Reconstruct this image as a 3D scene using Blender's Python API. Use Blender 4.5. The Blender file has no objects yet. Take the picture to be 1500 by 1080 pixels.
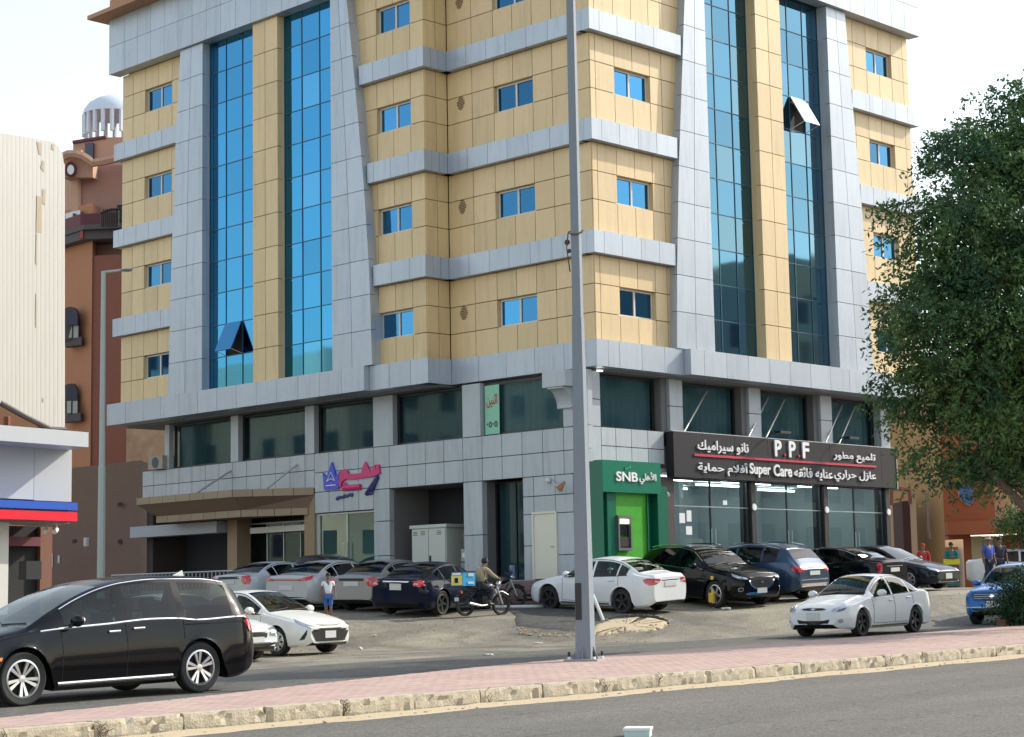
import bpy, math, random
import numpy as np
from mathutils import Vector, Matrix
from mathutils.bvhtree import BVHTree
random.seed(7)
RNG = np.random.default_rng(7)
scene = bpy.context.scene
COL = scene.collection
R = math.radians

# ------------------------------------------------------------------ camera
CAM = Vector((-40.257, -36.170, 1.30))
YAW, PITCH, ROLL, FPX = 0.777486, 0.122526, -0.01824, 2761.6
FW = Vector((math.cos(PITCH) * math.cos(YAW), math.cos(PITCH) * math.sin(YAW), math.sin(PITCH)))
RT0 = Vector((math.sin(YAW), -math.cos(YAW), 0))
UP0 = RT0.cross(FW)
RT = RT0 * math.cos(ROLL) + UP0 * math.sin(ROLL)
UP = -RT0 * math.sin(ROLL) + UP0 * math.cos(ROLL)
cam_data = bpy.data.cameras.new('camera')
cam = bpy.data.objects.new('camera', cam_data)
COL.objects.link(cam)
cam_data.sensor_width = 36.0
cam_data.lens = 36.0 * FPX / 1500.0
cam_data.clip_end = 2000
cam.matrix_world = Matrix(((RT.x, UP.x, -FW.x, CAM.x), (RT.y, UP.y, -FW.y, CAM.y), (RT.z, UP.z, -FW.z, CAM.z), (0, 0, 0, 1)))
scene.camera = cam

# ------------------------------------------------------------------ sky, sun, exposure
SUN_BETA, SUN_EL = 72.0, 34.0
sb, se = R(SUN_BETA), R(SUN_EL)
SUN = Vector((math.sin(sb) * math.cos(se), -math.cos(sb) * math.cos(se), math.sin(se)))
world = bpy.data.worlds.new("World")
scene.world = world
world.use_nodes = True
nt = world.node_tree
bg = nt.nodes['Background']
sky = nt.nodes.new('ShaderNodeTexSky')
sky.sky_type = 'NISHITA'
sky.sun_disc = False
sky.sun_elevation = se
sky.sun_rotation = math.atan2(SUN.x, SUN.y)
sky.air_density = 1.4
sky.dust_density = 1.2
sky.ozone_density = 1.0
sky.altitude = 0
hsv = nt.nodes.new('ShaderNodeHueSaturation')
hsv.inputs['Saturation'].default_value = 0.6
nt.links.new(sky.outputs[0], hsv.inputs['Color'])
nt.links.new(hsv.outputs[0], bg.inputs[0])
bg.inputs[1].default_value = 0.15
sun_data = bpy.data.lights.new('sun', 'SUN')
sun_data.energy = 2.7
sun_data.angle = R(0.6)
sun_data.color = (1.0, 0.93, 0.80)
sun = bpy.data.objects.new('sun', sun_data)
COL.objects.link(sun)
sun.rotation_euler = SUN.to_track_quat('Z', 'Y').to_euler()
scene.view_settings.view_transform = 'Standard'
scene.view_settings.look = 'None'
scene.view_settings.gamma = 1.0
scene.view_settings.use_curve_mapping = False
scene.view_settings.exposure = 0.88

# ------------------------------------------------------------------ helpers
def at(px, py, d):
    """the point of the place seen at that spot of the photograph, d metres off"""
    return CAM + (FW + RT * ((px - 750) / FPX) - UP * ((py - 540) / FPX)) * d

def road_z(x):
    return 0.03 + 0.0135 * (min(max(x, -60), 12) + 26)

def terr(x, y):
    t = 0.51 * x + 0.86 * (y + 7)
    P = ((-.5, 0), (2.5, .58), (6, .82), (11, 1.0))
    if t <= -.5: s = 0.0
    elif t >= 11: s = 1.0
    else:
        for (a, p), (b, q) in zip(P, P[1:]):
            if t <= b:
                s = p + (q - p) * (t - a) / (b - a); break
    s *= min(max((y + 8.4) / 1.6, 0), 1)
    return road_z(x) + 0.95 * s

_mats = {}
def mat(name, col, rough=0.6, noise=0.0, scale=4.0, metallic=0.0, bump=0.0, bscale=30.0, coat=0.0, rnd=0.0, spec=0.5, island=0.0, streak=None, col2=None, emit=None, estr=0, dirt=0.0, crack=0.0):
    if name in _mats:
        return _mats[name]
    m = bpy.data.materials.new(name)
    m.use_nodes = True
    n = m.node_tree.nodes; l = m.node_tree.links
    b = n['Principled BSDF']
    b.inputs['Base Color'].default_value = (*col, 1)
    b.inputs['Roughness'].default_value = rough
    b.inputs['Metallic'].default_value = metallic
    b.inputs['Specular IOR Level'].default_value = spec
    b.inputs['Coat Weight'].default_value = coat
    b.inputs['Coat Roughness'].default_value = 0.03
    if emit:
        b.inputs['Emission Color'].default_value = (*emit, 1)
        b.inputs['Emission Strength'].default_value = estr
    tc = None
    src = None
    if noise or bump or col2 or dirt or crack:
        g = n.new('ShaderNodeNewGeometry')
        mp = n.new('ShaderNodeMapping')
        l.new(g.outputs['Position'], mp.inputs[0])
        if streak:
            mp.inputs['Scale'].default_value = streak
        tc = mp.outputs[0]
    def val(factor_socket, amt, cur):
        mr = n.new('ShaderNodeMapRange')
        mr.inputs['To Min'].default_value = 1 - amt
        mr.inputs['To Max'].default_value = 1 + amt
        l.new(factor_socket, mr.inputs['Value'])
        mx = n.new('ShaderNodeVectorMath'); mx.operation = 'SCALE'
        if cur is None:
            mx.inputs[0].default_value = col
        else:
            l.new(cur, mx.inputs[0])
        l.new(mr.outputs[0], mx.inputs['Scale'])
        return mx.outputs[0]
    if noise or col2:
        t = n.new('ShaderNodeTexNoise')
        t.inputs['Scale'].default_value = scale
        t.inputs['Detail'].default_value = 6
        t.inputs['Roughness'].default_value = 0.62
        l.new(tc, t.inputs['Vector'])
        if col2:
            cr = n.new('ShaderNodeValToRGB')
            cr.color_ramp.elements[0].position = 0.38; cr.color_ramp.elements[0].color = (*col, 1)
            cr.color_ramp.elements[1].position = 0.62; cr.color_ramp.elements[1].color = (*col2, 1)
            l.new(t.outputs[0], cr.inputs[0]); src = cr.outputs[0]
        if noise:
            t2 = n.new('ShaderNodeTexNoise'); t2.inputs['Scale'].default_value = scale * 2.3; t2.inputs['Detail'].default_value = 8
            t2.inputs['Roughness'].default_value = 0.7
            l.new(tc, t2.inputs['Vector'])
            src = val(t2.outputs[0], noise, src)
    if dirt:
        mp2 = n.new('ShaderNodeMapping'); l.new(g.outputs['Position'], mp2.inputs[0]); mp2.inputs['Scale'].default_value = (1.7, 1.7, .16)
        td = n.new('ShaderNodeTexNoise'); td.inputs['Scale'].default_value = 2.2; td.inputs['Detail'].default_value = 7; td.inputs['Roughness'].default_value = .7
        l.new(mp2.outputs[0], td.inputs['Vector'])
        rd = n.new('ShaderNodeMapRange'); rd.inputs['From Min'].default_value = .50; rd.inputs['From Max'].default_value = .78; rd.inputs['To Min'].default_value = 1; rd.inputs['To Max'].default_value = 1 - dirt
        l.new(td.outputs[0], rd.inputs['Value'])
        sc = n.new('ShaderNodeVectorMath'); sc.operation = 'SCALE'; l.new(src, sc.inputs[0]); l.new(rd.outputs[0], sc.inputs['Scale']); src = sc.outputs[0]
    if crack:
        dn = n.new('ShaderNodeTexNoise'); dn.inputs['Scale'].default_value = 1.3; dn.inputs['Detail'].default_value = 4; l.new(g.outputs['Position'], dn.inputs['Vector'])
        ad = n.new('ShaderNodeVectorMath'); ad.operation = 'MULTIPLY_ADD'; ad.inputs[1].default_value = (1.1, 1.1, 0); l.new(dn.outputs['Color'], ad.inputs[0]); l.new(g.outputs['Position'], ad.inputs[2])
        vo = n.new('ShaderNodeTexVoronoi'); vo.feature = 'DISTANCE_TO_EDGE'; vo.inputs['Scale'].default_value = .38; l.new(ad.outputs[0], vo.inputs['Vector'])
        vr = n.new('ShaderNodeMapRange'); vr.inputs['From Min'].default_value = 0; vr.inputs['From Max'].default_value = .010; vr.inputs['To Min'].default_value = 1 - crack; vr.inputs['To Max'].default_value = 1; l.new(vo.outputs['Distance'], vr.inputs['Value'])
        ln = n.new('ShaderNodeTexNoise'); ln.inputs['Scale'].default_value = .22; ln.inputs['Detail'].default_value = 5; ln.inputs['Roughness'].default_value = .65
        ms = n.new('ShaderNodeMapping'); ms.inputs['Scale'].default_value = (.35, 2.2, 1); l.new(g.outputs['Position'], ms.inputs[0]); l.new(ms.outputs[0], ln.inputs['Vector'])
        lr = n.new('ShaderNodeMapRange'); lr.inputs['From Min'].default_value = .3; lr.inputs['From Max'].default_value = .7; lr.inputs['To Min'].default_value = .70; lr.inputs['To Max'].default_value = 1.22; l.new(ln.outputs[0], lr.inputs['Value'])
        gn = n.new('ShaderNodeTexNoise'); gn.inputs['Scale'].default_value = 34; gn.inputs['Detail'].default_value = 2; l.new(g.outputs['Position'], gn.inputs['Vector'])
        gr_ = n.new('ShaderNodeMapRange'); gr_.inputs['From Min'].default_value = .3; gr_.inputs['From Max'].default_value = .7; gr_.inputs['To Min'].default_value = .50; gr_.inputs['To Max'].default_value = 1.50; l.new(gn.outputs[0], gr_.inputs['Value'])
        for q in (vr, lr, gr_):
            sc = n.new('ShaderNodeVectorMath'); sc.operation = 'SCALE'; l.new(src, sc.inputs[0]); l.new(q.outputs[0], sc.inputs['Scale']); src = sc.outputs[0]
    if rnd:
        oi = n.new('ShaderNodeObjectInfo')
        src = val(oi.outputs['Random'], rnd, src)
    if island:
        g2 = n.new('ShaderNodeNewGeometry')
        src = val(g2.outputs['Random Per Island'], island, src)
    if src is not None:
        l.new(src, b.inputs['Base Color'])
    if bump:
        t3 = n.new('ShaderNodeTexNoise'); t3.inputs['Scale'].default_value = bscale; t3.inputs['Detail'].default_value = 5
        l.new(tc, t3.inputs['Vector'])
        bp = n.new('ShaderNodeBump'); bp.inputs['Strength'].default_value = bump; bp.inputs['Distance'].default_value = 0.02
        l.new(t3.outputs[0], bp.inputs['Height']); l.new(bp.outputs[0], b.inputs['Normal'])
    _mats[name] = m
    return m

def glass_mat(name, tint, gloss=(1, 1, 1), rough=0.0, base=0.04, gain=1.0):
    """clear or tinted sheet: seen through, with a mirror image that grows at a slant"""
    if name in _mats:
        return _mats[name]
    m = bpy.data.materials.new(name); m.use_nodes = True
    n = m.node_tree.nodes; l = m.node_tree.links
    n.remove(n['Principled BSDF'])
    out = n['Material Output']
    tr = n.new('ShaderNodeBsdfTransparent'); tr.inputs[0].default_value = (*tint, 1)
    gl = n.new('ShaderNodeBsdfGlossy'); gl.inputs['Color'].default_value = (*gloss, 1); gl.inputs['Roughness'].default_value = rough
    ge = n.new('ShaderNodeNewGeometry'); dt = n.new('ShaderNodeVectorMath'); dt.operation = 'DOT_PRODUCT'
    l.new(ge.outputs['Incoming'], dt.inputs[0]); l.new(ge.outputs['Normal'], dt.inputs[1])
    ab = n.new('ShaderNodeMath'); ab.operation = 'ABSOLUTE'; l.new(dt.outputs['Value'], ab.inputs[0])
    om = n.new('ShaderNodeMath'); om.operation = 'SUBTRACT'; om.inputs[0].default_value = 1.0; l.new(ab.outputs[0], om.inputs[1])
    fr = n.new('ShaderNodeMath'); fr.operation = 'POWER'; fr.inputs[1].default_value = 5.0; l.new(om.outputs[0], fr.inputs[0])
    ma = n.new('ShaderNodeMath'); ma.operation = 'MULTIPLY_ADD'; ma.inputs[1].default_value = gain; ma.inputs[2].default_value = base
    ma.use_clamp = True
    l.new(fr.outputs[0], ma.inputs[0])
    mx = n.new('ShaderNodeMixShader')
    l.new(ma.outputs[0], mx.inputs[0]); l.new(tr.outputs[0], mx.inputs[1]); l.new(gl.outputs[0], mx.inputs[2])
    l.new(mx.outputs[0], out.inputs[0])
    _mats[name] = m
    return m

def link(o, parent=None):
    COL.objects.link(o)
    if parent is not None:
        o.parent = parent
    return o

def mk(name, verts, faces, m, parent=None, smooth=False, fmat=None, loc=None, sharp=None):
    me = bpy.data.meshes.new(name)
    me.from_pydata([tuple(v) for v in verts], [], faces)
    for mm in (m if isinstance(m, (list, tuple)) else [m]):
        me.materials.append(mm)
    if fmat:
        me.polygons.foreach_set('material_index', fmat)
    if smooth:
        me.polygons.foreach_set('use_smooth', [True] * len(me.polygons))
        if sharp:
            me.set_sharp_from_angle(angle=R(sharp))
    me.update()
    o = bpy.data.objects.new(name, me)
    if loc is not None:
        o.location = loc
    return link(o, parent)

def empty(name, loc=(0, 0, 0), rz=0.0, label=None, cat=None, group=None):
    o = bpy.data.objects.new(name, None)
    o.location = loc; o.rotation_euler = (0, 0, rz)
    o.empty_display_size = 0.3
    link(o)
    tag(o, label, cat, group)
    return o

def tag(o, label=None, cat=None, group=None, kind=None):
    if label: o['label'] = label
    if cat: o['category'] = cat
    if group: o['group'] = group
    if kind: o['kind'] = kind
    return o

BF = [(0, 3, 2, 1), (4, 5, 6, 7), (0, 1, 5, 4), (1, 2, 6, 5), (2, 3, 7, 6), (3, 0, 4, 7)]
_boxes = {}
def box(name, x0, x1, y0, y1, z0, z1, m, parent=None, share=True):
    x0, x1 = min(x0, x1), max(x0, x1); y0, y1 = min(y0, y1), max(y0, y1); z0, z1 = min(z0, z1), max(z0, z1)
    key = (round(x1 - x0, 3), round(y1 - y0, 3), round(z1 - z0, 3), m.name)
    me = _boxes.get(key) if share else None
    if me is None:
        a, b, c = key[0] / 2, key[1] / 2, key[2] / 2
        v = [(-a, -b, -c), (a, -b, -c), (a, b, -c), (-a, b, -c), (-a, -b, c), (a, -b, c), (a, b, c), (-a, b, c)]
        me = bpy.data.meshes.new(name); me.from_pydata(v, [], BF); me.materials.append(m); me.update()
        _boxes[key] = me
    o = bpy.data.objects.new(name, me)
    o.location = ((x0 + x1) / 2, (y0 + y1) / 2, (z0 + z1) / 2)
    return link(o, parent)

class MB:
    """collects shapes that end up as one mesh"""
    def __init__(s): s.v = []; s.f = []; s.m = []
    def add(s, v, f, mi=0):
        k = len(s.v); s.v += [tuple(p) for p in v]; s.f += [tuple(i + k for i in q) for q in f]; s.m += [mi] * len(f)
        return s
    def box(s, x0, x1, y0, y1, z0, z1, mi=0):
        return s.add([(x0, y0, z0), (x1, y0, z0), (x1, y1, z0), (x0, y1, z0), (x0, y0, z1), (x1, y0, z1), (x1, y1, z1), (x0, y1, z1)], BF, mi)
    def tube(s, pts, r, n=8, mi=0, caps=True):
        pts = [Vector(p) for p in pts]
        rs = r if isinstance(r, (list, tuple)) else [r] * len(pts)
        v = []; f = []
        prev = None
        for i, p in enumerate(pts):
            t = (pts[min(i + 1, len(pts) - 1)] - pts[max(i - 1, 0)]).normalized()
            a = t.cross(Vector((0, 0, 1)))
            if a.length < 0.05: a = t.cross(Vector((1, 0, 0)))
            a.normalize()
            if prev is not None and a.dot(prev) < 0: a = -a
            prev = a
            b = t.cross(a)
            for k in range(n):
                an = 2 * math.pi * k / n
                v.append(p + a * (math.cos(an) * rs[i]) + b * (math.sin(an) * rs[i]))
        for i in range(len(pts) - 1):
            for k in range(n):
                f.append((i * n + k, i * n + (k + 1) % n, (i + 1) * n + (k + 1) % n, (i + 1) * n + k))
        if caps:
            f.append(tuple(range(n - 1, -1, -1))); f.append(tuple((len(pts) - 1) * n + k for k in range(n)))
        return s.add(v, f, mi)
    def prism(s, poly, z0, z1, mi=0):
        n = len(poly)
        z0 = z0 if isinstance(z0, (list, tuple)) else [z0] * n
        z1 = z1 if isinstance(z1, (list, tuple)) else [z1] * n
        v = [(p[0], p[1], z) for p, z in zip(poly, z0)] + [(p[0], p[1], z) for p, z in zip(poly, z1)]
        f = [tuple(range(n - 1, -1, -1)), tuple(range(n, 2 * n))] + [(i, (i + 1) % n, n + (i + 1) % n, n + i) for i in range(n)]
        return s.add(v, f, mi)
    def lathe(s, prof, n=24, c=(0, 0, 0), axis='z', mi=0):
        v = []; f = []
        for (r, h) in prof:
            for k in range(n):
                a = 2 * math.pi * k / n
                p = (r * math.cos(a), r * math.sin(a), h)
                if axis == 'y': p = (p[0], p[2], p[1])
                if axis == 'x': p = (p[2], p[0], p[1])
                v.append((p[0] + c[0], p[1] + c[1], p[2] + c[2]))
        for i in range(len(prof) - 1):
            for k in range(n):
                q = (i * n + k, i * n + (k + 1) % n, (i + 1) * n + (k + 1) % n, (i + 1) * n + k)
                f.append(q if axis != 'y' else q[::-1])
        return s.add(v, f, mi)
    def ball(s, c, r, n=10, mi=0):
        r = r if isinstance(r, (list, tuple)) else (r, r, r)
        v = []; f = []
        m = n // 2 + 1
        for i in range(m + 1):
            th = math.pi * i / m
            for k in range(n):
                a = 2 * math.pi * k / n
                v.append((c[0] + r[0] * math.sin(th) * math.cos(a), c[1] + r[1] * math.sin(th) * math.sin(a), c[2] + r[2] * math.cos(th)))
        for i in range(m):
            for k in range(n):
                f.append((i * n + k, (i + 1) * n + k, (i + 1) * n + (k + 1) % n, i * n + (k + 1) % n))
        return s.add(v, f, mi)
    def obj(s, name, m, parent=None, smooth=False, sharp=35, loc=None):
        return mk(name, s.v, s.f, m, parent, smooth, s.m if isinstance(m, (list, tuple)) else None, loc, sharp if smooth else None)

def interp(tab, x):
    if x <= tab[0][0]: return tab[0][1]
    for (a, p), (b, q) in zip(tab, tab[1:]):
        if x <= b:
            return p + (q - p) * (x - a) / (b - a)
    return tab[-1][1]

def smooth_interp(tab, x):
    """monotone-ish cubic through the table"""
    if x <= tab[0][0]: return tab[0][1]
    if x >= tab[-1][0]: return tab[-1][1]
    n = len(tab)
    def sl(i):
        if i <= 0: return (tab[1][1] - tab[0][1]) / (tab[1][0] - tab[0][0])
        if i >= n - 1: return (tab[-1][1] - tab[-2][1]) / (tab[-1][0] - tab[-2][0])
        a = (tab[i][1] - tab[i - 1][1]) / (tab[i][0] - tab[i - 1][0]); b = (tab[i + 1][1] - tab[i][1]) / (tab[i + 1][0] - tab[i][0])
        if a * b <= 0: return 0.0
        return 2 * a * b / (a + b)
    for i in range(n - 1):
        if x <= tab[i + 1][0]:
            h = tab[i + 1][0] - tab[i][0]; t = (x - tab[i][0]) / h
            return ((2 * t ** 3 - 3 * t * t + 1) * tab[i][1] + (t ** 3 - 2 * t * t + t) * h * sl(i) + (-2 * t ** 3 + 3 * t * t) * tab[i + 1][1] + (t ** 3 - t * t) * h * sl(i + 1))

# Arabic letters need their joined forms, and right-to-left order
AR = {'ا': (0xFE8D, 2), 'أ': (0xFE83, 2), 'ب': (0xFE8F, 4), 'ة': (0xFE93, 2), 'ت': (0xFE95, 4), 'ث': (0xFE99, 4), 'ح': (0xFEA1, 4), 'د': (0xFEA9, 2),
      'ر': (0xFEAD, 2), 'ز': (0xFEAF, 2), 'س': (0xFEB1, 4), 'ط': (0xFEC1, 4), 'ع': (0xFEC9, 4), 'ف': (0xFED1, 4), 'ق': (0xFED5, 4), 'ك': (0xFED9, 4),
      'ل': (0xFEDD, 4), 'م': (0xFEE1, 4), 'ن': (0xFEE5, 4), 'ه': (0xFEE9, 4), 'و': (0xFEED, 2), 'ي': (0xFEF1, 4), 'ئ': (0xFE89, 4), '\ufefb': (0xFEFB, 2), '\ufef7': (0xFEF7, 2)}
def arabic(t):
    t = t.replace('لا', '\ufefb').replace('لأ', '\ufef7')
    out = []
    for i, c in enumerate(t):
        if c not in AR:
            out.append(c); continue
        base, k = AR[c]
        prev = i > 0 and t[i - 1] in AR and AR[t[i - 1]][1] == 4
        nxt = k == 4 and i + 1 < len(t) and t[i + 1] in AR
        out.append(chr(base + (3 if prev and nxt else 2 if nxt else 1 if prev else 0)))
    return ''.join(reversed(out))

def text(name, s, origin, ux, uz, width, height, m, parent=None, ext=0.03, bold=0.0):
    """raised lettering that fills width x height; ux along the line, uz up"""
    cu = bpy.data.curves.new(name, 'FONT')
    cu.body = s; cu.size = 1.0; cu.extrude = 0.01; cu.offset = bold
    cu.resolution_u = 3
    tmp = bpy.data.objects.new(name, cu)
    COL.objects.link(tmp)
    dg = bpy.context.evaluated_depsgraph_get()
    me = bpy.data.meshes.new_from_object(tmp.evaluated_get(dg))
    bpy.data.objects.remove(tmp); bpy.data.curves.remove(cu)
    n = len(me.vertices)
    co = np.empty(n * 3); me.vertices.foreach_get('co', co); co = co.reshape(-1, 3)
    lo, hi = co.min(0), co.max(0)
    p = (co - lo) / np.maximum(hi - lo, 1e-6)
    ux = np.array(ux, float); uz = np.array(uz, float); nn = np.cross(ux, uz)
    w = p[:, :1] * width * ux + p[:, 1:2] * height * uz + (p[:, 2:3]) * ext * nn
    me.vertices.foreach_set('co', w.ravel()); me.update()
    me.materials.clear(); me.materials.append(m)
    o = bpy.data.objects.new(name, me); o.location = origin
    return link(o, parent)
# ------------------------------------------------------------------ materials
M = {}
M['beige'] = mat('beige_panel', (0.69, 0.51, 0.275), 0.42, noise=0.07, scale=1.6, rnd=0.07, dirt=.22, bump=0.05, bscale=0.6)
M['beige_dk'] = mat('beige_joint', (0.16, 0.10, 0.045), 0.8)
M['grey'] = mat('silver_panel', (0.435, 0.478, 0.535), 0.36, noise=0.07, scale=1.4, rnd=0.06, dirt=.25, metallic=0.25, bump=0.05, bscale=0.6)
M['grey_dk'] = mat('joint_grey', (0.10, 0.105, 0.11), 0.8)
M['base_grey'] = mat('pale_grey_panel', (0.42, 0.455, 0.48), 0.45, noise=0.10, scale=1.2, rnd=0.05, dirt=.25, metallic=0.1, bump=0.05, bscale=0.6)
M['core'] = mat('core_wall', (0.10, 0.085, 0.06), 0.9)
M['soffit'] = mat('soffit', (0.20, 0.20, 0.20), 0.7, noise=0.1)
M['brown_soffit'] = mat('eave_brown', (0.42, 0.22, 0.12), 0.7, noise=0.1)
M['blue_glass'] = mat('mirror_glass_blue', (0.045, 0.225, 0.405), 0.03, metallic=1.0, rnd=0.10, bump=0.03, bscale=0.35)
M['blue_glass_pale'] = mat('mirror_glass_blue_pale', (0.07, 0.27, 0.45), 0.04, metallic=1.0, rnd=0.12, bump=0.03, bscale=0.35)
M['blue_glass_r'] = mat('mirror_glass_bright_sky', (0.075, 0.175, 0.25), 0.03, metallic=1.0, rnd=0.12, bump=0.03, bscale=0.35)  # same glass as the left, recoloured for the brighter sky it mirrors
M['glass_r_pale'] = mat('mirror_glass_bright_sky_pale', (0.105, 0.195, 0.245), 0.05, metallic=1.0, rnd=0.12, bump=0.03, bscale=0.35)  # paler pane of it, sky reflection put into the colour
M['win_glass'] = mat('window_glass_blue', (0.04, 0.155, 0.29), 0.03, metallic=1.0, rnd=0.45, bump=0.03, bscale=0.4)
M['mullion'] = mat('mullion_dark_blue', (0.015, 0.085, 0.15), 0.4)
M['white_frame'] = mat('white_aluminium', (0.62, 0.60, 0.57), 0.4)
M['white'] = mat('white_paint', (0.74, 0.74, 0.72), 0.5, noise=0.06, scale=2)
M['black'] = mat('black_plastic', (0.012, 0.012, 0.013), 0.45)
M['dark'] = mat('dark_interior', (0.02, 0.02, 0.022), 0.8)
M['room'] = mat('room_wall', (0.62, 0.66, 0.67), 0.8, noise=0.1)
M['room_floor'] = mat('room_floor', (0.20, 0.20, 0.19), 0.4)
M['mezz_glass'] = glass_mat('mezzanine_glass', (0.52, 0.63, 0.65), (0.35, 0.45, 0.5), 0.03, 0.07, 0.8)
M['shop_glass'] = glass_mat('shop_glass', (0.60, 0.68, 0.68), (0.9, 0.95, 0.95), 0.0, 0.05, 1.1)
M['door_glass'] = glass_mat('door_glass', (0.55, 0.72, 0.70), (0.9, 0.95, 0.95), 0.0, 0.10, 1.3)
M['curtain'] = mat('curtain_cloth', (0.62, 0.68, 0.67), 0.9, noise=0.2, scale=1, streak=(4, 4, 0.2))
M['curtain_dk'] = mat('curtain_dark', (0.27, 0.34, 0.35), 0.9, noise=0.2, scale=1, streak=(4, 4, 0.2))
M['steel'] = mat('galvanised_steel', (0.42, 0.45, 0.45), 0.42, noise=0.14, scale=3, metallic=0.6, streak=(3, 3, 0.5))
M['rod'] = mat('rod_steel', (0.45, 0.45, 0.44), 0.4, metallic=0.5)
M['sign_black'] = mat('sign_black', (0.030, 0.027, 0.032), 0.5, spec=.2, noise=0.1, rnd=0.08)
M['letter_white'] = mat('letter_white', (0.80, 0.80, 0.80), 0.5)
M['red'] = mat('red_strip', (0.55, 0.03, 0.07), 0.4)
M['green_dk'] = mat('kiosk_green_dark', (0.006, 0.13, 0.075), 0.3, noise=0.05)
M['green'] = mat('kiosk_green_bright', (0.05, 0.36, 0.015), 0.4, noise=0.35, scale=1.8)
M['magenta'] = mat('sign_magenta', (0.60, 0.03, 0.16), 0.4)
M['blue_sign'] = mat('sign_blue', (0.05, 0.08, 0.55), 0.35)
M['navy'] = mat('sign_navy', (0.04, 0.04, 0.16), 0.4)
M['poster'] = mat('poster_green', (0.26, 0.55, 0.38), 0.7, noise=0.12)
M['door_cream'] = mat('door_cream', (0.70, 0.68, 0.55), 0.5, noise=0.05)
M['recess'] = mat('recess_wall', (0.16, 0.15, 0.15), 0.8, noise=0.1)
M['cabinet'] = mat('cabinet_beige', (0.50, 0.53, 0.47), 0.5, noise=0.06)
M['stair'] = mat('stair_tile', (0.21, 0.13, 0.115), 0.6, noise=0.18, scale=6)
M['tube'] = mat('lit_tube', (1, 1, 1), emit=(0.9, 0.95, 1.0), estr=13.0)
M['downlight'] = mat('downlight_glow', (1, 1, 1), emit=(1, 1, .95), estr=1.2)
M['asphalt'] = mat('asphalt_near', (0.112, 0.104, 0.087), 0.85, noise=0.22, scale=9, crack=.45, bump=0.6, bscale=60, col2=(0.140, 0.130, 0.110))
M['asphalt_far'] = mat('asphalt_far', (0.09, 0.088, 0.078), 0.85, noise=0.2, scale=3, crack=.4, bump=0.5, bscale=40, col2=(0.12, 0.115, 0.10))
M['lot'] = mat('dusty_lot', (0.135, 0.125, 0.105), 0.92, noise=0.25, scale=.55, crack=.3, bump=0.6, bscale=14, col2=(0.265, 0.235, 0.175))
M['lot_dark'] = mat('lot_asphalt_patch', (0.05, 0.05, 0.05), 0.9, noise=0.3, scale=5, bump=0.6, bscale=30, col2=(0.085, 0.08, 0.073))
M['sand'] = mat('sand', (0.47, 0.38, 0.25), 0.95, noise=0.2, scale=5, bump=0.5, bscale=40)
M['kerb'] = mat('kerb_concrete', (0.44, 0.375, 0.27), 0.92, noise=0.30, scale=26, dirt=.25, bump=0.6, bscale=38, col2=(0.49, 0.425, 0.315))
M['paver'] = mat('pink_paver', (0.43, 0.295, 0.26), 0.88, noise=0.16, scale=.9, island=0.08, dirt=.15, col2=(0.46, 0.325, 0.275))
M['paver_bed'] = mat('paver_bed', (0.42, 0.29, 0.24), 0.95, noise=0.15)

# ------------------------------------------------------------------ ground
def grid_sheet(name, xs, ys, zf, m, parent=None, kind='structure', inside=None):
    v = [(x, y, zf(x, y)) for y in ys for x in xs]
    nx = len(xs); f = []
    for j in range(len(ys) - 1):
        for i in range(nx - 1):
            if inside is None or inside((xs[i] + xs[i + 1]) / 2, (ys[j] + ys[j + 1]) / 2):
                f.append((j * nx + i, j * nx + i + 1, (j + 1) * nx + i + 1, (j + 1) * nx + i))
    o = mk(name, v, f, m, parent, True)
    if kind: o['kind'] = kind
    return o
def steps(a, b, s):
    n = max(1, int(round((b - a) / s))); return [a + (b - a) * i / n for i in range(n + 1)]
FAR = [(-60, -19.0), (-34, -18.9), (-30, -17.7), (-26.6, -16.75), (-22.7, -15.5), (-19.1, -14.6), (-16, -14.1), (-13, -13.8), (60, -13.8)]
def far_edge(x): return interp(FAR, x)
wob = lambda x, y: 0.012 * math.sin(x * 1.7 + y) + 0.01 * math.sin(y * 2.3 - x * .6)
gx = steps(-400, -60, 20)[:-1] + steps(-60, -20, 2)[:-1] + steps(-20, 22, 0.6)[:-1] + steps(22, 60, 2)[:-1] + steps(60, 700, 20)
gy = steps(-400, -24, 20)[:-1] + steps(-24, -9, 1)[:-1] + steps(-9, 12, 0.5)[:-1] + steps(12, 60, 2)[:-1] + steps(60, 900, 20)
grid_sheet('ground', gx, gy, lambda x, y: terr(x, y) - 0.035 + (wob(x, y) if y > -6 else -0.01), M['lot'])
grid_sheet('near_road', steps(-60, 60, 2), steps(-34, -19.5, 1), lambda x, y: road_z(x) - 0.03, M['asphalt'])
grid_sheet('far_road', steps(-60, 60, 1.0), steps(-19, -7.6, 0.57), lambda x, y: terr(x, y) - 0.02, M['asphalt_far'])
# sand drifted against the kerb foot
rs = random.Random(3)
vs = []; fs = []
xs = steps(-40, 14, 0.25)
for i, x in enumerate(xs):
    w = 0.24 + 0.07 * math.sin(x * 1.9) + rs.uniform(-.05, .05)
    z = road_z(x) - 0.03
    vs += [(x, -19.49, z + 0.03 + rs.uniform(0, .015)), (x, -19.53 - w * .4, z + 0.012), (x, -19.53 - w, z + 0.003), (x, -19.56 - w, z - 0.01)]
for i in range(len(xs) - 1):
    for k in range(3):
        a = i * 4 + k; fs.append((a + 1, a, a + 4, a + 5))
tag(mk('drifted_sand', vs, fs, M['sand'], None, True), kind='stuff')

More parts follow.
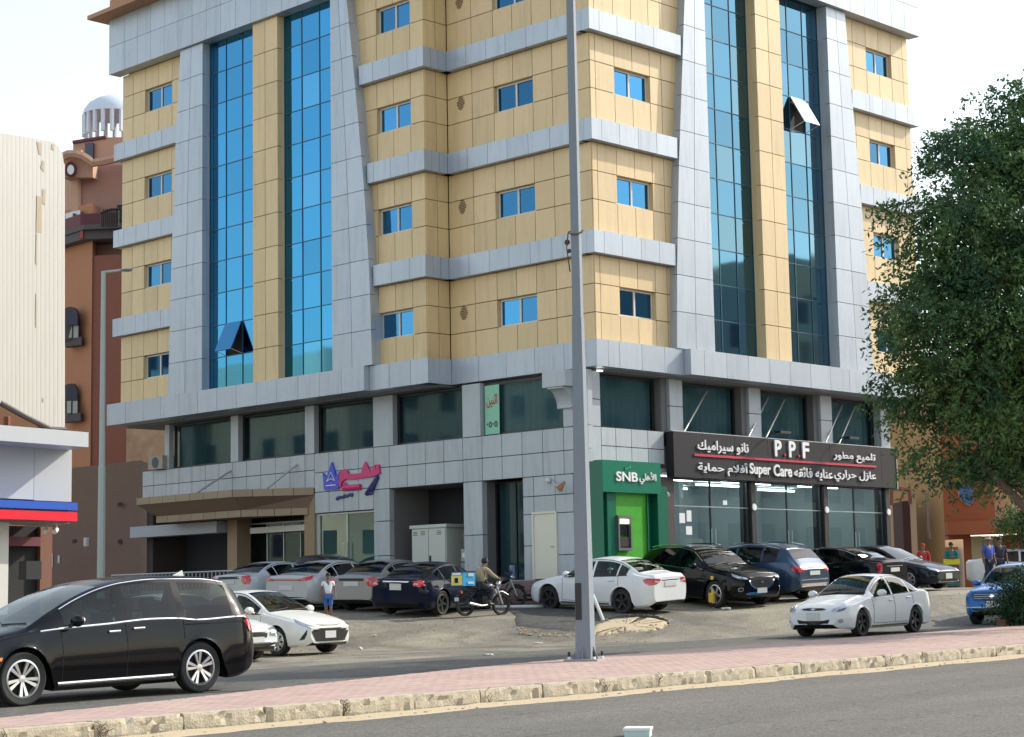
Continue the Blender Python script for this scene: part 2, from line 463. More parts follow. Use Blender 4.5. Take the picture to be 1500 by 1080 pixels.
# raised strip between the carriageways
mb = MB()
px = steps(-60, 60, 1.5)
for a, b in zip(px, px[1:]):
    mb.prism([(a, -19.3), (b, -19.3), (b, far_edge(b)), (a, far_edge(a))], [road_z(a) - .1, road_z(b) - .1] * 1 + [road_z(b) - .1, road_z(a) - .1],
             [road_z(a) + .15, road_z(b) + .15, road_z(b) + .15, road_z(a) + .15])
median = mb.obj('median_strip', M['paver_bed']); median['kind'] = 'structure'
# pavers: one joined sheet of small blocks
vs = []; fs = []
pr = random.Random(5)
row = 0
y = -19.18
while y < -13.9:
    x = -33 + (0.11 if row % 2 else 0)
    while x < 14:
        if y + 0.11 < far_edge(x) - 0.12:
            z = road_z(x) + 0.168 + pr.uniform(-.0008, .0008); zz = z + .0135 * .218 * (1 if x < 12 else 0)
            k = len(vs)
            a, b, c, d = x + .001, x + .217, y + .001, y + .109
            vs += [(a, c, z - .03), (b, c, zz - .03), (b, d, zz - .03), (a, d, z - .03), (a + .002, c + .002, z), (b - .002, c + .002, zz), (b - .002, d - .002, zz), (a + .002, d - .002, z)]
            fs += [(4 + k, 5 + k, 6 + k, 7 + k), (k, 1 + k, 5 + k, 4 + k), (1 + k, 2 + k, 6 + k, 5 + k), (2 + k, 3 + k, 7 + k, 6 + k), (3 + k, k, 4 + k, 7 + k)]
        x += .218
    y += .11; row += 1
o = mk('paver', vs, fs, M['paver'], median); o['kind'] = 'stuff'
# kerb stones, chipped one by one
def stone_mesh(seed, L):
    r = random.Random(seed)
    nx, prof = 14, [(-.0, -.22), (-.004, -.12), (.0, -.05), (.004, .0), (.02, .03), (.055, .036), (.17, .034)]
    vs = []; fs = []
    for i in range(nx + 1):
        x = L * i / nx
        e = min(i, nx - i)
        for j, (yy, zz) in enumerate(prof):
            dy = r.uniform(0, .018) * (1 if j < 4 else .4)
            dz = 0
            if j in (3, 4) and r.random() < (.4 if e == 0 else .07):
                dz = -r.uniform(.02, .06); dy += .025
            if j < 3 and r.random() < .07: dy += .03
            if e == 0: dy += .01
            vs.append((x, yy + dy, zz + dz + r.uniform(-.003, .003)))
    n = len(prof)
    for i in range(nx):
        for j in range(n - 1):
            a = i * n + j; fs.append((a, a + n, a + n + 1, a + 1))
    fs.append(tuple(range(n))); fs.append(tuple(nx * n + j for j in range(n - 1, -1, -1)))
    me = bpy.data.meshes.new('kerb_stone'); me.from_pydata(vs, [], fs); me.materials.append(M['kerb']); me.update()
    return me
stones = [stone_mesh(s, 1.085) for s in range(9)]
x = -36.0; k = 0
while x < 14:
    o = bpy.data.objects.new('kerb_stone', stones[(k * 5 + k // 4) % 9])
    o.location = (x, -19.46 + pr.uniform(-.012, .012), road_z(x) + .14 + pr.uniform(-.008, .008)); o.rotation_euler = (0, -0.0135, pr.uniform(-.006, .006))
    link(o, median)
    x += 1.1; k += 1
# crumbled bits and dead weeds along the kerb foot
vs = MB(); wd = MB()
for i in range(620):
    x = pr.uniform(-34, 8); s = pr.uniform(.008, .03)
    c = (x, -19.5 - abs(pr.gauss(0, .10)), road_z(x) - .02)
    vs.ball(c, (s, s * pr.uniform(.6, 1.2), s * .6), 5)
for i in range(26):
    x = -36 + 1.1 * pr.randint(2, 36) + pr.uniform(-.05, .08)
    z = road_z(x)
    for q in range(5):
        h = pr.uniform(.03, .12)
        p0 = Vector((x + pr.uniform(-.05, .05), -19.48, z + pr.uniform(0, .1)))
        wd.tube([p0, p0 + Vector((pr.uniform(-.04, .04), -.02, h * .6)), p0 + Vector((pr.uniform(-.09, .09), -.03, h))], .004, 3)
tag(vs.obj('rubble', M['kerb']), kind='stuff')
tag(wd.obj('dry_weeds', mat('dead_weed', (0.09, 0.065, 0.03), 0.9)), kind='stuff')

# dark asphalt patch and the dug pit in the lot
def blob(name, pts, m, dz, depth=None, seed=1, kind='structure'):
    r = random.Random(seed); n = len(pts); out = []
    for i in range(n):
        a, b = pts[i], pts[(i + 1) % n]
        for q in range(8):
            t = q / 8
            out.append((a[0] + (b[0] - a[0]) * t + r.uniform(-.07, .07), a[1] + (b[1] - a[1]) * t + r.uniform(-.07, .07)))
    cx = sum(p[0] for p in out) / len(out); cy = sum(p[1] for p in out) / len(out)
    vs = []; fs = []; rings = [1.0, .94, .8, .6, .4, .2]
    for q in rings:
        for p in out:
            x = cx + (p[0] - cx) * q; y = cy + (p[1] - cy) * q
            vs.append((x, y, terr(x, y) - .035 + wob(x, y) + dz * (1 if q < 1 else -.4)))
    N = len(out)
    for i in range(len(rings) - 1):
        for j in range(N):
            fs.append((i * N + j, i * N + (j + 1) % N, (i + 1) * N + (j + 1) % N, (i + 1) * N + j))
    fs.append(tuple(5 * N + j for j in range(N)))
    o = mk(name, vs, fs, m, None, True); o['kind'] = kind
    return o
blob('asphalt_patch', [(-0.9, 3.3), (-5.5, -2.0), (-5.0, -3.3), (-3.9, -3.9), (-1.6, -1.1), (-0.6, 0.6)], M['lot_dark'], 0.03)
# ------------------------------------------------------------------ the corner office building
bld = empty('office_building', (6, 8, 1.9), 0, 'seven storey corner block clad in sand and silver panels with tall blue glass strips', 'building')
bld.location = (0, 0, 0)
FT, FB, FH = 8.8, 8.0, 3.3
bandz = [(11.34, 12.02), (14.72, 15.38), (18.05, 18.70)]
CB, CT = 21.36, 23.5
floors = [(FT, 11.34), (12.02, 14.72), (15.38, 18.05), (18.70, CB)]
heads = [(9.63, 10.48), (13.0, 13.86), (16.36, 17.2), (19.66, 20.52)]
G = 0.012
# a facade side: 'L' runs along y and faces -x, 'R' runs along x and faces -y
def slab(side, name, u0, u1, z0, z1, p, th, m, gap=G, parent=bld):
    u0, u1, z0, z1 = u0 + gap, u1 - gap, z0 + gap, z1 - gap
    if side == 'L': return box(name, p, p + th, u0, u1, z0, z1, m, parent)
    return box(name, u0, u1, p, p + th, z0, z1, m, parent)
def quad_slab(side, name, c, p, th, m):
    """panel with four free corners c = (u, z) x 4"""
    v = []
    for d in (p, p + th):
        for (u, z) in c:
            v.append((d, u, z) if side == 'L' else (u, d, z))
    f = [(0, 1, 2, 3), (7, 6, 5, 4), (0, 4, 5, 1), (1, 5, 6, 2), (2, 6, 7, 3), (3, 7, 4, 0)]
    return mk(name, v, f, m, bld)
def panels(side, us, zs, p, m, name='wall_panel', hole=(), th=0.2):
    for i in range(len(us) - 1):
        for j in range(len(zs) - 1):
            if (i, j) in hole: continue
            if us[i + 1] - us[i] < .05: continue
            slab(side, name, us[i], us[i + 1], zs[j], zs[j + 1], p, th, m)
wrs = random.Random(11)
def window(side, u0, u1, z0, z1, p, split=True, m=None):
    """sliding window set in its opening: frame with two sashes and panes"""
    fb = MB(); t = .055
    def bx(a, b, c, d, q0, q1):
        if side == 'L': fb.box(p + q0, p + q1, a, b, c, d)
        else: fb.box(a, b, p + q0, p + q1, c, d)
    bx(u0, u1, z0, z0 + t, 0, .07); bx(u0, u1, z1 - t, z1, 0, .07); bx(u0, u0 + t, z0 + t, z1 - t, 0, .07); bx(u1 - t, u1, z0 + t, z1 - t, 0, .07)
    um = (u0 + u1) / 2 + (.0 if split else 0)
    bx(um - .035, um + .035, z0 + t, z1 - t, 0.01, .06)
    w = fb.obj('window', M['white_frame'], bld)
    for a, b, q in ((u0 + t, um - .035, .045), (um + .035, u1 - t, .03)):
        if side == 'L': o = box('pane', p + q, p + q + .01, a, b, z0 + t, z1 - t, m or M['win_glass'], w)
        else: o = box('pane', a, b, p + q, p + q + .01, z0 + t, z1 - t, m or M['win_glass'], w)
        o.rotation_euler = (wrs.uniform(-.004, .004), wrs.uniform(-.004, .004), wrs.uniform(-.006, .006))
    return w
M['trim_dark'] = mat('dark_bronze_frame', (.03, .032, .032), .4)
# planes of the sand walls
PR, PL, PS = 0.25, 0.25, -0.75       # right wall y, corner left wall x, stepped-out left wall x
for k, ((z0, z1), (s, h)) in enumerate(zip(floors, heads)):
    zs = [z0, s, h, z1]
    panels('R', [.27, .50, 1.36, 2.18, 3.0, 3.55, 4.6], zs, PR, M['beige'], hole=((2, 1), (3, 1)))
    window('R', 1.36, 3.0, s, h, PR + .14)
    panels('R', [13.1, 14.05, 14.87, 15.66, 16.45, 17.2, 17.55], zs, PR, M['beige'], hole=((2, 1), (3, 1)))
    window('R', 14.87, 16.45, s, h, PR + .14)
    panels('L', [.27, .95, 1.78, 2.6, 3.44, 4.28, 5.25, 6.38], zs, PL, M['beige'], hole=((3, 1), (4, 1)))
    window('L', 2.6, 4.28, s, h, PL + .14)
    panels('R', [-.73, -.25, .23], zs, 6.38, M['beige'])                       # the return of the step
    panels('L', [6.40, 7.03, 7.84, 8.64, 10.2], zs, PS, M['beige'], hole=((1, 1), (2, 1)))
    window('L', 7.03, 8.64, s, h, PS + .14)
    panels('L', [18.6, 19.4, 20.0, 20.85, 21.72, 22.5, 23.2], zs, PS, M['beige'], hole=((2, 1), (3, 1)))
    window('L', 20.0, 21.72, s, h, PS + .14)
    # round grille of small holes between the corner windows
    gr = MB()
    if k < 3 or True:
        for a in range(-4, 5):
            for b in range(-5, 6):
                if (a / 3.2) ** 2 + (b / 4.6) ** 2 <= 1:
                    u = 5.76 + a * .05; z = (s + h) / 2 + .20 + b * .05
                    gr.box(PL - .012, PL + .0, u - .016, u + .016, z - .016, z + .016)
        gr.obj('vent_grille', mat('vent_brown', (0.12, 0.075, 0.04), 0.7), bld)
# the core behind the panels
cb = MB()
cb.box(.47, 17.5, .47, 23.15, 8.02, CT - .02)
cb.box(-.52, .47, 6.6, 23.15, 8.02, CT - .02)
cb.obj('core_wall', M['core'], bld)
# silver bands between the floors
for k, (z0, z1) in enumerate(bandz):
    def band(side, us, p, th=.3):
        for a, b in zip(us, us[1:]):
            slab(side, 'band_panel', a, b, z0, z1, p, th, M['grey'], .007)
    pe = interp([(8.8, 3.62), (11.1, 3.71), (14.3, 3.92), (17.6, 4.24), (21.4, 4.55)], z0)
    band('R', [0.0, .45, 1.25, 2.1, 2.95, pe - .02], 0.0, .46)
    pr_ = interp([(8.9, 14.12), (13.9, 13.86), (18, 13.53), (21.4, 13.27)], z0)
    band('R', [pr_ + .02, 14.6, 15.4, 16.2, 17.0, 17.75], 0.0, .46)
    band('L', [.31, .85, 1.7, 2.6, 3.5, 4.35, 5.25, 6.15], 0.0, .46)
    band('R', [-.68, -.35, 0.0], 6.15, .46)
    pb = interp([(8.9, 8.57), (11.8, 8.66), (14.7, 8.89), (18, 9.26), (21.4, 9.7)], z0)
    band('L', [6.15, 6.9, 7.75, 8.55, pb - .02] if pb > 8.7 else [6.15, 6.9, 7.75, pb - .02], -1.0, .32)
    pf = interp([(9, 19.66), (13.7, 19.48), (18.2, 19.25), (21.4, 18.98)], z0)
    band('L', [pf + .02, 20.3, 21.1, 21.9, 22.7, 23.4], -1.0, .46)
# fascia over the shops
def fascia(side, us, p, z0=FB, z1=FT, th=.45):
    for a, b in zip(us, us[1:]):
        slab(side, 'fascia_panel', a, b, z0, z1, p, th, M['grey'], .007)
fascia('R', [0.0, .5, 1.0, 2.0, 3.05, 3.95], 0.0)
fascia('R', [3.95, 4.6, 5.7, 6.8, 7.9, 9.0, 10.1, 11.2, 12.3, 13.4, 14.5, 15.6, 16.7, 17.8], -.27, th=.7)
fascia('L', [.46, 1.3, 2.5, 3.7, 4.9, 6.1], 0.0)
fascia('R', [-1.0, -.5, 0.0], 6.1)
fascia('L', [6.1, 6.9, 7.9, 8.85], -1.0, th=.6)
fascia('L', [8.85] + [8.85 + 1.11 * i for i in range(1, 13)] + [23.4], -1.22, th=.8)
mb = MB()
mb.box(.42, 17.6, .42, 23.2, 7.94, 8.02); mb.box(-.42, .42, 6.2, 23.2, 7.94, 8.02)
mb.obj('soffit', M['soffit'], bld)
for (x, y) in ((.5, .35), (4.0, .62)):
    MB().lathe([(0, .0), (.09, .0), (.10, .03)], 12, (x, y, 7.90)).obj('downlight', M['downlight'], bld)

# glass strips with the silver pylons round them
def rows(z0, z1, step=1.1):
    n = int(round((z1 - z0) / step)); return [z0 + (z1 - z0) * i / n for i in range(n + 1)]
def pylon(side, p, redge, ledge, strips, colp, rec, ends=None):
    (s0, s1), (s2, s3) = strips
    Z = rows(FT, CB)
    for z0, z1 in zip(Z, Z[1:]):
        g = .009
        # inner flank
        a0, a1 = redge(z0), redge(z1)
        m0, m1 = (a0 + s0) / 2, (a1 + s0) / 2
        quad_slab(side, 'pylon_panel', [(a0 + g, z0 + g), (m0 - g, z0 + g), (m1 - g, z1 - g), (a1 + g, z1 - g)], p, .2, M['grey'])
        quad_slab(side, 'pylon_panel', [(m0 + g, z0 + g), (s0, z0 + g), (s0, z1 - g), (m1 + g, z1 - g)], p, .2, M['grey'])
        b0, b1 = ledge(z0), ledge(z1)
        m0, m1 = (b0 + s3) / 2, (b1 + s3) / 2
        quad_slab(side, 'pylon_panel', [(s3, z0 + g), (m0 - g, z0 + g), (m1 - g, z1 - g), (s3, z1 - g)], p, .2, M['grey'])
        quad_slab(side, 'pylon_panel', [(m0 + g, z0 + g), (b0 - g, z0 + g), (b1 - g, z1 - g), (m1 + g, z1 - g)], p, .2, M['grey'])
        mid = (s1 + s2) / 2
        slab(side, 'column_panel', s1 - .01, mid, z0, z1, colp, .2, M['beige'])
        slab(side, 'column_panel', mid, s2 + .01, z0, z1, colp, .2, M['beige'])
    # flanks behind the panels
    for lo, hi in ((redge, lambda z: s0), (lambda z: s3, ledge)):
        for z0, z1 in zip(Z[::2], Z[2::2] + ([Z[-1]] if len(Z) % 2 == 0 else [])):
            if z1 <= z0: continue
            quad_slab(side, 'pylon_side', [(lo(z0) + .01, z0), (hi(z0) - .01, z0), (hi(z1) - .01, z1), (lo(z1) + .01, z1)], p + .19, .30, M['grey'])
    cbm = MB()
    if side == 'L': cbm.box(colp + .19, p + rec + .05, s1, s2, FT, CB)
    else: cbm.box(s1, s2, colp + .19, p + rec + .05, FT, CB)
    cbm.obj('column_core', M['beige'], bld)
    # curtain wall: dark bars, one pane per field
    for si, (a, b) in enumerate(strips):
        us = [a, a + (b - a) * .34, a + (b - a) * .67, b]
        mm = MB(); q = p + rec
        for u in us:
            if side == 'L': mm.box(q - .012, q + .05, u - .013, u + .013, FT, CB)
            else: mm.box(u - .013, u + .013, q - .012, q + .05, FT, CB)
        for z in Z:
            if side == 'L': mm.box(q - .010, q + .05, a, b, z - .013, z + .013)
            else: mm.box(a, b, q - .010, q + .05, z - .013, z + .013)
        wall = mm.obj('curtain_wall', M['mullion'], bld)
        for i in range(3):
            for j in range(len(Z) - 1):
                if (side, si, i, j) in OPEN: continue
                mt = (M['blue_glass'] if side == 'L' else M['blue_glass_r']) if wrs.random() > (.12 if side == 'L' else .3) else (M['blue_glass_pale'] if side == 'L' else M['glass_r_pale'])
                if side == 'L': o = box('pane', q + .01, q + .03, us[i] + .012, us[i + 1] - .012, Z[j] + .012, Z[j + 1] - .012, mt, wall)
                else: o = box('pane', us[i] + .012, us[i + 1] - .012, q + .01, q + .03, Z[j] + .012, Z[j + 1] - .012, mt, wall)
                o.rotation_euler = (wrs.uniform(-.003, .003), wrs.uniform(-.003, .003), wrs.uniform(-.003, .003))
        # top-hung sashes that stand open
        for (sd, ss, i, j) in OPEN:
            if (sd, ss) != (side, si): continue
            u0, u1, z0, z1 = us[i] + .02, us[i + 1] - .02, Z[j] + .02, Z[j + 1] - .02
            L = z1 - z0; an = R(24 if side == 'L' else 30)
            top = Vector((q - .03, (u0 + u1) / 2, z1)) if side == 'L' else Vector(((u0 + u1) / 2, q - .03, z1))
            outv = Vector((-1, 0, 0)) if side == 'L' else Vector((0, -1, 0)); al = Vector((0, 1, 0)) if side == 'L' else Vector((1, 0, 0))
            dn = Vector((0, 0, -math.cos(an))) + outv * math.sin(an); nn = outv * math.cos(an) + Vector((0, 0, math.sin(an)))
            hw = (u1 - u0) / 2
            v = [top + al * s_ * hw + dn * t_ * L + nn * w_ for w_ in (0, .03) for (s_, t_) in ((-1, 0), (1, 0), (1, 1), (-1, 1))]
            mk('open_sash', v, BF, M['sash_white'] if side == 'R' else M['blue_glass'], wall)
            hole = MB()
            if side == 'L': hole.box(q + .045, q + .05, u0, u1, z0, z1)
            else: hole.box(u0, u1, q + .045, q + .05, z0, z1)
            hole.obj('dark_opening', M['dark'], wall)
            st = MB()
            for s_ in (-1, 1):
                st.tube([top + al * s_ * hw + Vector((0, 0, -L)), top + al * s_ * hw + dn * L * .98], .012, 5)
            st.obj('stay_arm', M['white_frame'], wall)
M['sash_white'] = mat('sash_sunlit', (0.72, 0.78, 0.80), 0.25)
OPEN = {('L', 1, 1, 1), ('L', 1, 2, 99), ('R', 1, 1, 7)}
OPEN.discard(('L', 1, 2, 99))
# left: u = y, inner (right in the photo) flank first
pylon('L', -1.12, lambda z: interp([(8.8, 8.56), (11.8, 8.66), (14.7, 8.89), (18, 9.27), (21.4, 9.72)], z),
      lambda z: interp([(8.8, 19.66), (13.7, 19.48), (18.2, 19.24), (21.4, 18.97)], z), [(10.52, 13.38), (14.75, 17.62)], -1.08, .34)
pylon('R', -.03, lambda z: interp([(8.8, 3.60), (11.1, 3.70), (14.3, 3.92), (17.6, 4.24), (21.4, 4.60)], z),
      lambda z: interp([(8.8, 14.12), (13.9, 13.86), (18, 13.52), (21.4, 13.25)], z), [(5.45, 8.12), (9.48, 12.13)], 0.0, .42)
# cornice, two rows, and the brown eave
for side, us, p in (('R', [-.2] + [.6 + .85 * i for i in range(20)] + [17.75], -.2), ('L', [0.0 + .87 * i for i in range(7)] + [6.2], -.2),
                    ('L', [6.2] + [6.9 + .86 * i for i in range(19)] + [23.4], -1.25)):
    for a, b in zip(us, us[1:]):
        if b - a < .1: continue
        for z0, z1 in ((CB, CB + 1.07), (CB + 1.07, CT - .0)):
            slab(side, 'cornice_panel', a, b, z0, z1, p, .5, M['grey'], .007)
panels('R', [-1.25 + .02, -.7, -.2], [CB, CB + 1.07, CT], 6.2, M['grey'], 'cornice_panel', th=.5)
mb = MB()
for poly in ([(-.6, -.6), (18.1, -.6), (18.1, 23.9), (-1.9, 23.9), (-1.9, 5.8), (-.6, 5.8)],):
    mb.prism(poly, CT, CT + .16)
    mb.prism([(p[0] + (.6 if p[0] < 5 else -.6), p[1] + (.6 if p[1] < 12 else -.6)) for p in poly], CT + .16, CT + .75)
mb.obj('roof', M['brown_soffit'], bld)

# ---- street level: left side, plane x = -.1, floor at 1.9
Z0 = 1.9
def base(side, us, zs, p, hole=(), th=.2, m=None, name='base_panel'):
    panels(side, us, zs, p, m or M['base_grey'], name, hole, th)
XL = -.1
base('L', [.3, .62, 1.30], [6.3, 7.94], XL)
base('L', [.3, 1.30, 2.15, 3.0, 3.85, 4.70, 5.55], [4.93, 5.62, 6.3], XL)
base('L', [4.72, 5.55], [1.9, 3.3, 4.93], XL)
base('L', [4.75, 5.55], [6.3, 7.94], XL)
base('L', [.3, .95, 1.68], [1.0, 2.6, 3.82, 4.35, 4.93], XL, th=.25)
base('L', [1.68, 2.55], [3.82, 4.35, 4.93], XL)
base('L', [2.55, 3.0], [1.0, 2.9, 3.82, 4.35, 4.93], XL)
base('L', [5.55, 6.4, 7.25, 8.1, 8.95, 9.72], [4.93, 5.62, 6.3], XL)
base('L', [8.95, 9.72], [1.0, 2.8, 3.9, 4.93], XL)
base('L', [8.75, 9.72], [6.3, 7.94], XL)
base('L', [9.72, 10.45, 11.2, 11.95, 12.7], [4.3, 5.0, 5.65, 6.3], XL)
base('L', [12.7, 13.2], [6.3, 7.94], XL)
base('L', [12.7] + [13.2 + .8 * i for i in range(12)] + [22.7], [5.15, 5.75, 6.3], XL)
base('L', [16.87, 17.32], [6.3, 7.94], XL)
base('L', [21.0, 21.3], [6.3, 7.94], XL)
# plinth under the floor
mb = MB(); mb.box(XL + .02, .6, .52, 3.0, -.5, 1.0); mb.box(XL - .02, .6, 3.0, 22.7, -.5, 1.9); mb.box(.3, 15.7, .52, .9, -.5, 1.9); mb.box(.5, 15.7, .9, 23, 1.7, 1.9)
mb.obj('plinth', M['base_grey'], bld)
# mezzanine windows, set back, curtains behind
def curtain(side, u0, u1, z0, z1, p, m, amp=.05):
    n = int((u1 - u0) / .05); v = []; f = []
    rr = random.Random(int(u0 * 100)); ph = rr.uniform(0, 6)
    for i in range(n + 1):
        u = u0 + (u1 - u0) * i / n; d = p + amp * math.sin(i * 1.1 + ph + .8 * math.sin(i * .23))
        for z in (z0, z1): v.append((d, u, z) if side == 'L' else (u, d, z))
    for i in range(n): f.append((2 * i, 2 * i + 2, 2 * i + 3, 2 * i + 1))
    mk('curtain', v, f, m, bld, True)
def big_window(side, u0, u1, z0, z1, p, cur=True, n=2, glass=None, frame=None, name='window'):
    fb = MB(); t = .05
    def bx(mb_, a, b, c, d, q0, q1):
        if side == 'L': mb_.box(p + q0, p + q1, a, b, c, d)
        else: mb_.box(a, b, p + q0, p + q1, c, d)
    bx(fb, u0, u1, z0, z0 + t, 0, .08); bx(fb, u0, u1, z1 - t, z1, 0, .08); bx(fb, u0, u0 + t, z0 + t, z1 - t, 0, .08); bx(fb, u1 - t, u1, z0 + t, z1 - t, 0, .08)
    us = [u0 + t + (u1 - u0 - 2 * t) * i / n for i in range(n + 1)]
    for u in us[1:-1]: bx(fb, u - .02, u + .02, z0 + t, z1 - t, .01, .07)
    w = fb.obj(name, frame or M['trim_dark'], bld)
    for a, b in zip(us, us[1:]):
        if side == 'L': box('pane', p + .04, p + .05, a + .02, b - .02, z0 + t, z1 - t, glass or M['mezz_glass'], w)
        else: box('pane', a + .02, b - .02, p + .04, p + .05, z0 + t, z1 - t, glass or M['mezz_glass'], w)
    if cur:
        curtain(side, u0 + .05, u1 - .05, z0 + .02, z1, p + .18, M['curtain'] if cur == 1 else M['curtain_dk'])
    return w
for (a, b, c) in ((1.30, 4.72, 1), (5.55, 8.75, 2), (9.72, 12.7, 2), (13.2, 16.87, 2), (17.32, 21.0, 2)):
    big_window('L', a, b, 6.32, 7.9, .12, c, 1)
# soffit infill so that daylight does not fall in from above; rooms behind
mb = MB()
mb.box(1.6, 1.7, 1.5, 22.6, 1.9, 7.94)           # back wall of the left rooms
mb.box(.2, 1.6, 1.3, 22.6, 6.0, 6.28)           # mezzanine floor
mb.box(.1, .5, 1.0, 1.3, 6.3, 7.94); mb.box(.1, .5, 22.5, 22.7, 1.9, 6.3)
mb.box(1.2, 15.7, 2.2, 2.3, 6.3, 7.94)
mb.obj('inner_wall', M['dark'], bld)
# poster hung in the mezzanine window
po = box('window_poster', .05, .065, 4.08, 4.70, 6.34, 7.84, M['poster'], None, False)
tag(po, 'pale green rental poster with red Arabic word hanging in the window above the stairs', 'poster')
text('lettering', arabic('اثنين'), (.045, 4.62, 7.15), (0, -1, 0), (0, 0, 1), .46, .42, M['red'], po, .008, .01)
text('lettering', '\u0660\u0665\u0660\u0665', (.045, 4.62, 6.55), (0, -1, 0), (0, 0, 1), .46, .18, M['black'], po, .008, .01)
for c_ in po.children: c_.matrix_parent_inverse = Matrix.Translation(po.location).inverted()

# corbel under the fascia
mb = MB(); mb.box(-.62, 0.02, .72, 1.62, 7.45, 7.93)
n = 8; prof = [(-.1, 7.44), (-.58, 7.44)] + [(-.58 + .40 * math.sin(i / n * math.pi / 2), 7.40 - .55 * (1 - math.cos(i / n * math.pi / 2))) for i in range(n + 1)] + [(-.1, 6.85)]
v = [(x_, .85, z_) for x_, z_ in prof] + [(x_, 1.45, z_) for x_, z_ in prof]; N = len(prof)
mb.add(v, [tuple(range(N)), tuple(range(2 * N - 1, N - 1, -1))] + [(i, i + N, (i + 1) % N + N, (i + 1) % N) for i in range(N)])
mb.obj('corbel', M['base_grey'], bld)

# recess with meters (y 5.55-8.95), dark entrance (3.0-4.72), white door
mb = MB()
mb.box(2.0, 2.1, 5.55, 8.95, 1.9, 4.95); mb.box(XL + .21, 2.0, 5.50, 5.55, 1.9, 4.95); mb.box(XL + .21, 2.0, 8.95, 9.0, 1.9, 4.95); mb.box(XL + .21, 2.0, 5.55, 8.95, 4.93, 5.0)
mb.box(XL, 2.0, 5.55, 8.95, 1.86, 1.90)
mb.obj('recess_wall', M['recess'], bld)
w = big_window('L', 3.0, 4.72, 1.9, 4.9, .45, 2, 2, M['mezz_glass'], M['black'], 'entrance_door')
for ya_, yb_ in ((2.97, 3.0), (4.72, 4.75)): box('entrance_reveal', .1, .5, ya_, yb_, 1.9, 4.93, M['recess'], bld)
dr = MB(); dr.box(XL - .01, XL + .06, 1.68, 2.55, 1.92, 3.82)
dr = dr.obj('side_door', M['door_cream'], bld)
fr = MB(); fr.box(XL - .05, XL + .05, 1.62, 1.68, 1.92, 3.88); fr.box(XL - .05, XL + .05, 2.55, 2.61, 1.92, 3.88); fr.box(XL - .05, XL + .05, 1.68, 2.55, 3.82, 3.88)
fr.obj('door_frame', M['door_cream'], dr)
MB().tube([(XL - .02, 1.76, 2.85), (XL - .07, 1.76, 2.85), (XL - .07, 1.86, 2.85)], .012, 6).obj('handle', M['steel'], dr)
# glass shop door bay
w = big_window('L', 9.74, 12.66, 1.95, 4.28, .02, 0, 2, M['door_glass'], M['white_frame'], 'glass_door')
mb = MB()
for yy in (11.1, 11.3):
    mb.tube([(-.06, yy, 2.6), (-.06, yy, 3.3)], .018, 6)
mb.obj('handle', M['steel'], w)
mb = MB(); mb.box(1.4, 1.5, 9.7, 12.7, 1.9, 4.3); mb.box(XL + .1, 1.5, 9.68, 9.72, 1.9, 4.3); mb.box(XL + .1, 1.5, 12.68, 12.72, 1.9, 4.3)
mb.obj('lobby_wall', mat('lobby_wall', (.50, .56, .54), .7, noise=.08), bld)
# dark glazed entrance and garage under the canopy
w = big_window('L', 13.25, 17.0, 1.9, 4.15, .5, 0, 4, M['mezz_glass'], M['steel'], 'glass_entrance')
box('door_header', .2, .48, 13.4, 16.6, 3.78, 3.98, M['white_frame'], bld)
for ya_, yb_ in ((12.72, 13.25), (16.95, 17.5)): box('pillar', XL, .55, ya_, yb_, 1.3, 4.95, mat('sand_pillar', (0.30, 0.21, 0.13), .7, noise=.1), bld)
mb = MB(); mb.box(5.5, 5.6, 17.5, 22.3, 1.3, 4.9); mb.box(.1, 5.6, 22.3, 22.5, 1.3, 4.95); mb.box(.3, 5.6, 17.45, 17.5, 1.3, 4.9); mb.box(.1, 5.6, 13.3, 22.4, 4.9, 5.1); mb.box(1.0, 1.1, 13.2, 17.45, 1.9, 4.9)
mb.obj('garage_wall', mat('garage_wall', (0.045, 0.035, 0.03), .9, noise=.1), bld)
# entrance canopy: two sand fascias with a slanted soffit
can = MB()
def frus(x0, y0, y1, za, X0, Y0, Y1, zb, mi):
    v = [(x0, y0, za), (XL, y0, za), (XL, y1, za), (x0, y1, za), (X0, Y0, zb), (XL, Y0, zb), (XL, Y1, zb), (X0, Y1, zb)]
    can.add(v, BF, mi)
def canpoly(o_): return [(XL, 12.72 + o_ * .6), (XL, 20.6 - o_), (-1.75 + o_, 20.6 - o_), (-1.75 + o_, 15.0 + o_ * .35)]
for za_, zb_, oa, ob_, mi_ in ((4.28, 4.50, .5, .5, 0), (4.50, 4.92, .5, 0, 1), (4.92, 5.16, 0, 0, 0)):
    A_, B_ = canpoly(oa), canpoly(ob_)
    can.add([(a, b, za_) for a, b in A_] + [(a, b, zb_) for a, b in B_], [(3, 2, 1, 0), (4, 5, 6, 7), (0, 1, 5, 4), (1, 2, 6, 5), (2, 3, 7, 6), (3, 0, 4, 7)], mi_)
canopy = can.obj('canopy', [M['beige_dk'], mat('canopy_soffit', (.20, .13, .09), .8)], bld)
M['canopy_sand'] = mat('canopy_sand', (0.30, 0.225, 0.145), .6, noise=.1, rnd=.06)
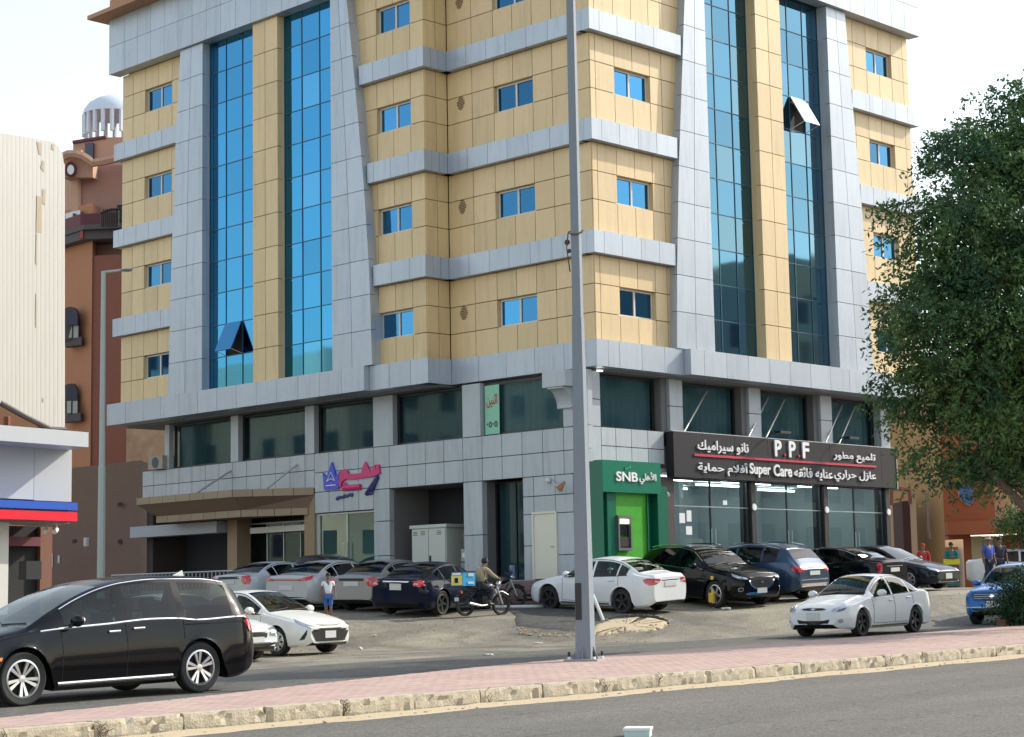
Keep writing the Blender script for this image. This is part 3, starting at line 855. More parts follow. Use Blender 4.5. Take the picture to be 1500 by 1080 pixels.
for za, zb, o_ in ((4.925, 5.17, 0), (4.275, 4.505, .5)):
    P_ = canpoly(o_)
    for p_, q_, n in ((P_[2], P_[3], 7), (P_[3], P_[0], 4)):
        d_ = Vector((q_[0] - p_[0], q_[1] - p_[1])); L_ = d_.length; d_.normalize(); nn_ = Vector((d_.y, -d_.x))
        if nn_.x > 0: nn_ = -nn_
        for i in range(n):
            a_ = Vector(p_) + d_ * (L_ * i / n + .01); b_ = Vector(p_) + d_ * (L_ * (i + 1) / n - .01); c_, e_ = b_ + nn_ * .04, a_ + nn_ * .04
            MB().prism([tuple(a_), tuple(b_), tuple(c_), tuple(e_)], za, zb).obj('fascia_tile', M['canopy_sand'], canopy)
for yy, x_, y2 in ((17.3, -1.5, 17.5), (13.6, -1.05, 14.1)):
    MB().tube([(XL, yy, 6.0), (x_, y2, 5.16)], .035, 8).obj('tie_rod', M['rod'], canopy)
box('garage_lintel', -.5, .1, 17.6, 22.9, 3.85, 4.25, mat('garage_lintel', (.33, .36, .40), .5, noise=.05), bld)
# steps up to the dark entrance
st = empty('stair', (0, 0, 0), 0, 'short flight of reddish tiled steps beside the white side door', 'steps')
zb = terr(-1.6, 3.2) - .1
n = 5
for i in range(n):
    zt = zb + .1 + (1.88 - zb - .1) * (i + 1) / n
    box('step', -1.55 + i * .29, XL - .02, 2.2, 4.1, zb if i == 0 else zt - .185, zt, M['stair'], st, False)
# ---- street level: right side, wall plane y = .5
YR = .5
base('R', [.02, .66], [4.4, 5.3, 6.3, 7.1, 7.94], YR, th=.3)
base('R', [.66, 1.3, 2.0, 2.75, 3.5], [5.3, 5.75, 6.3], YR)
base('R', [3.5, 3.75], [6.3, 7.94], YR + .12, m=M['recess'])  # darker panel carries the shade of the first pillar's side
for a, b in ((3.78, 4.42), (7.72, 8.36), (11.62, 12.28)):
    base('R', [a, b], [6.3, 7.1, 7.94], YR - .02, th=.5)
    box('pillar_side_shade', a - .24, a, YR + .1, YR + .5, 6.3, 7.94, M['recess'], bld)  # unlit side of the pillar painted in as a darker strip
base('R', [15.2, 15.75], [6.3, 7.1, 7.94], YR, th=.3)
box('end_wall', 15.70, 15.75, .82, 22.5, 1.0, 7.94, M['base_grey'], bld)
for a, b in ((.66, 3.5), (4.42, 7.48), (8.36, 11.38), (12.28, 15.2)):
    big_window('R', a, b, 6.32, 7.9, YR + .36, 1, 1)
mb = MB(); mb.box(.3, 15.6, 1.4, 1.5, 6.0, 6.3); mb.box(.3, 15.6, .9, 2.2, 6.15, 6.3); mb.obj('floor_slab', M['dark'], bld)
# showroom: three bays of glass between black posts, lit inside
mb = MB(); mb.box(2.9, 15.6, 6.0, 6.1, 1.85, 5.2); mb.box(3.0, 3.1, .9, 6.0, 1.85, 5.2); mb.box(15.5, 15.6, .9, 6.0, 1.85, 5.2); mb.box(3, 15.6, .7, 6.0, 5.1, 5.2)
mb.box(7.75, 8.0, 3.5, 6.0, 1.85, 5.1); mb.box(11.8, 12.0, 3.5, 6.0, 1.85, 5.1)
mb.obj('showroom_wall', M['room'], bld)
mb = MB(); mb.box(3, 15.6, .6, 6.0, 1.86, 1.92); mb.obj('showroom_floor', M['room_floor'], bld)
for (a, b, y_) in ((4.2, 6.6, 2.0), (4.6, 6.9, 3.6), (8.0, 10.6, 1.9), (8.3, 11.2, 3.2), (9.2, 10.0, 5.0), (12.3, 14.6, 2.0), (12.6, 14.8, 4.0)):
    MB().tube([(a, y_, 5.0), (b, y_, 5.0)], .035, 6).obj('lit_tube', M['tube'], bld)
for a, b in ((3.85, 7.62), (7.84, 11.55), (11.78, 15.2)):
    w = big_window('R', a, b, 1.9, 4.92, YR + .05, 0, 2, M['shop_glass'], M['trim_dark'], 'shop_window')
    mb = MB(); mb.box(a, b, YR + .04, YR + .09, 4.06, 4.085); mb.obj('transom', M['steel'], w)
    mb = MB()
    for u in ((a + b) / 2 - .1, (a + b) / 2 + .1): mb.tube([(u, YR - .02, 2.7), (u, YR - .02, 3.4)], .016, 6)
    mb.obj('handle', M['steel'], w)
for a in (7.62, 11.55, 15.2):
    box('black_post', a, a + .23, YR - .08, YR + .4, 1.2, 4.92, M['black'], bld)
    MB().lathe([(0, -.03), (.10, -.03), (.115, 0)], 14, (a + .115, YR - .09, 4.1), 'y').obj('round_badge', M['letter_white'], bld)
box('brown_pillar', 3.15, 3.83, YR - .06, YR + .5, 1.2, 4.92, mat('brown_cladding', (.055, .035, .035), .5), bld)
for u, z, w_, h_ in ((4.15, 3.55, .26, .3), (4.5, 3.6, .22, .34), (4.45, 3.2, .28, .26), (6.3, 4.15, .2, .14), (6.2, 2.5, .22, .2)):
    box('notice', u, u + w_, YR + .02, YR + .028, z, z + h_, M['letter_white'], bld)
# products on the floor
mb = MB(); mb.box(5.0, 6.4, 4.6, 5.2, 1.92, 2.8); mb.box(9.0, 10.8, 5.0, 5.6, 1.92, 3.3); mb.box(13, 14, 5.2, 5.8, 1.92, 3.6); mb.obj('counter', M['white'], bld)

# long black shop sign
sg = empty('shop_sign', (9.6, .3, 4.95), 0, 'long black shop sign with white lettering and a red line above the showroom', 'sign')
sg.location = (0, 0, 0)
SX = [3.60, 5.0, 6.6, 8.3, 10.0, 11.7, 13.4, 14.7, 15.62]
for a, b in zip(SX, SX[1:]):
    box('sign_panel', a + .006, b - .006, .22, .52, 4.92, 6.30, M['sign_black'], sg)
mb = MB(); mb.box(3.60, 15.62, .26, .50, 6.30, 6.33); mb.box(15.62, 15.66, .2, .6, 4.9, 6.33); mb.obj('sign_edge', M['steel'], sg)
box('red_line', 4.55, 14.35, .185, .218, 5.585, 5.655, M['red'], sg)
def rtx(s, u0, u1, z0, z1, y=.218, m=None, p=sg, bold=.012, nm='lettering'):
    return text(nm, s, (u0, y, z0), (1, 0, 0), (0, 0, 1), u1 - u0, z1 - z0, m or M['letter_white'], p, .045, bold)
rtx(arabic('نانو سيراميك'), 4.72, 7.24, 5.70, 6.10)
rtx('P', 8.62, 8.98, 5.74, 6.27, bold=.03); rtx('P', 9.38, 9.74, 5.74, 6.27, bold=.03); rtx('F', 10.12, 10.48, 5.74, 6.27, bold=.03)
rtx('.', 9.12, 9.2, 5.76, 5.85, m=M['red']); rtx('.', 9.88, 9.96, 5.76, 5.85, m=M['red'])
rtx(arabic('تلميع مطور'), 11.85, 14.31, 5.70, 6.06)
rtx(arabic('أفلام حماية'), 4.70, 7.18, 5.02, 5.46)
rtx('Super', 7.27, 8.36, 5.03, 5.48, bold=.02); rtx('Care', 8.52, 9.50, 5.10, 5.48, bold=.02)
rtx(arabic('عنايه فائقه'), 9.62, 11.76, 5.04, 5.44)
rtx(arabic('عازل حراري'), 11.85, 14.30, 5.04, 5.44)
for u in (6.07, 9.26, 10.16, 13.43, 14.2):
    MB().tube([(u, .86, 7.72), (u - 1.85, .3, 6.32)], .028, 8).obj('tie_rod', M['rod'], sg)
for u in (8.35, 12.15):
    mb = MB(); mb.tube([(u, .3, 6.32), (u, .0, 6.52), (u + .1, -.25, 6.5)], .02, 6); mb.box(u - .2, u + .35, -.42, -.18, 6.42, 6.5)
    mb.obj('sign_lamp', M['black'], sg)

# green cash machine booth
kb = empty('cash_machine_booth', (0, 0, 0), 0, 'bright green bank cash machine booth with white lettering at the building corner', 'cash machine')
mb = MB(); mb.box(.10, 2.68, -.02, .49, 4.36, 5.28); mb.obj('header', mat('kiosk_header', (.008, .17, .10), .28), kb)
mb = MB(); mb.prism([(-.2, .48), (.10, -.02), (.10, .48)], 1.4, 5.24); mb.box(.40, .79, .10, .45, 1.3, 4.36); mb.box(2.68, 3.14, .12, .45, 1.3, 4.6); mb.box(2.18, 2.22, .1, .48, 1.3, 4.36); mb.box(2.22, 2.68, .40, .48, 1.3, 4.36)
mb.obj('booth_frame', M['green_dk'], kb)
box('green_panel', .79, 2.18, .16, .40, 1.3, 4.36, M['green'], kb)
ma = MB()
x0, x1 = .78, 1.38
ma.box(x0, x1, .02, .155, 2.68, 2.76); ma.box(x0, x1, .02, .155, 3.62, 3.70); ma.box(x0, x0 + .06, .02, .155, 2.76, 3.62); ma.box(x1 - .06, x1, .02, .155, 2.76, 3.62)
mach = ma.obj('cash_machine', mat('machine_grey', (.16, .17, .17), .4, metallic=.5), kb)
box('screen', x0 + .06, x1 - .06, .10, .15, 3.12, 3.44, mat('screen_dark', (.01, .012, .015), .15), mach)
box('keypad', x0 + .1, x1 - .1, .05, .15, 2.80, 3.06, M['black'], mach)
box('lit_header', x0 + .06, x1 - .06, .08, .15, 3.46, 3.60, mat('machine_light', (.8, .75, .6), emit=(1, .9, .65), estr=.8), mach)
text('lettering', 'SNB', (.66, -.025, 4.68), (1, 0, 0), (0, 0, 1), .95, .28, M['letter_white'], kb, .03, .02)
text('lettering', arabic('الأهلي'), (1.68, -.025, 4.62), (1, 0, 0), (0, 0, 1), .76, .36, M['letter_white'], kb, .03, .015)
mb = MB()
for i in range(3):
    mb.add([(1.05 + i * .09, -.03, 5.02 + .03 * i), (1.13 + i * .09, -.03, 5.02 + .03 * i), (1.09 + i * .09, -.03, 5.12 + .03 * i), (1.05 + i * .09, -.05, 5.02 + .03 * i), (1.13 + i * .09, -.05, 5.02 + .03 * i), (1.09 + i * .09, -.05, 5.12 + .03 * i)],
           [(0, 1, 2), (5, 4, 3), (0, 3, 4, 1), (1, 4, 5, 2), (2, 5, 3, 0)])
mb.obj('emblem', mat('emblem_green', (.02, .35, .2), .4), kb)
def bullet(name, c, d, label, m, cat='camera'):
    e = empty(name, c, 0, label, cat, 'security cameras')
    q = Vector(d).normalized()
    mb = MB(); mb.tube([Vector((0, 0, 0)), q * .22], .055, 10); mb.obj('camera_body', m, e, True)
    mb = MB(); mb.tube([Vector((0, 0, .0)), Vector((0, .0, .12)), Vector((.0, .12, .14))], .02, 6); mb.obj('bracket', m, e)
    return e
bullet('security_camera', (3.3, .30, 4.42), (-.5, -.8, -.3), 'small white camera beside the green cash booth header', M['white'])
# junction box over the camera
# red and blue shop letters on the left front
ls = empty('letter_sign', (0, 0, 0), 0, 'magenta Arabic shop name with blue and navy words above the glass door', 'sign')
lx = XL - .0
def ltx(s, ya, yb, z0, z1, m, bold=.02):
    return text('lettering', s, (lx, ya, z0), (0, -1, 0), (0, 0, 1), ya - yb, z1 - z0, m, ls, .06, bold)
def shape(nm, pts, m, par, x0=lx, th=.07):
    N = len(pts); v = [(x0, y_, z_) for y_, z_ in pts] + [(x0 - th, y_, z_) for y_, z_ in pts]
    return MB().add(v, [tuple(range(N)), tuple(range(2 * N - 1, N - 1, -1))] + [(i, i + N, (i + 1) % N + N, (i + 1) % N) for i in range(N)]).obj(nm, m, par)
shape('first_word', [(11.36, 5.10), (11.38, 5.45), (11.28, 5.62), (11.08, 5.68), (10.92, 5.60), (10.88, 5.50), (10.25, 5.50), (10.16, 5.72), (10.06, 5.86), (9.96, 5.74), (9.88, 5.60), (9.80, 5.52), (9.72, 5.54), (9.68, 5.72), (9.58, 5.72), (9.54, 5.58), (9.50, 5.74), (9.38, 5.72), (9.34, 5.44), (9.60, 5.36), (10.6, 5.32), (11.05, 5.34), (11.22, 5.28), (11.28, 5.10)], M['magenta'], ls)
mb = MB(); mb.tube([(lx - .03, 11.22, 5.02), (lx - .03, 11.05, 5.06), (lx - .03, 10.3, 5.05)], [.05, .10, .10], 8); mb.ball((lx - .03, 11.1, 5.18), (.05, .12, .07), 8)
mb.obj('second_word', M['magenta'], ls)
mb = MB()
for k in range(7): mb.ball((lx - .02, 11.50 - k * .12, 4.74 + .014 * k + (.02 if k % 2 else 0)), (.04, .085, .055 + .015 * (k % 3 == 0)), 8)
mb.obj('small_word', M['navy'], ls)
mb = MB(); mb.tube([(lx - .03, 10.05, 4.80), (lx - .03, 9.75, 5.0), (lx - .03, 9.45, 5.36)], [.07, .12, .06], 6); mb.ball((lx - .03, 9.85, 4.84), (.05, .16, .07), 8)
mb.obj('swash', M['navy'], ls)
cr = empty('crown_logo', (0, 0, 0), 0, 'glossy blue crown emblem beside the magenta Arabic lettering', 'sign')
prof = [(12.13, 5.05), (11.40, 5.05), (11.33, 5.62), (11.52, 5.45), (11.60, 5.66), (11.74, 5.95), (11.9, 5.66), (12.0, 5.45), (12.2, 5.62)]
N = len(prof); v = [(lx, y_, z_) for y_, z_ in prof] + [(lx - .07, y_, z_) for y_, z_ in prof]
MB().add(v, [tuple(range(N)), tuple(range(2 * N - 1, N - 1, -1))] + [(i, i + N, (i + 1) % N + N, (i + 1) % N) for i in range(N)]).obj('crown_plate', M['blue_sign'], cr)
mb = MB(); mb.tube([(lx - .09, 12.0, 5.18), (lx - .09, 11.5, 5.18)], .02, 5); mb.tube([(lx - .09, 11.95, 5.33), (lx - .09, 11.74, 5.62), (lx - .09, 11.55, 5.33), (lx - .09, 11.75, 5.40), (lx - .09, 11.95, 5.33)], .018, 5)
mb.obj('crown_line', M['letter_white'], cr)

# floodlight on its arm near the corner
fl = empty('flood_lamp', (-.1, 1.2, 4.7), 0, 'rusty orange flood lamp on a thin white arm by the corner', 'lamp')
mb = MB(); mb.tube([(0, .6, .05), (-.35, .15, -.08), (-.7, -.35, -.12)], .022, 6); mb.tube([(0, .3, -.35), (-.5, -.1, -.12)], .016, 6); mb.ball((-.08, .68, .08), .09, 8); mb.obj('arm', M['white_frame'], fl)
mb = MB(); mb.lathe([(.02, .30), (.07, .26), (.10, .1), (.17, -.12), (.15, -.14), (0, -.1)], 12); o = mb.obj('lamp_shade', mat('rust_orange', (.30, .14, .06), .6, noise=.2), fl, True, 50)
o.scale = (.68, .68, .68); o.location = (-.75, -.45, -.2); o.rotation_euler = (R(35), R(20), 0)

# electrical cabinet and meter boxes in the recess
ec = empty('electrical_cabinet', (.25, 7.5, 1.9), 0, 'tall pale electrical cabinet with two doors in the open recess', 'cabinet')
mb = MB(); mb.box(.0, .75, -.80, .78, .08, 1.72); mb.obj('cabinet_body', M['cabinet'], ec)
box('cabinet_top', -.06, .80, -.86, .84, 1.72, 1.82, M['cabinet'], ec); box('plinth', 0.03, .72, -.76, .74, 0, .08, M['grey_dk'], ec)
for a, b in ((-.78, -.01), (.0, .77)):
    d = box('cabinet_door', -.03, 0, a + .01, b - .01, .12, 1.68, M['cabinet'], ec, False)
    for zz in (.6, .67):
        pass
box('handle', -.06, -.03, -.12, -.06, .55, .85, M['black'], ec)
mb = MB()
for yy in (-.6, .15, .5):
    for i in range(3): mb.box(-.036, -.03, yy, yy + .2, 1.5 + i * .05, 1.52 + i * .05)
mb.obj('vent_slots', M['grey_dk'], ec)
me_ = empty('meter_box', (.5, 5.95, 2.3), 0, 'grey meter boxes beside the pale electrical cabinet', 'meter box')
mb = MB(); mb.box(0, .25, -.38, .38, -.4, .2); mb.obj('lower_box', mat('meter_grey', (.22, .25, .26), .5), me_)
for a in (-.2, .2):
    mb = MB(); mb.box(0, .2, a - .17, a + .17, .24, .62); o = mb.obj('meter', mat('meter_grey2', (.30, .33, .33), .5), me_)
    box('meter_window', -.01, 0, a - .1, a + .1, .36, .5, M['letter_white'], me_)
mb = MB(); mb.box(.1, .2, -.36, .36, .68, 1.2); mb.obj('back_board', mat('board_brown', (.25, .16, .13), .8), me_)
ac = empty('air_conditioner', (.0, 21.6, 6.3), 0, 'rusty air conditioner unit on the ledge at the far left end', 'air conditioner')
mb = MB(); mb.box(-.3, .3, -.45, .45, 0.02, .5); mb.obj('casing', mat('rusty_white', (.36, .30, .25), .7, noise=.3), ac)
MB().lathe([(.0, -.02), (.2, -.02), (.2, .0)], 14, (-.3, 0, .26), 'x').obj('fan_grille', M['grey_dk'], ac)
# pedestrian rail in front of the canopy
rl = empty('railing', (0, 0, 0), 0, 'low grey metal railing in front of the covered entrance', 'railing')
for a, b in ((10.9, 13.2), (14.0, 21.5)):
    zt = 2.45
    MB().tube([(-2.2, a, zt), (-2.2, b, zt)], .03, 6).obj('top_rail', M['steel'], rl)
    MB().tube([(-2.2, a, 1.75), (-2.2, b, 1.75)], .02, 6).obj('bottom_rail', M['steel'], rl)
    n = int((b - a) / .22)
    for i in range(n + 1):
        y_ = a + (b - a) * i / n
        box('baluster', -2.215, -2.185, y_ - .015, y_ + .015, 1.2 if i % 6 == 0 else 1.75, zt, M['steel'], rl)
kb2 = grid_sheet('forecourt', steps(-2.4, -.08, .58), steps(4.6, 23, 1.5), lambda x, y: terr(x, y) + .03, M['paver_bed'])

# ------------------------------------------------------------------ neighbours on the left
M['peach'] = mat('peach_render', (.46, .27, .19), .9, noise=.12, scale=1.2, bump=.3)
M['terracotta'] = mat('terracotta_lit_side', (.42, .19, .10), .9, noise=.10, scale=1.4, bump=.3)  # lighter render for the sunlit face, light put into the colour
M['maroon_shade_trim'] = mat('maroon_shade_and_trim', (.25, .095, .065), .9, noise=.12, scale=1.4, bump=.3)  # darker render for the shaded face, shade in the colour; also plain trim
M['maroon'] = mat('maroon_paint', (.10, .012, .022), .6)
M['brown_wall'] = mat('brown_lower_wall', (.17, .105, .08), .9, noise=.14, scale=1.2, bump=.3)
M['greybrown'] = mat('grey_brown_trim', (.09, .075, .08), .8)
nb = empty('apartment_building', (0, 0, 0), 0, 'terracotta apartment building with arched windows and a domed roof tank behind', 'building')
def zat(px, py, d): return at(px, py, d).z
def xy(px, d): p = at(px, 500, d); return (p.x, p.y)
d0 = 96
def pwall(name, pts, y1, y0, m, parent=nb, back=8.0):
    """solid block whose front runs through pts=[(px, d)], from the height seen at y0 to that at y1"""
    P = [xy(px_, d_) for px_, d_ in pts]
    zs1 = zat(pts[0][0], y1, pts[0][1]); zs0 = zat(pts[0][0], y0, pts[0][1])
    Q = P + [(P[-1][0] + back * .71, P[-1][1] + back * .70), (P[0][0] + back * .71, P[0][1] + back * .70)]
    return MB().prism(Q, zs0, zs1).obj(name, m, parent)
pwall('upper_wall', [(60, 100), (112, 97), (116, 97)], 232, 372, M['peach'], back=12)
pwall('upper_wall', [(116.2, 97.1), (260, 97)], 236, 372, mat('mauve_render', (.36, .20, .16), .9, noise=.12, scale=1.2, bump=.3), back=12)
pwall('lower_wall', [(-120, 110), (134, 96)], 372, 900, M['terracotta'], back=12)
pwall('lower_wall', [(134.2, 96.1), (270, 95.4)], 372, 900, M['maroon_shade_trim'], back=12)
pwall('balcony_slab', [(60, 98.8), (118, 95.6), (260, 95)], 352, 366, M['greybrown'], back=4)
pwall('balcony_slab', [(60, 98.6), (120, 95.3), (260, 94.7)], 345, 352, M['greybrown'], back=4)
pwall('balcony_wall', [(60, 99), (116, 95.9), (260, 95.3)], 328, 345, M['maroon'], back=3)
pwall('red_post', [(116, 95.6), (120, 95.5)], 326, 346, mat('red_post', (.28, .03, .05), .6), back=.3)
# curved parapet
mb = MB(); pts = [at(px_, py_, 96.6) for px_, py_ in ((90, 231), (100, 226), (112, 226), (122, 229), (130, 234), (136, 239), (150, 237), (180, 230), (260, 215))]
mb.tube(pts, .22, 6); mb.obj('parapet', M['peach'], nb)
mb = MB(); P = [at(px_, py_, 97.0) for px_, py_ in ((90, 232), (100, 226), (112, 226), (122, 229), (130, 234), (136, 239), (136, 260), (90, 260))]
Q = [p + FW * 6 for p in P]; N = len(P)
mb.add([*P, *Q], [tuple(range(N)), tuple(range(2 * N - 1, N - 1, -1))] + [(i, i + N, (i + 1) % N + N, (i + 1) % N) for i in range(N)]); mb.obj('curved_wall', M['peach'], nb)
pwall('stair_tower', [(104, 100), (150, 99), (260, 99)], 200, 260, M['peach'], back=5)
pwall('tower_window', [(121.5, 99.2), (133.5, 99.1)], 201, 227, mat('far_window', (.035, .045, .08), .3), back=.3)
pwall('tower_cap', [(103, 99.8), (152, 98.8)], 197, 201, M['maroon'], back=5)
mb = MB(); c = at(166, 186, 104)
mb.lathe([(0, 1.75), (.4, 1.72), (.9, 1.55), (1.35, 1.25), (1.62, .85), (1.68, .6)], 20, (c.x, c.y, c.z)); mb.obj('dome', mat('dome_hazed', (.60, .66, .74), .5, noise=.1), nb, True, 50)  # haze is mixed into the pale bluish colour
for k in range(20):
    a = 2 * math.pi * k / 20
    mb = MB(); mb.tube([(c.x + 1.58 * math.cos(a), c.y + 1.58 * math.sin(a), c.z - .6), (c.x + 1.58 * math.cos(a), c.y + 1.58 * math.sin(a), c.z + .62)], .12, 5); mb.obj('colonnade_post', _mats['dome_hazed'], nb)
# porthole, windows
def disc(name, c, r, m, parent, th=.1, sx=1.0, sz=1.0, n=20):
    a = -FW; v = []; f = []
    for q in (0, 1):
        for k in range(n):
            an = 2 * math.pi * k / n
            v.append(c + RT0 * (math.cos(an) * r * sx) + Vector((0, 0, 1)) * (math.sin(an) * r * sz) - FW * (th * q))
    f = [tuple(range(n)), tuple(range(2 * n - 1, n - 1, -1))] + [(k, k + n, (k + 1) % n + n, (k + 1) % n) for k in range(n)]
    return mk(name, v, f, m, parent)
disc('porthole', at(104, 249, 96.9), .30, M['maroon'], nb, .12, 1, 1.4); disc('porthole_glass', at(104, 249, 96.75), .17, M['white'], nb, .1, 1, 1.5)
pwall('window', [(94, 97.2), (115.5, 96.4)], 308, 334, mat('bright_glass', (.55, .60, .62), .2), back=.5)
pwall('window_mullion', [(104.5, 96.6), (107, 96.5)], 308, 334, M['black'], back=.5)
for py_ in (478, 590):
    fr = MB(); cx, wd_ = 106.5, 9.5
    def arch(px_c, half, ytop, ybot, d, th, m, nm, par):
        P = [at(px_c - half, ybot, d), at(px_c + half, ybot, d)]
        for k in range(9):
            an = math.pi * k / 8; P.append(at(px_c + half * math.cos(an), ytop + half * 1.3 - half * 1.3 * math.sin(an), d))
        Q = [p - FW * th for p in P]; N = len(P)
        return MB().add([*P, *Q], [tuple(range(N)), tuple(range(2 * N - 1, N - 1, -1))] + [(i, i + N, (i + 1) % N + N, (i + 1) % N) for i in range(N)]).obj(nm, m, par)
    w = arch(cx, 10.5, py_ - 28, py_ + 20, 97.0, .7, M['greybrown'], 'arched_window', nb)
    arch(cx, 8, py_ - 24, py_ - 2, 96.2, .15, _mats['far_window'], 'pane', w)
    pwall('pane', [(99, 96.3), (105, 96.2)], py_ - 1, py_ + 17, mat('curtain_lit', (.33, .36, .33), .6), w, .2)
    pwall('pane', [(107.5, 96.2), (114, 96.1)], py_ - 1, py_ + 17, _mats['curtain_lit'], w, .2)
    pwall('window_box', [(95, 96.6), (119, 96.0)], py_ + 18, py_ + 30, M['greybrown'], w, .6)
# balcony rail
mb = MB()
for k in range(9):
    a = at(148 + k * 3.2, 306 + (8 if k == 0 else 0), 94.8); b = at(148 + k * 3.2, 333, 94.8); mb.tube([a, b], .04, 4)
mb.tube([at(147, 313, 94.8), at(162, 307, 94.8), at(178, 306, 94.8)], .06, 4); mb.obj('balcony_rail', M['black'], nb)
pwall('balcony_door', [(170, 95.2), (240, 95)], 295, 335, M['dark'], back=.4)
# stained side wall between
pwall('stained_wall', [(186, 94), (262, 93.5)], 630, 700, mat('stained_wall', (.46, .32, .20), .9, noise=.3, scale=.8, col2=(.36, .23, .14)), back=2)
# lower brown shop wall
lw = empty('boundary_building', (0, 0, 0), 0, 'plain dusky brown single storey wall with small round lamps beside the canopy', 'building')
pwall('brown_wall', [(40, 80), (207, 74)], 695, 900, M['brown_wall'], lw, 3)
for (px_, py_) in ((176, 739), (110, 793), (176, 793)):
    disc('wall_bracket', at(px_, py_, 74), .09, M['maroon'], lw, .15, 1, 1, 8)
mb = MB(); mb.tube([at(127, 788, 74.5), at(127, 800, 74.5)], .12, 8); mb.obj('wall_lamp', M['white_frame'], lw)
pwall('pipe', [(77, 76), (81, 76)], 812, 832, M['steel'], lw, .2); pwall('pipe', [(88, 76), (91, 76)], 815, 826, M['steel'], lw, .2)

# white ribbed hoarding
hd = empty('ribbed_hoarding', (0, 0, 0), 0, 'tall cream ribbed metal hoarding with torn patches at the left edge', 'hoarding')
M['rib'] = mat('ribbed_cream', (.45, .448, .425), .6, noise=.06, scale=1.5, dirt=.10, streak=(1, 1, .12))
top = [(-90, 178), (0, 195), (40, 201), (78, 208), (86, 216), (92, 226), (95, 240)]
bot = [(-90, 540), (0, 590), (36, 610), (72, 628), (95, 629)]
px_ = -90.0; HD = 84.0; k = 0
while px_ < 94:
    b_ = min(px_ + 6.2, 95)
    t0, t1 = interp(top, px_), interp(top, b_); u0, u1 = interp(bot, px_), interp(bot, b_)
    V = []
    for dd in (0, .25):
        off = .0
        for (pp, yy, e) in ((px_, t0, .0), ((px_ + 1.4), t0, .016), (b_ - 1.4, t1, .016), (b_, t1, .0), (b_, u1, .0), (b_ - 1.4, u1, .016), (px_ + 1.4, u0, .016), (px_, u0, .0)):
            V.append(at(pp, yy, HD - e + dd + (pp - 95) * .05))
    F = [(0, 1, 6, 7), (1, 2, 5, 6), (2, 3, 4, 5), (15, 14, 9, 8), (14, 13, 10, 9), (13, 12, 11, 10), (0, 8, 9, 1), (1, 9, 10, 2), (2, 10, 11, 3), (3, 11, 12, 4), (4, 12, 13, 5), (5, 13, 14, 6), (6, 14, 15, 7), (7, 15, 8, 0)]
    if px_ > -30 and b_ - px_ > 3: mk('ribbed_panel', V, F, M['rib'], hd)
    px_ += 6.2; k += 1
tp = mat('torn_patch', (.40, .345, .265), .85, noise=.2)
for pts in ([(54, 287), (62, 289), (61, 301), (61, 341), (53, 340)], [(53, 342), (55, 345), (54, 388), (52, 386)], [(54, 208), (61, 209), (61, 227), (57, 226)], [(62, 235), (65, 237), (64, 252), (60, 246)], [(76, 211), (80, 212), (79, 220), (75, 218)], [(62, 277), (67, 278), (66, 300), (62, 298)], [(52.5, 430), (54, 432), (53.6, 480), (52, 478)], [(62, 583), (64, 583), (64, 589), (62, 589)]):
    P = [at(a, b, HD - .045 + (a - 95) * .05) for a, b in pts]; Q = [p + FW * .04 for p in P]; N = len(P)
    MB().add([*P, *Q], [tuple(range(N)), tuple(range(2 * N - 1, N - 1, -1))] + [(i, i + N, (i + 1) % N + N, (i + 1) % N) for i in range(N)]).obj('torn_patch', tp, hd)
P = [at(a, b, HD + .1 + (a - 95) * .05) for a, b in bot[1:]]; mb = MB(); mb.tube(P, .12, 6)
mb.obj('bottom_beam', M['greybrown'], hd)
mb = MB()
for pp in (10, 60): mb.tube([at(pp, 610, 84), at(pp, 900, 84)], .16, 6)
mb.obj('support_post', M['maroon_shade_trim'], hd)

# petrol station shop in front of it
ks = empty('station_kiosk', (0, 0, 0), 0, 'white flat roofed kiosk with blue and red stripes at the left edge', 'kiosk')
KW = mat('kiosk_white', (.45, .465, .49), .45, noise=.04, scale=1)
def kbox(name, pxa, pxb, ya, yb, d, m, dep=3.0):
    P = [at(pxa, 500, d + (pxa - 110) * .0160), at(pxb, 500, d + (pxb - 110) * .0160)]
    zt, zb_ = zat(pxb, ya, d), zat(pxb, yb, d)
    q = [(P[0].x, P[0].y), (P[1].x, P[1].y), (P[1].x + .1 * dep, P[1].y + .99 * dep), (P[0].x + .1 * dep, P[0].y + .99 * dep)]
    return MB().prism(q, zb_, zt).obj(name, m, ks)
kbox('roof_slab', -80, 131, 633, 655, 43, KW, 5)
for a, b in ((-80, 52), (52.5, 107)):
    kbox('white_panel', a, b, 656, 737, 44.2, KW, .3)
kbox('back_wall', -80, 106, 656, 737, 44.6, KW, 3)
kbox('blue_stripe', -80, 116, 738, 749, 43.4, mat('stripe_blue', (.02, .09, .45), .35), 1.5)
kbox('white_stripe', -80, 106, 749, 752, 43.7, KW, 1.2)
kbox('red_stripe', -80, 116, 752, 765, 43.4, mat('stripe_red', (.70, .01, .03), .35), 1.5)
kbox('lower_ledge', -80, 104, 765, 769, 43.9, mat('ledge_grey', (.25, .25, .25), .6), 1)
kbox('side_pillar', -80, 17, 769, 900, 44.2, mat('pillar_cream', (.55, .54, .50), .6), .5)
kbox('shop_opening', 17, 63, 775, 900, 45.7, M['dark'], .2); kbox('red_awning', 17, 63, 790, 803, 45.3, mat('awning_red', (.12, .02, .03), .6), .5)
kbox('shop_jamb', 63, 80, 775, 900, 45.5, mat('jamb_brown', (.20, .09, .06), .8), .6)
kbox('pump_box', 43, 65, 824, 850, 44.6, M['dark'], .4)
for px_ in (69, 83):
    bullet('security_camera', tuple(at(px_, 776, 43.6)), (-.5, -.5, -.2), 'small white camera under the red stripe, the ' + ('left one' if px_ == 69 else 'right one nearer the lamp post'), M['white'])

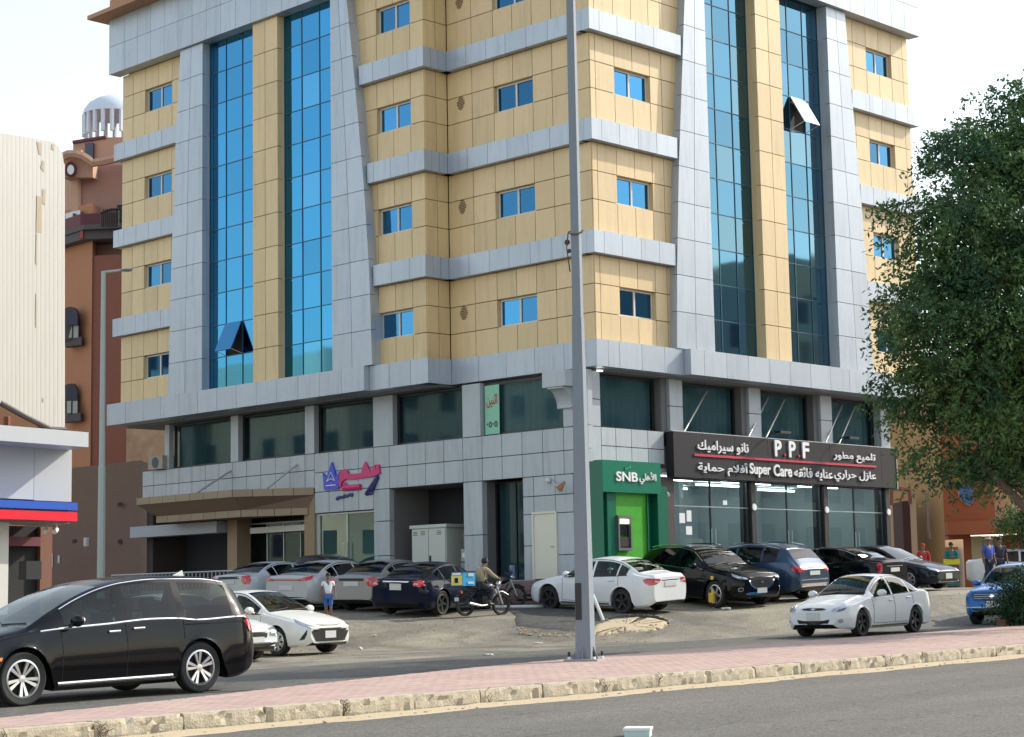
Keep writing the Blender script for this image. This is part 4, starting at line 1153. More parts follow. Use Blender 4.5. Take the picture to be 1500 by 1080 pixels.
# ------------------------------------------------------------------ neighbours on the right
tb = empty('tan_building', (0, 0, 0), 0, 'plain tan rendered building just beyond the black shop sign', 'building')
TAN = mat('tan_render', (.56, .36, .18), .9, noise=.08, scale=1, bump=.2)
pwall('tan_wall', [(1296, 84), (1371, 80)], 600, 900, TAN, tb, 8)
pwall('dark_doorway', [(1311, 80.5), (1326, 80)], 736, 900, mat('doorway_dark', (.06, .02, .02), .8), tb, 2)
pwall('jamb', [(1326, 79.6), (1331, 79.4)], 732, 900, mat('jamb_sand', (.50, .36, .24), .8), tb, 1)
mb = MB(); mb.tube([at(1306, 715, 79), at(1332, 718, 79), at(1334, 738, 79)], .1, 6); mb.tube([at(1306, 740, 79), at(1306, 715, 79)], .08, 6); mb.tube([at(1318, 735, 79), at(1324, 722, 79)], .05, 5)
mb.obj('awning_frame', M['maroon_shade_trim'], tb)
mb = MB(); mb.tube([at(1358, 722, 79.3), at(1359, 770, 79.3), at(1362, 790, 79.3)], .07, 6); mb.obj('drain_pipe', mat('pipe_grey', (.25, .2, .17), .7), tb)
mb = MB(); mb.tube([at(1300, 692, 80.3), at(1371, 688, 79.3)], .03, 4); mb.obj('cable', M['greybrown'], tb)
ob = empty('orange_building', (0, 0, 0), 0, 'orange and peach shop building with an oval blue sign beyond the tan wall', 'building')
OR = mat('orange_render', (.38, .135, .07), .9, noise=.08, bump=.2); PE = mat('peach_light', (.68, .36, .22), .9, noise=.06, bump=.2)
pwall('orange_wall', [(1368, 92), (1445, 90)], 560, 767, OR, ob, 8)
pwall('peach_wall', [(1445, 91), (1700, 90)], 560, 766, PE, ob, 8)
pwall('orange_lintel', [(1376, 91), (1492, 89)], 766, 785, OR, ob, 2)
pwall('lower_wall', [(1376, 93), (1408, 92)], 785, 900, OR, ob, 4)
pwall('pillar', [(1464, 90.6), (1484, 90)], 785, 900, OR, ob, 4)
pwall('pillar', [(1488, 90.8), (1700, 90)], 785, 900, PE, ob, 4)
for a, b in ((1408.5, 1424), (1424.4, 1441), (1441.4, 1463)):
    pwall('garage_door', [(a, 92), (b, 91.8)], 787, 862, mat('garage_cream', (.55, .55, .38), .6, noise=.06), ob, .2)
ov = empty('oval_sign', (0, 0, 0), 0, 'oval blue sign with a pale rim on the orange wall', 'sign')
disc('rim', at(1425, 723, 90.2), .72, mat('rim_pale', (.45, .38, .40), .5), ov, .2, 1, .84)
disc('sign_face', at(1425, 722, 89.97), .64, mat('oval_blue', (.05, .12, .38), .4, noise=.2), ov, .08, 1, .84)
sw = empty('white_gate_wall', (0, 0, 0), 0, 'low white wall with a brown panelled door beside the tan building', 'wall')
pwall('white_wall', [(1358, 84), (1397, 83)], 793, 880, mat('wall_white', (.68, .66, .62), .8), sw, .5)
pwall('brown_door', [(1372, 83.1), (1389, 82.8)], 803, 880, mat('gate_brown', (.16, .07, .05), .7), sw, .3)

# buildings across the streets, seen mirrored in the glass
def plain_block(label, x0, x1, y0, y1, h, m, wm):
    e = empty('street_block', (0, 0, 0), 0, label, 'building', 'blocks across the streets')
    mb = MB(); mb.box(x0, x1, y0, y1, 0, h); mb.box(x0 + 2, x0 + 5, y0 + 2, y0 + 6, h, h + 2.4); mb.obj('wall', m, e)
    mw = MB()
    z = 4.5
    while z < h - 1.5:
        for s in steps(x0 + 1, x1 - 2.6, 3.2): mw.box(s, s + 1.3, y0 - .06, y0 + .02, z, z + 1.5); mw.box(s, s + 1.3, y1 - .02, y1 + .06, z, z + 1.5)
        for s in steps(y0 + 1, y1 - 2.6, 3.2): mw.box(x0 - .06, x0 + .02, s, s + 1.3, z, z + 1.5); mw.box(x1 - .02, x1 + .06, s, s + 1.3, z, z + 1.5)
        z += 3.2
    mw.obj('window', wm, e)
cw = mat('far_cream', (.62, .58, .46), .9, noise=.1, scale=.4); cg = mat('far_grey', (.50, .52, .50), .9, noise=.1, scale=.4)
plain_block('cream block across the side street, mirrored in the left glass', -62, -38, 56, 76, 17.5, cw, _mats['far_window'])
plain_block('grey block further along the side street, mirrored in the left glass', -36, -14, 70, 92, 20.5, cg, _mats['far_window'])
plain_block('cream block left of the side street, mirrored in the left glass', -80, -66, 40, 54, 15.5, cw, _mats['far_window'])
plain_block('grey block across the main road, mirrored in the right glass', 44, 62, -58, -38, 21, cg, _mats['far_window'])
plain_block('cream block across the main road, mirrored in the right glass', 66, 84, -60, -40, 25, cw, _mats['far_window'])
plain_block('low grey block across the main road, mirrored in the right glass', 90, 120, -66, -44, 23, cg, _mats['far_window'])
# ------------------------------------------------------------------ cars
M['tyre'] = mat('tyre_rubber', (0.022, 0.022, 0.022), 0.85, noise=.2)
M['rim'] = mat('alloy', (0.62, 0.62, 0.63), 0.28, metallic=.8)
M['rim_dark'] = mat('dark_alloy', (0.03, 0.03, 0.032), 0.45, metallic=.4)
M['chrome'] = mat('chrome', (0.80, 0.80, 0.80), 0.08, metallic=1.0)
M['trim'] = mat('black_trim', (0.012, 0.012, 0.012), 0.4)
M['lamp'] = mat('head_lamp', (0.50, 0.53, 0.56), 0.12, metallic=.7, noise=.5, scale=18)
M['tail'] = mat('tail_lamp', (0.50, 0.012, 0.02), 0.12, coat=1.0, noise=.3, scale=14)
M['tail_clear'] = mat('tail_clear', (0.55, 0.42, 0.42), 0.12, coat=1.0)
M['amber'] = mat('amber_lamp', (0.85, 0.22, 0.01), 0.2, coat=.6)
M['plate'] = mat('number_plate', (0.55, 0.56, 0.55), 0.5, noise=.12, scale=24)
M['seat'] = mat('seat_cloth', (0.16, 0.145, 0.125), 0.9)
M['cabin'] = mat('cabin_trim', (0.05, 0.048, 0.045), 0.9)
M['seam'] = mat('panel_gap', (0.008, 0.008, 0.008), 0.9)
M['car_glass'] = glass_mat('car_glass', (0.34, 0.42, 0.40), (1, 1, 1), 0.0, 0.035, 1.0)
M['car_glass_dark'] = glass_mat('car_glass_dark', (0.07, 0.09, 0.10), (1, 1, 1), 0.0, 0.035, 1.0)
M['screen_glass'] = glass_mat('screen_glass', (0.42, 0.52, 0.44), (1, 1, .95), 0.0, 0.05, 1.0)
def paint(name, col, metallic=0.0, rough=.3):
    return mat(name, col, rough, metallic=metallic, coat=.45 if max(col) < .1 else .5, noise=.04, scale=1.5, spec=.05 if max(col) < .1 else .2)

SEDAN = dict(L=4.75, W=1.80, H=1.46, wb=2.75, fo=.92, wr=.33,
    top=[(0, .60), (.05, .66), (.2, .735), (.55, .83), (1.0, .915), (1.32, .97), (1.7, 1.16), (2.1, 1.345), (2.35, 1.425), (2.7, 1.455), (3.1, 1.445), (3.45, 1.385), (3.8, 1.27), (4.2, 1.10), (4.4, 1.075), (4.66, 1.06), (4.75, .98)],
    belt=[(0, .58), (.3, .69), (.9, .80), (1.35, .875), (2.4, .92), (3.4, .965), (4.1, 1.0), (4.75, .92)],
    bot=[(0, .30), (.12, .21), (.5, .17), (4.2, .18), (4.6, .24), (4.75, .34)],
    wr_=[(0, .62), (.3, .70), (1.0, .74), (1.32, .73), (1.7, .65), (2.2, .57), (2.8, .555), (3.4, .56), (3.9, .63), (4.2, .68), (4.75, .64)],
    ws=(1.34, 2.28), rg=(3.36, 4.14), side=[(1.62, 2.52), (2.60, 3.45), (3.50, 3.82)], doors=[1.45, 2.56, 3.55], handle=[2.38, 3.32])
SUVP = dict(L=4.58, W=1.87, H=1.68, wb=2.70, fo=.93, wr=.37,
    top=[(0, .80), (.05, .90), (.2, .97), (.6, 1.04), (1.1, 1.10), (1.3, 1.14), (1.65, 1.36), (2.0, 1.56), (2.25, 1.63), (2.7, 1.675), (3.3, 1.665), (3.8, 1.60), (4.05, 1.53), (4.3, 1.28), (4.45, 1.12), (4.54, 1.02), (4.58, .92)],
    belt=[(0, .76), (.3, .86), (.9, .95), (1.3, 1.02), (2.4, 1.05), (3.5, 1.12), (4.2, 1.14), (4.58, .90)],
    bot=[(0, .36), (.12, .27), (.5, .22), (4.0, .23), (4.4, .30), (4.58, .42)],
    wr_=[(0, .66), (.3, .74), (1.0, .78), (1.3, .77), (1.7, .70), (2.1, .63), (2.8, .62), (3.6, .62), (4.05, .62), (4.3, .68), (4.58, .70)],
    ws=(1.32, 2.18), rg=(4.02, 4.34), side=[(1.58, 2.42), (2.50, 3.32), (3.38, 3.86)], doors=[1.4, 2.46, 3.42], handle=[2.28, 3.2])
VANP = dict(L=5.16, W=1.99, H=1.74, wb=3.0, fo=1.02, wr=.365,
    top=[(0, .66), (.06, .78), (.3, .90), (.8, 1.0), (1.15, 1.07), (1.5, 1.24), (2.0, 1.47), (2.45, 1.62), (2.8, 1.69), (3.4, 1.735), (4.2, 1.725), (4.6, 1.68), (4.8, 1.60), (4.98, 1.30), (5.08, 1.10), (5.13, 1.0), (5.16, .90)],
    belt=[(0, .62), (.3, .78), (.9, .93), (1.5, 1.0), (2.4, 1.045), (3.2, 1.09), (3.6, 1.085), (4.0, 1.05), (4.9, 1.08), (5.16, .86)],
    bot=[(0, .30), (.12, .22), (.5, .17), (4.6, .19), (5.0, .27), (5.16, .36)],
    wr_=[(0, .70), (.3, .78), (.9, .82), (1.2, .81), (1.7, .74), (2.3, .68), (3.0, .665), (4.4, .66), (4.8, .67), (5.0, .74), (5.16, .76)],
    ws=(1.17, 2.42), rg=(4.80, 5.0), side=[(1.72, 2.60), (2.78, 3.66), (3.78, 4.66)], doors=[1.62, 2.70, 3.72], handle=[2.50, 2.92])

def scale_spec(base, L=None, H=None, W=None, **kw):
    s = dict(base); fx = (L or base['L']) / base['L']; fz = (H or base['H']) / base['H']; fy = (W or base['W']) / base['W']
    s['L'] = base['L'] * fx; s['H'] = base['H'] * fz; s['W'] = base['W'] * fy; s['wb'] = base['wb'] * fx; s['fo'] = base['fo'] * fx
    for k in ('top', 'belt', 'bot'): s[k] = [(a * fx, b * fz if k != 'bot' else b) for a, b in base[k]]
    s['wr_'] = [(a * fx, b * fy) for a, b in base['wr_']]
    s['ws'] = tuple(a * fx for a in base['ws']); s['rg'] = tuple(a * fx for a in base['rg'])
    s['side'] = [(a * fx, b * fx) for a, b in base['side']]; s['doors'] = [a * fx for a in base['doors']]; s['handle'] = [a * fx for a in base['handle']]
    s.update(kw); return s

_wheelcache = {}
def wheel_meshes(r, style):
    key = (round(r, 3), style)
    if key in _wheelcache: return _wheelcache[key]
    w = .105; ri = r * .70
    t = MB(); t.lathe([(ri, -w * .8), (r * .93, -w), (r * .985, -w * .86), (r, -w * .55), (r, w * .55), (r * .985, w * .86), (r * .93, w), (ri, w * .8)], 36, axis='y')
    k = MB(); k.lathe([(ri * 1.01, -w), (ri * 1.02, w * .86), (ri * .93, w * .92), (ri * .9, w * .55), (ri * .9, -w)], 32, axis='y')
    n = {'ten': 5, 'five': 5, 'six': 7, 'cover': 8, 'dark': 5, 'darkten': 5}[style]
    def spoke(a, w0, w1, y0=.80, y1=.62):
        ca, sa = math.cos(a), math.sin(a); P = []
        for rr_, ww, yy in ((ri * .14, w0, y1), (ri * .95, w1, y0)):
            for s_ in (-1, 1):
                P.append((rr_ * ca - s_ * ww * sa, yy * w, rr_ * sa + s_ * ww * ca)); P.append((rr_ * ca - s_ * ww * sa, yy * w - .03, rr_ * sa + s_ * ww * ca))
        k.add(P, [(0, 2, 6, 4), (1, 5, 7, 3), (0, 4, 5, 1), (2, 3, 7, 6), (0, 1, 3, 2), (4, 6, 7, 5)])
    for i in range(n):
        a = 2 * math.pi * i / n + .3
        if style in ('ten', 'darkten'):
            spoke(a - .20, .012, .026); spoke(a + .20, .012, .026)
        elif style == 'cover': spoke(a, .02, .045, .85, .8)
        else: spoke(a, .03, .04)
    k.lathe([(0, w * .72), (ri * .2, w * .70), (ri * .22, w * .4)], 14, axis='y')
    b = MB(); b.lathe([(0, w * .15), (ri * .9, w * .15)], 20, axis='y')  # dark backing disc added to close the view behind the spokes
    out = []
    for nm, m_, mm in (('tyre', t, M['tyre']), ('rim', k, M['rim_dark'] if style.startswith('dark') else M['rim']), ('backing_disc', b, M['seam'])):
        o = m_.obj(nm, mm, None, True, 40); out.append(o.data); bpy.data.objects.remove(o)
    _wheelcache[key] = out
    return out

def build_car(name, label, cat, spec, pm, loc, heading, zf, wheels='six', group=None, side_glass='car_glass', chrome_line=False, front=None, rear=None, mirror=True, body_low=None, rails=False, handle_m=None, roof_m=None, fz=.0, roof=None):
    s = spec; L, W, wb, fo, wr = s['L'], s['W'], s['wb'], s['fo'], s['wr']
    xf, xr = fo, fo + wb
    keys = set(np.arange(0, L + .001, L / 58).round(4).tolist() + [0, .03, .07, .13, L - .13, L - .07, L - .03, L])
    for a, b in s['side']: keys |= {a, b}
    keys |= {s['ws'][0], s['ws'][1], s['rg'][0], s['rg'][1]}
    RA = wr + .055
    for c in (xf, xr):
        keys |= {c - RA, c + RA, c - RA - .001, c + RA + .001}
    K = sorted(keys); X = [K[0]]
    for x in K[1:]:
        if x - X[-1] > .018 or x in (s['ws'][0], s['ws'][1], s['rg'][0], s['rg'][1], L): X.append(x)
        elif any(abs(x - e) < 1e-6 for w_ in s['side'] for e in w_): X[-1] = x
    def section(x):
        zt = smooth_interp(s['top'], x); zs = min(smooth_interp(s['belt'], x), zt - .012); zb = smooth_interp(s['bot'], x)
        e = .55
        f = 1.0
        if x < e: f = 1 - .30 * ((e - x) / e) ** 2.6
        if x > L - .45: f = 1 - .20 * ((x - L + .45) / .45) ** 2.4
        w = W / 2 * f * (1 - .012 * math.cos((x - L / 2) / L * math.pi) ** 2 + .012)
        wt = min(smooth_interp(s['wr_'], x), w - .03) 
        g = zt - zs
        crown = min(.055, g * .6) 
        za = -1
        for c in (xf, xr):
            if abs(x - c) < RA: za = wr + math.sqrt(RA * RA - (x - c) ** 2) - .0
        hb = zs - zb
        P = [(0, zb + .02), (w - .36, zb + .02), (w - .09, zb), (w - .03, zb + .05), (w - .004, zb + hb * .30), (w, zb + hb * .56), (w - .006, zb + hb * .70), (w - .022, zb + hb * .86), (w - .045, zs - .01), (w - .06, zs)]
        if za > 0:
            Q = []
            for i, (y, z) in enumerate(P):
                lim = za + (0, 0, 0, .004, .012, .02, .03, .035, .04, .05)[i]
                if i < 2: z = max(z, za - (0.0 if i else 0))
                else: z = max(z, min(lim, zs - .012 * (9 - i)))
                if i in (3, 4) and z >= za: y = w + .006
                Q.append((y, z))
            P = Q
        ze = zt - crown
        bl = (w - .075, zs + min(.018, g * .25))
        P.append(bl)
        for t in (.34, .68, .93):
            P.append((bl[0] + (wt + .022 - bl[0]) * t + .022 * math.sin(math.pi * t) * min(1, g / .4), bl[1] + (ze - .02 - bl[1]) * t if ze - .02 > bl[1] else bl[1] + .002 * t))
        P += [(wt + .012, max(ze, bl[1] + .003)), (wt - .045, max(ze, bl[1]) + crown * .45), (wt * .62, zt - crown * .28), (wt * .32, zt - crown * .07), (0, zt)]
        return P
    S = [section(x) for x in X]; n = len(S[0])
    verts = []; 
    for i, x in enumerate(X):
        for sd in (1, -1):
            for (y, z) in S[i]: verts.append((L / 2 - x, sd * y, z))
    def vi(i, sd, j): return i * 2 * n + (0 if sd > 0 else n) + j
    groups = {'body': [], 'windscreen': [], 'rear_window': []}
    sidegrp = {}
    lower = []
    for i in range(len(X) - 1):
        xm = (X[i] + X[i + 1]) / 2
        for sd in (1, -1):
            for j in range(n - 1):
                a, b, c, d = vi(i, sd, j), vi(i + 1, sd, j), vi(i + 1, sd, j + 1), vi(i, sd, j + 1)
                q = (a, d, c, b) if sd > 0 else (a, b, c, d)
                tgt = 'body'
                if j >= 15:
                    if s['ws'][0] < xm < s['ws'][1]: tgt = 'windscreen'
                    if s['rg'][0] < xm < s['rg'][1]: tgt = 'rear_window'
                if 10 <= j <= 12:
                    for wi, (p_, q_) in enumerate(s['side']):
                        if p_ < xm < q_: tgt = ('side_window', wi, sd)
                if j < 2: tgt = 'underside'
                if isinstance(tgt, tuple): sidegrp.setdefault(tgt, []).append(q)
                else: groups.setdefault(tgt, []).append(q)
    for i in (0, len(X) - 1):
        for j in range(n - 1):
            q = (vi(i, 1, j), vi(i, 1, j + 1), vi(i, -1, j + 1), vi(i, -1, j))
            groups['body'].append(q if i else q[::-1])
    allf = [f for g_ in groups.values() for f in g_] + [f for g_ in sidegrp.values() for f in g_]
    bvh = BVHTree.FromPolygons([Vector(v) for v in verts], allf)
    root = bpy.data.objects.new(name, None); link(root); tag(root, label, cat, group)
    def sub(nm, faces, m, parent=root, smooth=True, lift=0.0):
        used = sorted({k for f in faces for k in f}); mp = {k: i for i, k in enumerate(used)}
        vv = [verts[k] for k in used]
        if lift: vv = [(a, b * (1 - lift), c - lift * .3) for a, b, c in vv]
        return mk(nm, vv, [tuple(mp[k] for k in f) for f in faces], m, parent, smooth, sharp=32)
    body = sub('body', groups['body'], pm)
    sub('underside', groups['underside'], M['trim'])
    sub('windscreen', groups['windscreen'], M['screen_glass'])
    sub('rear_window', groups['rear_window'], M[side_glass] if side_glass == 'car_glass_dark' else M['screen_glass'])
    for k_, fs_ in sidegrp.items(): sub('side_window', fs_, M[side_glass])
    # projected pieces
    def cast(o, d):
        h = bvh.ray_cast(Vector(o), Vector(d))
        return h
    def surf(mode, p):
        a, z = p
        if mode in ('front', 'rear'):
            cx = L / 2 - .95 if mode == 'front' else -(L / 2 - .95); sg_ = 1 if mode == 'front' else -1
            th = math.atan2(a, .95); d = Vector((sg_ * math.cos(th), math.sin(th), 0)); c = Vector((cx, 0, z))
            h = cast(c + d * 3.0, -d)
        elif mode in ('left', 'right'):
            sg_ = 1 if mode == 'left' else -1
            h = cast((L / 2 - a, sg_ * 3, z), (0, -sg_, 0))
        else:
            h = cast((L / 2 - p[0], p[1], 3), (0, 0, -1))
        if h[0] is None: return None
        nn = h[1]
        ref = Vector((1, 0, 0)) * (1 if mode == 'front' else -1) if mode in ('front', 'rear') else Vector((0, 1 if mode == 'left' else -1, 0)) if mode in ('left', 'right') else Vector((0, 0, 1))
        if nn.dot(ref) < 0: nn = -nn
        return h[0], nn
    def patch(nm, mode, pts, m, parent=root, off=.008, rings=4, mirror_y=False):
        if mirror_y and mode in ('front', 'rear'):
            patch(nm, mode, [(-a, z) for a, z in pts], m, parent, off, rings)
        out = []
        for i in range(len(pts)):
            a, b = pts[i], pts[(i + 1) % len(pts)]
            k_ = max(1, int(math.hypot(b[0] - a[0], b[1] - a[1]) / .07))
            for q in range(k_): out.append((a[0] + (b[0] - a[0]) * q / k_, a[1] + (b[1] - a[1]) * q / k_))
        cx = sum(p[0] for p in out) / len(out); cz = sum(p[1] for p in out) / len(out)
        V = []; N = len(out); ok = True
        for r_ in range(rings + 2):
            q = 1.0 if r_ <= 1 else 1 - (r_ - 1) / (rings + .0)
            if r_ == rings + 1: q = .04
            for p in out:
                h = surf(mode, (cx + (p[0] - cx) * q, cz + (p[1] - cz) * q))
                if h is None: ok = False; V.append(V[-1] if V else Vector((0, 0, 0))); continue
                V.append(h[0] + h[1] * (off if r_ > 0 else -.012))
        F = [(i * N + j, i * N + (j + 1) % N, (i + 1) * N + (j + 1) % N, (i + 1) * N + j) for i in range(rings + 1) for j in range(N)]
        F.append(tuple((rings + 1) * N + j for j in range(N)))
        return mk(nm, V, F, m, parent, True, sharp=40)
    def strip(nm, mode, pts, r, m, parent=root, off=.004):
        P = []
        for i in range(len(pts) - 1):
            a, b = pts[i], pts[i + 1]
            k_ = max(1, int(math.hypot(b[0] - a[0], b[1] - a[1]) / .06))
            for q in range(k_): P.append((a[0] + (b[0] - a[0]) * q / k_, a[1] + (b[1] - a[1]) * q / k_))
        P.append(pts[-1]); Q = []
        for p in P:
            h = surf(mode, p)
            if h: Q.append(h[0] + h[1] * off)
        if len(Q) > 1: return MB().tube(Q, r, 5).obj(nm, m, parent, True, 60)
    zc = lambda x: smooth_interp(s['belt'], x)
    for mode in ('left', 'right'):
        for dx in s['doors']:
            lean = .0
            pts = [(dx, .30), (dx + .02, zc(dx) * .7), (dx, zc(dx) - .01)]
            if abs(dx - xr) < RA + .1: pts = [(dx, wr + RA * .6 + .18), (dx, zc(dx) - .01)]
            strip('door_gap', mode, pts, .006, M['seam'], body, 0.0)
        for a, b in zip(s['doors'], s['doors'][1:]):
            if a < xf + RA + .05 or True: strip('door_gap', mode, [(max(a, xf + RA + .02), .29), (min(b, xr - RA - .02), .29)], .005, M['seam'], body, 0.0)
        for hx in s['handle']:
            strip('door_handle', mode, [(hx - .10, zc(hx) - .11), (hx + .09, zc(hx) - .105)], .017, handle_m or pm, root, .02)
        # black window surround / chrome line
        a0, b0 = s['side'][0][0] - .12, s['side'][-1][1] + .03
        xs_ = steps(a0, b0, .12)
        strip('window_trim', mode, [(x, zc(x) + .012) for x in xs_], .011, M['chrome'] if chrome_line else M['trim'], root, .002)
        # sill
        strip('sill_trim', mode, [(xf + RA + .05, .235 + fz), (xr - RA - .05, .245 + fz)], .018, body_low or M['trim'], root, .0)
        # upper window line
        P = []
        for i, x in enumerate(X):
            if a0 + .1 < x < b0 + .02:
                y, z = S[i][14]; P.append((L / 2 - x, (y + .004) * (1 if mode == 'left' else -1), z - .012))
        MB().tube(P, .011, 5).obj('window_trim', M['chrome'] if chrome_line else M['trim'], root, True)
        # pillars between side windows: gloss black between door windows
        for (a, b), (c, d) in zip(s['side'], s['side'][1:]):
            pass
        if rails:
            P = []
            for i, x in enumerate(X):
                if s['ws'][1] + .1 < x < s['rg'][0] - .1:
                    y, z = S[i][14]; P.append((L / 2 - x, (y - .02) * (1 if mode == 'left' else -1), z + .065))
            MB().tube(P, .018, 6).obj('roof_rail', M['chrome'], root, True)
    if mirror:
        for sd in (1, -1):
            xm_ = s['side'][0][0] + .08; zm = zc(xm_) + .10; yb = W / 2 - .07
            mb = MB(); mb.ball((L / 2 - xm_, sd * (yb + .17), zm), (.085, .125, .085), 12)
            o = mb.obj('mirror', pm if mirror is True else mirror, root, True, 70)
            mb = MB(); mb.tube([(L / 2 - xm_, sd * (yb - .03), zm - .07), (L / 2 - xm_, sd * (yb + .10), zm - .05)], .028, 6); mb.obj('mirror_foot', M['trim'], o)
            mb = MB(); mb.ball((L / 2 - xm_ - .05, sd * (yb + .17), zm), (.04, .105, .066), 10); mb.obj('mirror_glass', M['chrome'], o, True, 70)
    # wheels
    tm, km, bm_ = wheel_meshes(wr, wheels)
    for x in (xf, xr):
        for sd in (1, -1):
            wroot = bpy.data.objects.new('wheel', None); link(wroot, root); wroot.location = (L / 2 - x, sd * (W / 2 - .118), wr); wroot.empty_display_size = .1
            if sd < 0: wroot.rotation_euler = (0, 0, math.pi)
            ang = random.uniform(0, 6)
            for nm, me in (('tyre', tm), ('rim', km), ('backing_disc', bm_)):
                o = bpy.data.objects.new(nm, me); link(o, wroot); o.rotation_euler = (0, ang, 0)
    # cabin: tub, seats, dashboard
    mb = MB(); za = zc(2.4)
    mb.box(L / 2 - s['rg'][0] + .0, L / 2 - s['ws'][0] - .15, -W / 2 + .16, W / 2 - .16, .40, za - .30)
    mb.prism([(L / 2 - s['ws'][0] - .02, -W / 2 + .24), (L / 2 - s['ws'][0] - .55, -W / 2 + .2), (L / 2 - s['ws'][0] - .55, W / 2 - .2), (L / 2 - s['ws'][0] - .02, W / 2 - .24)], .5, za - .04)
    mb.box(L / 2 - s['rg'][1] + .05, L / 2 - s['rg'][0] - .02, -W / 2 + .26, W / 2 - .26, .5, za - .0)
    mb.obj('cabin', M['cabin'], root)
    rows_ = [s['ws'][0] + 1.05, s['ws'][0] + 1.95] + ([s['ws'][0] + 2.75] if L > 5 else [])
    for x in rows_:
        for y in (-.36, .36):
            mb = MB(); xx = L / 2 - x
            mb.prism([(xx + .02, y - .22), (xx - .16, y - .2), (xx - .16, y + .2), (xx + .02, y + .22)], za - .35, za + .16)
            mb.box(xx - .17, xx - .07, y - .11, y + .11, za + .19, za + .36); mb.box(xx - .13, xx - .11, y - .05, y + .05, za + .1, za + .2)
            mb.obj('seat', M['seat'], root)
    MB().lathe([(.17, 0), (.185, .01), (.17, .02)], 16, (0, 0, 0)).obj('steering_wheel', M['trim'], root, loc=(L / 2 - s['ws'][0] - .60, .36, za + .02)).rotation_euler = (0, R(-62), 0)
    # wipers
    mb = MB(); w0 = s['ws'][0]
    for y in (-.5, .15):
        h1 = surf('top', (w0 + .02, y)); h2 = surf('top', (w0 + .10, y + .5))
        if h1 and h2: mb.tube([h1[0] + Vector((0, 0, .012)), h2[0] + Vector((0, 0, .012))], .009, 4)
    if mb.v: mb.obj('wiper', M['trim'], root)
    env = dict(patch=patch, strip=strip, surf=surf, root=root, body=body, L=L, W=W, pm=pm, s=s)
    if front: front(env)
    if rear: rear(env)
    # set on the ground: three contact points give the tilt
    hd_ = Vector((math.cos(heading), math.sin(heading), 0)); lf = Vector((-math.sin(heading), math.cos(heading), 0))
    c = Vector((loc[0], loc[1], 0))
    pf = c + hd_ * (L / 2 - xf); pr_ = c + hd_ * (L / 2 - xr)
    pl = c + lf * .8; pq = c - lf * .8
    pf.z, pr_.z, pl.z, pq.z = zf(pf.x, pf.y), zf(pr_.x, pr_.y), zf(pl.x, pl.y), zf(pq.x, pq.y)
    ex = (pf - pr_).normalized(); ey = (pl - pq); ey = (ey - ex * ey.dot(ex)).normalized(); ez = ex.cross(ey)
    cc = (pf + pr_) / 2; ctr = cc - ex * ((L / 2 - xf) + (L / 2 - xr)) / 2 
    ctr.z += .002
    root.matrix_world = Matrix(((ex.x, ey.x, ez.x, ctr.x), (ex.y, ey.y, ez.y, ctr.y), (ex.z, ey.z, ez.z, ctr.z), (0, 0, 0, 1)))
    return root

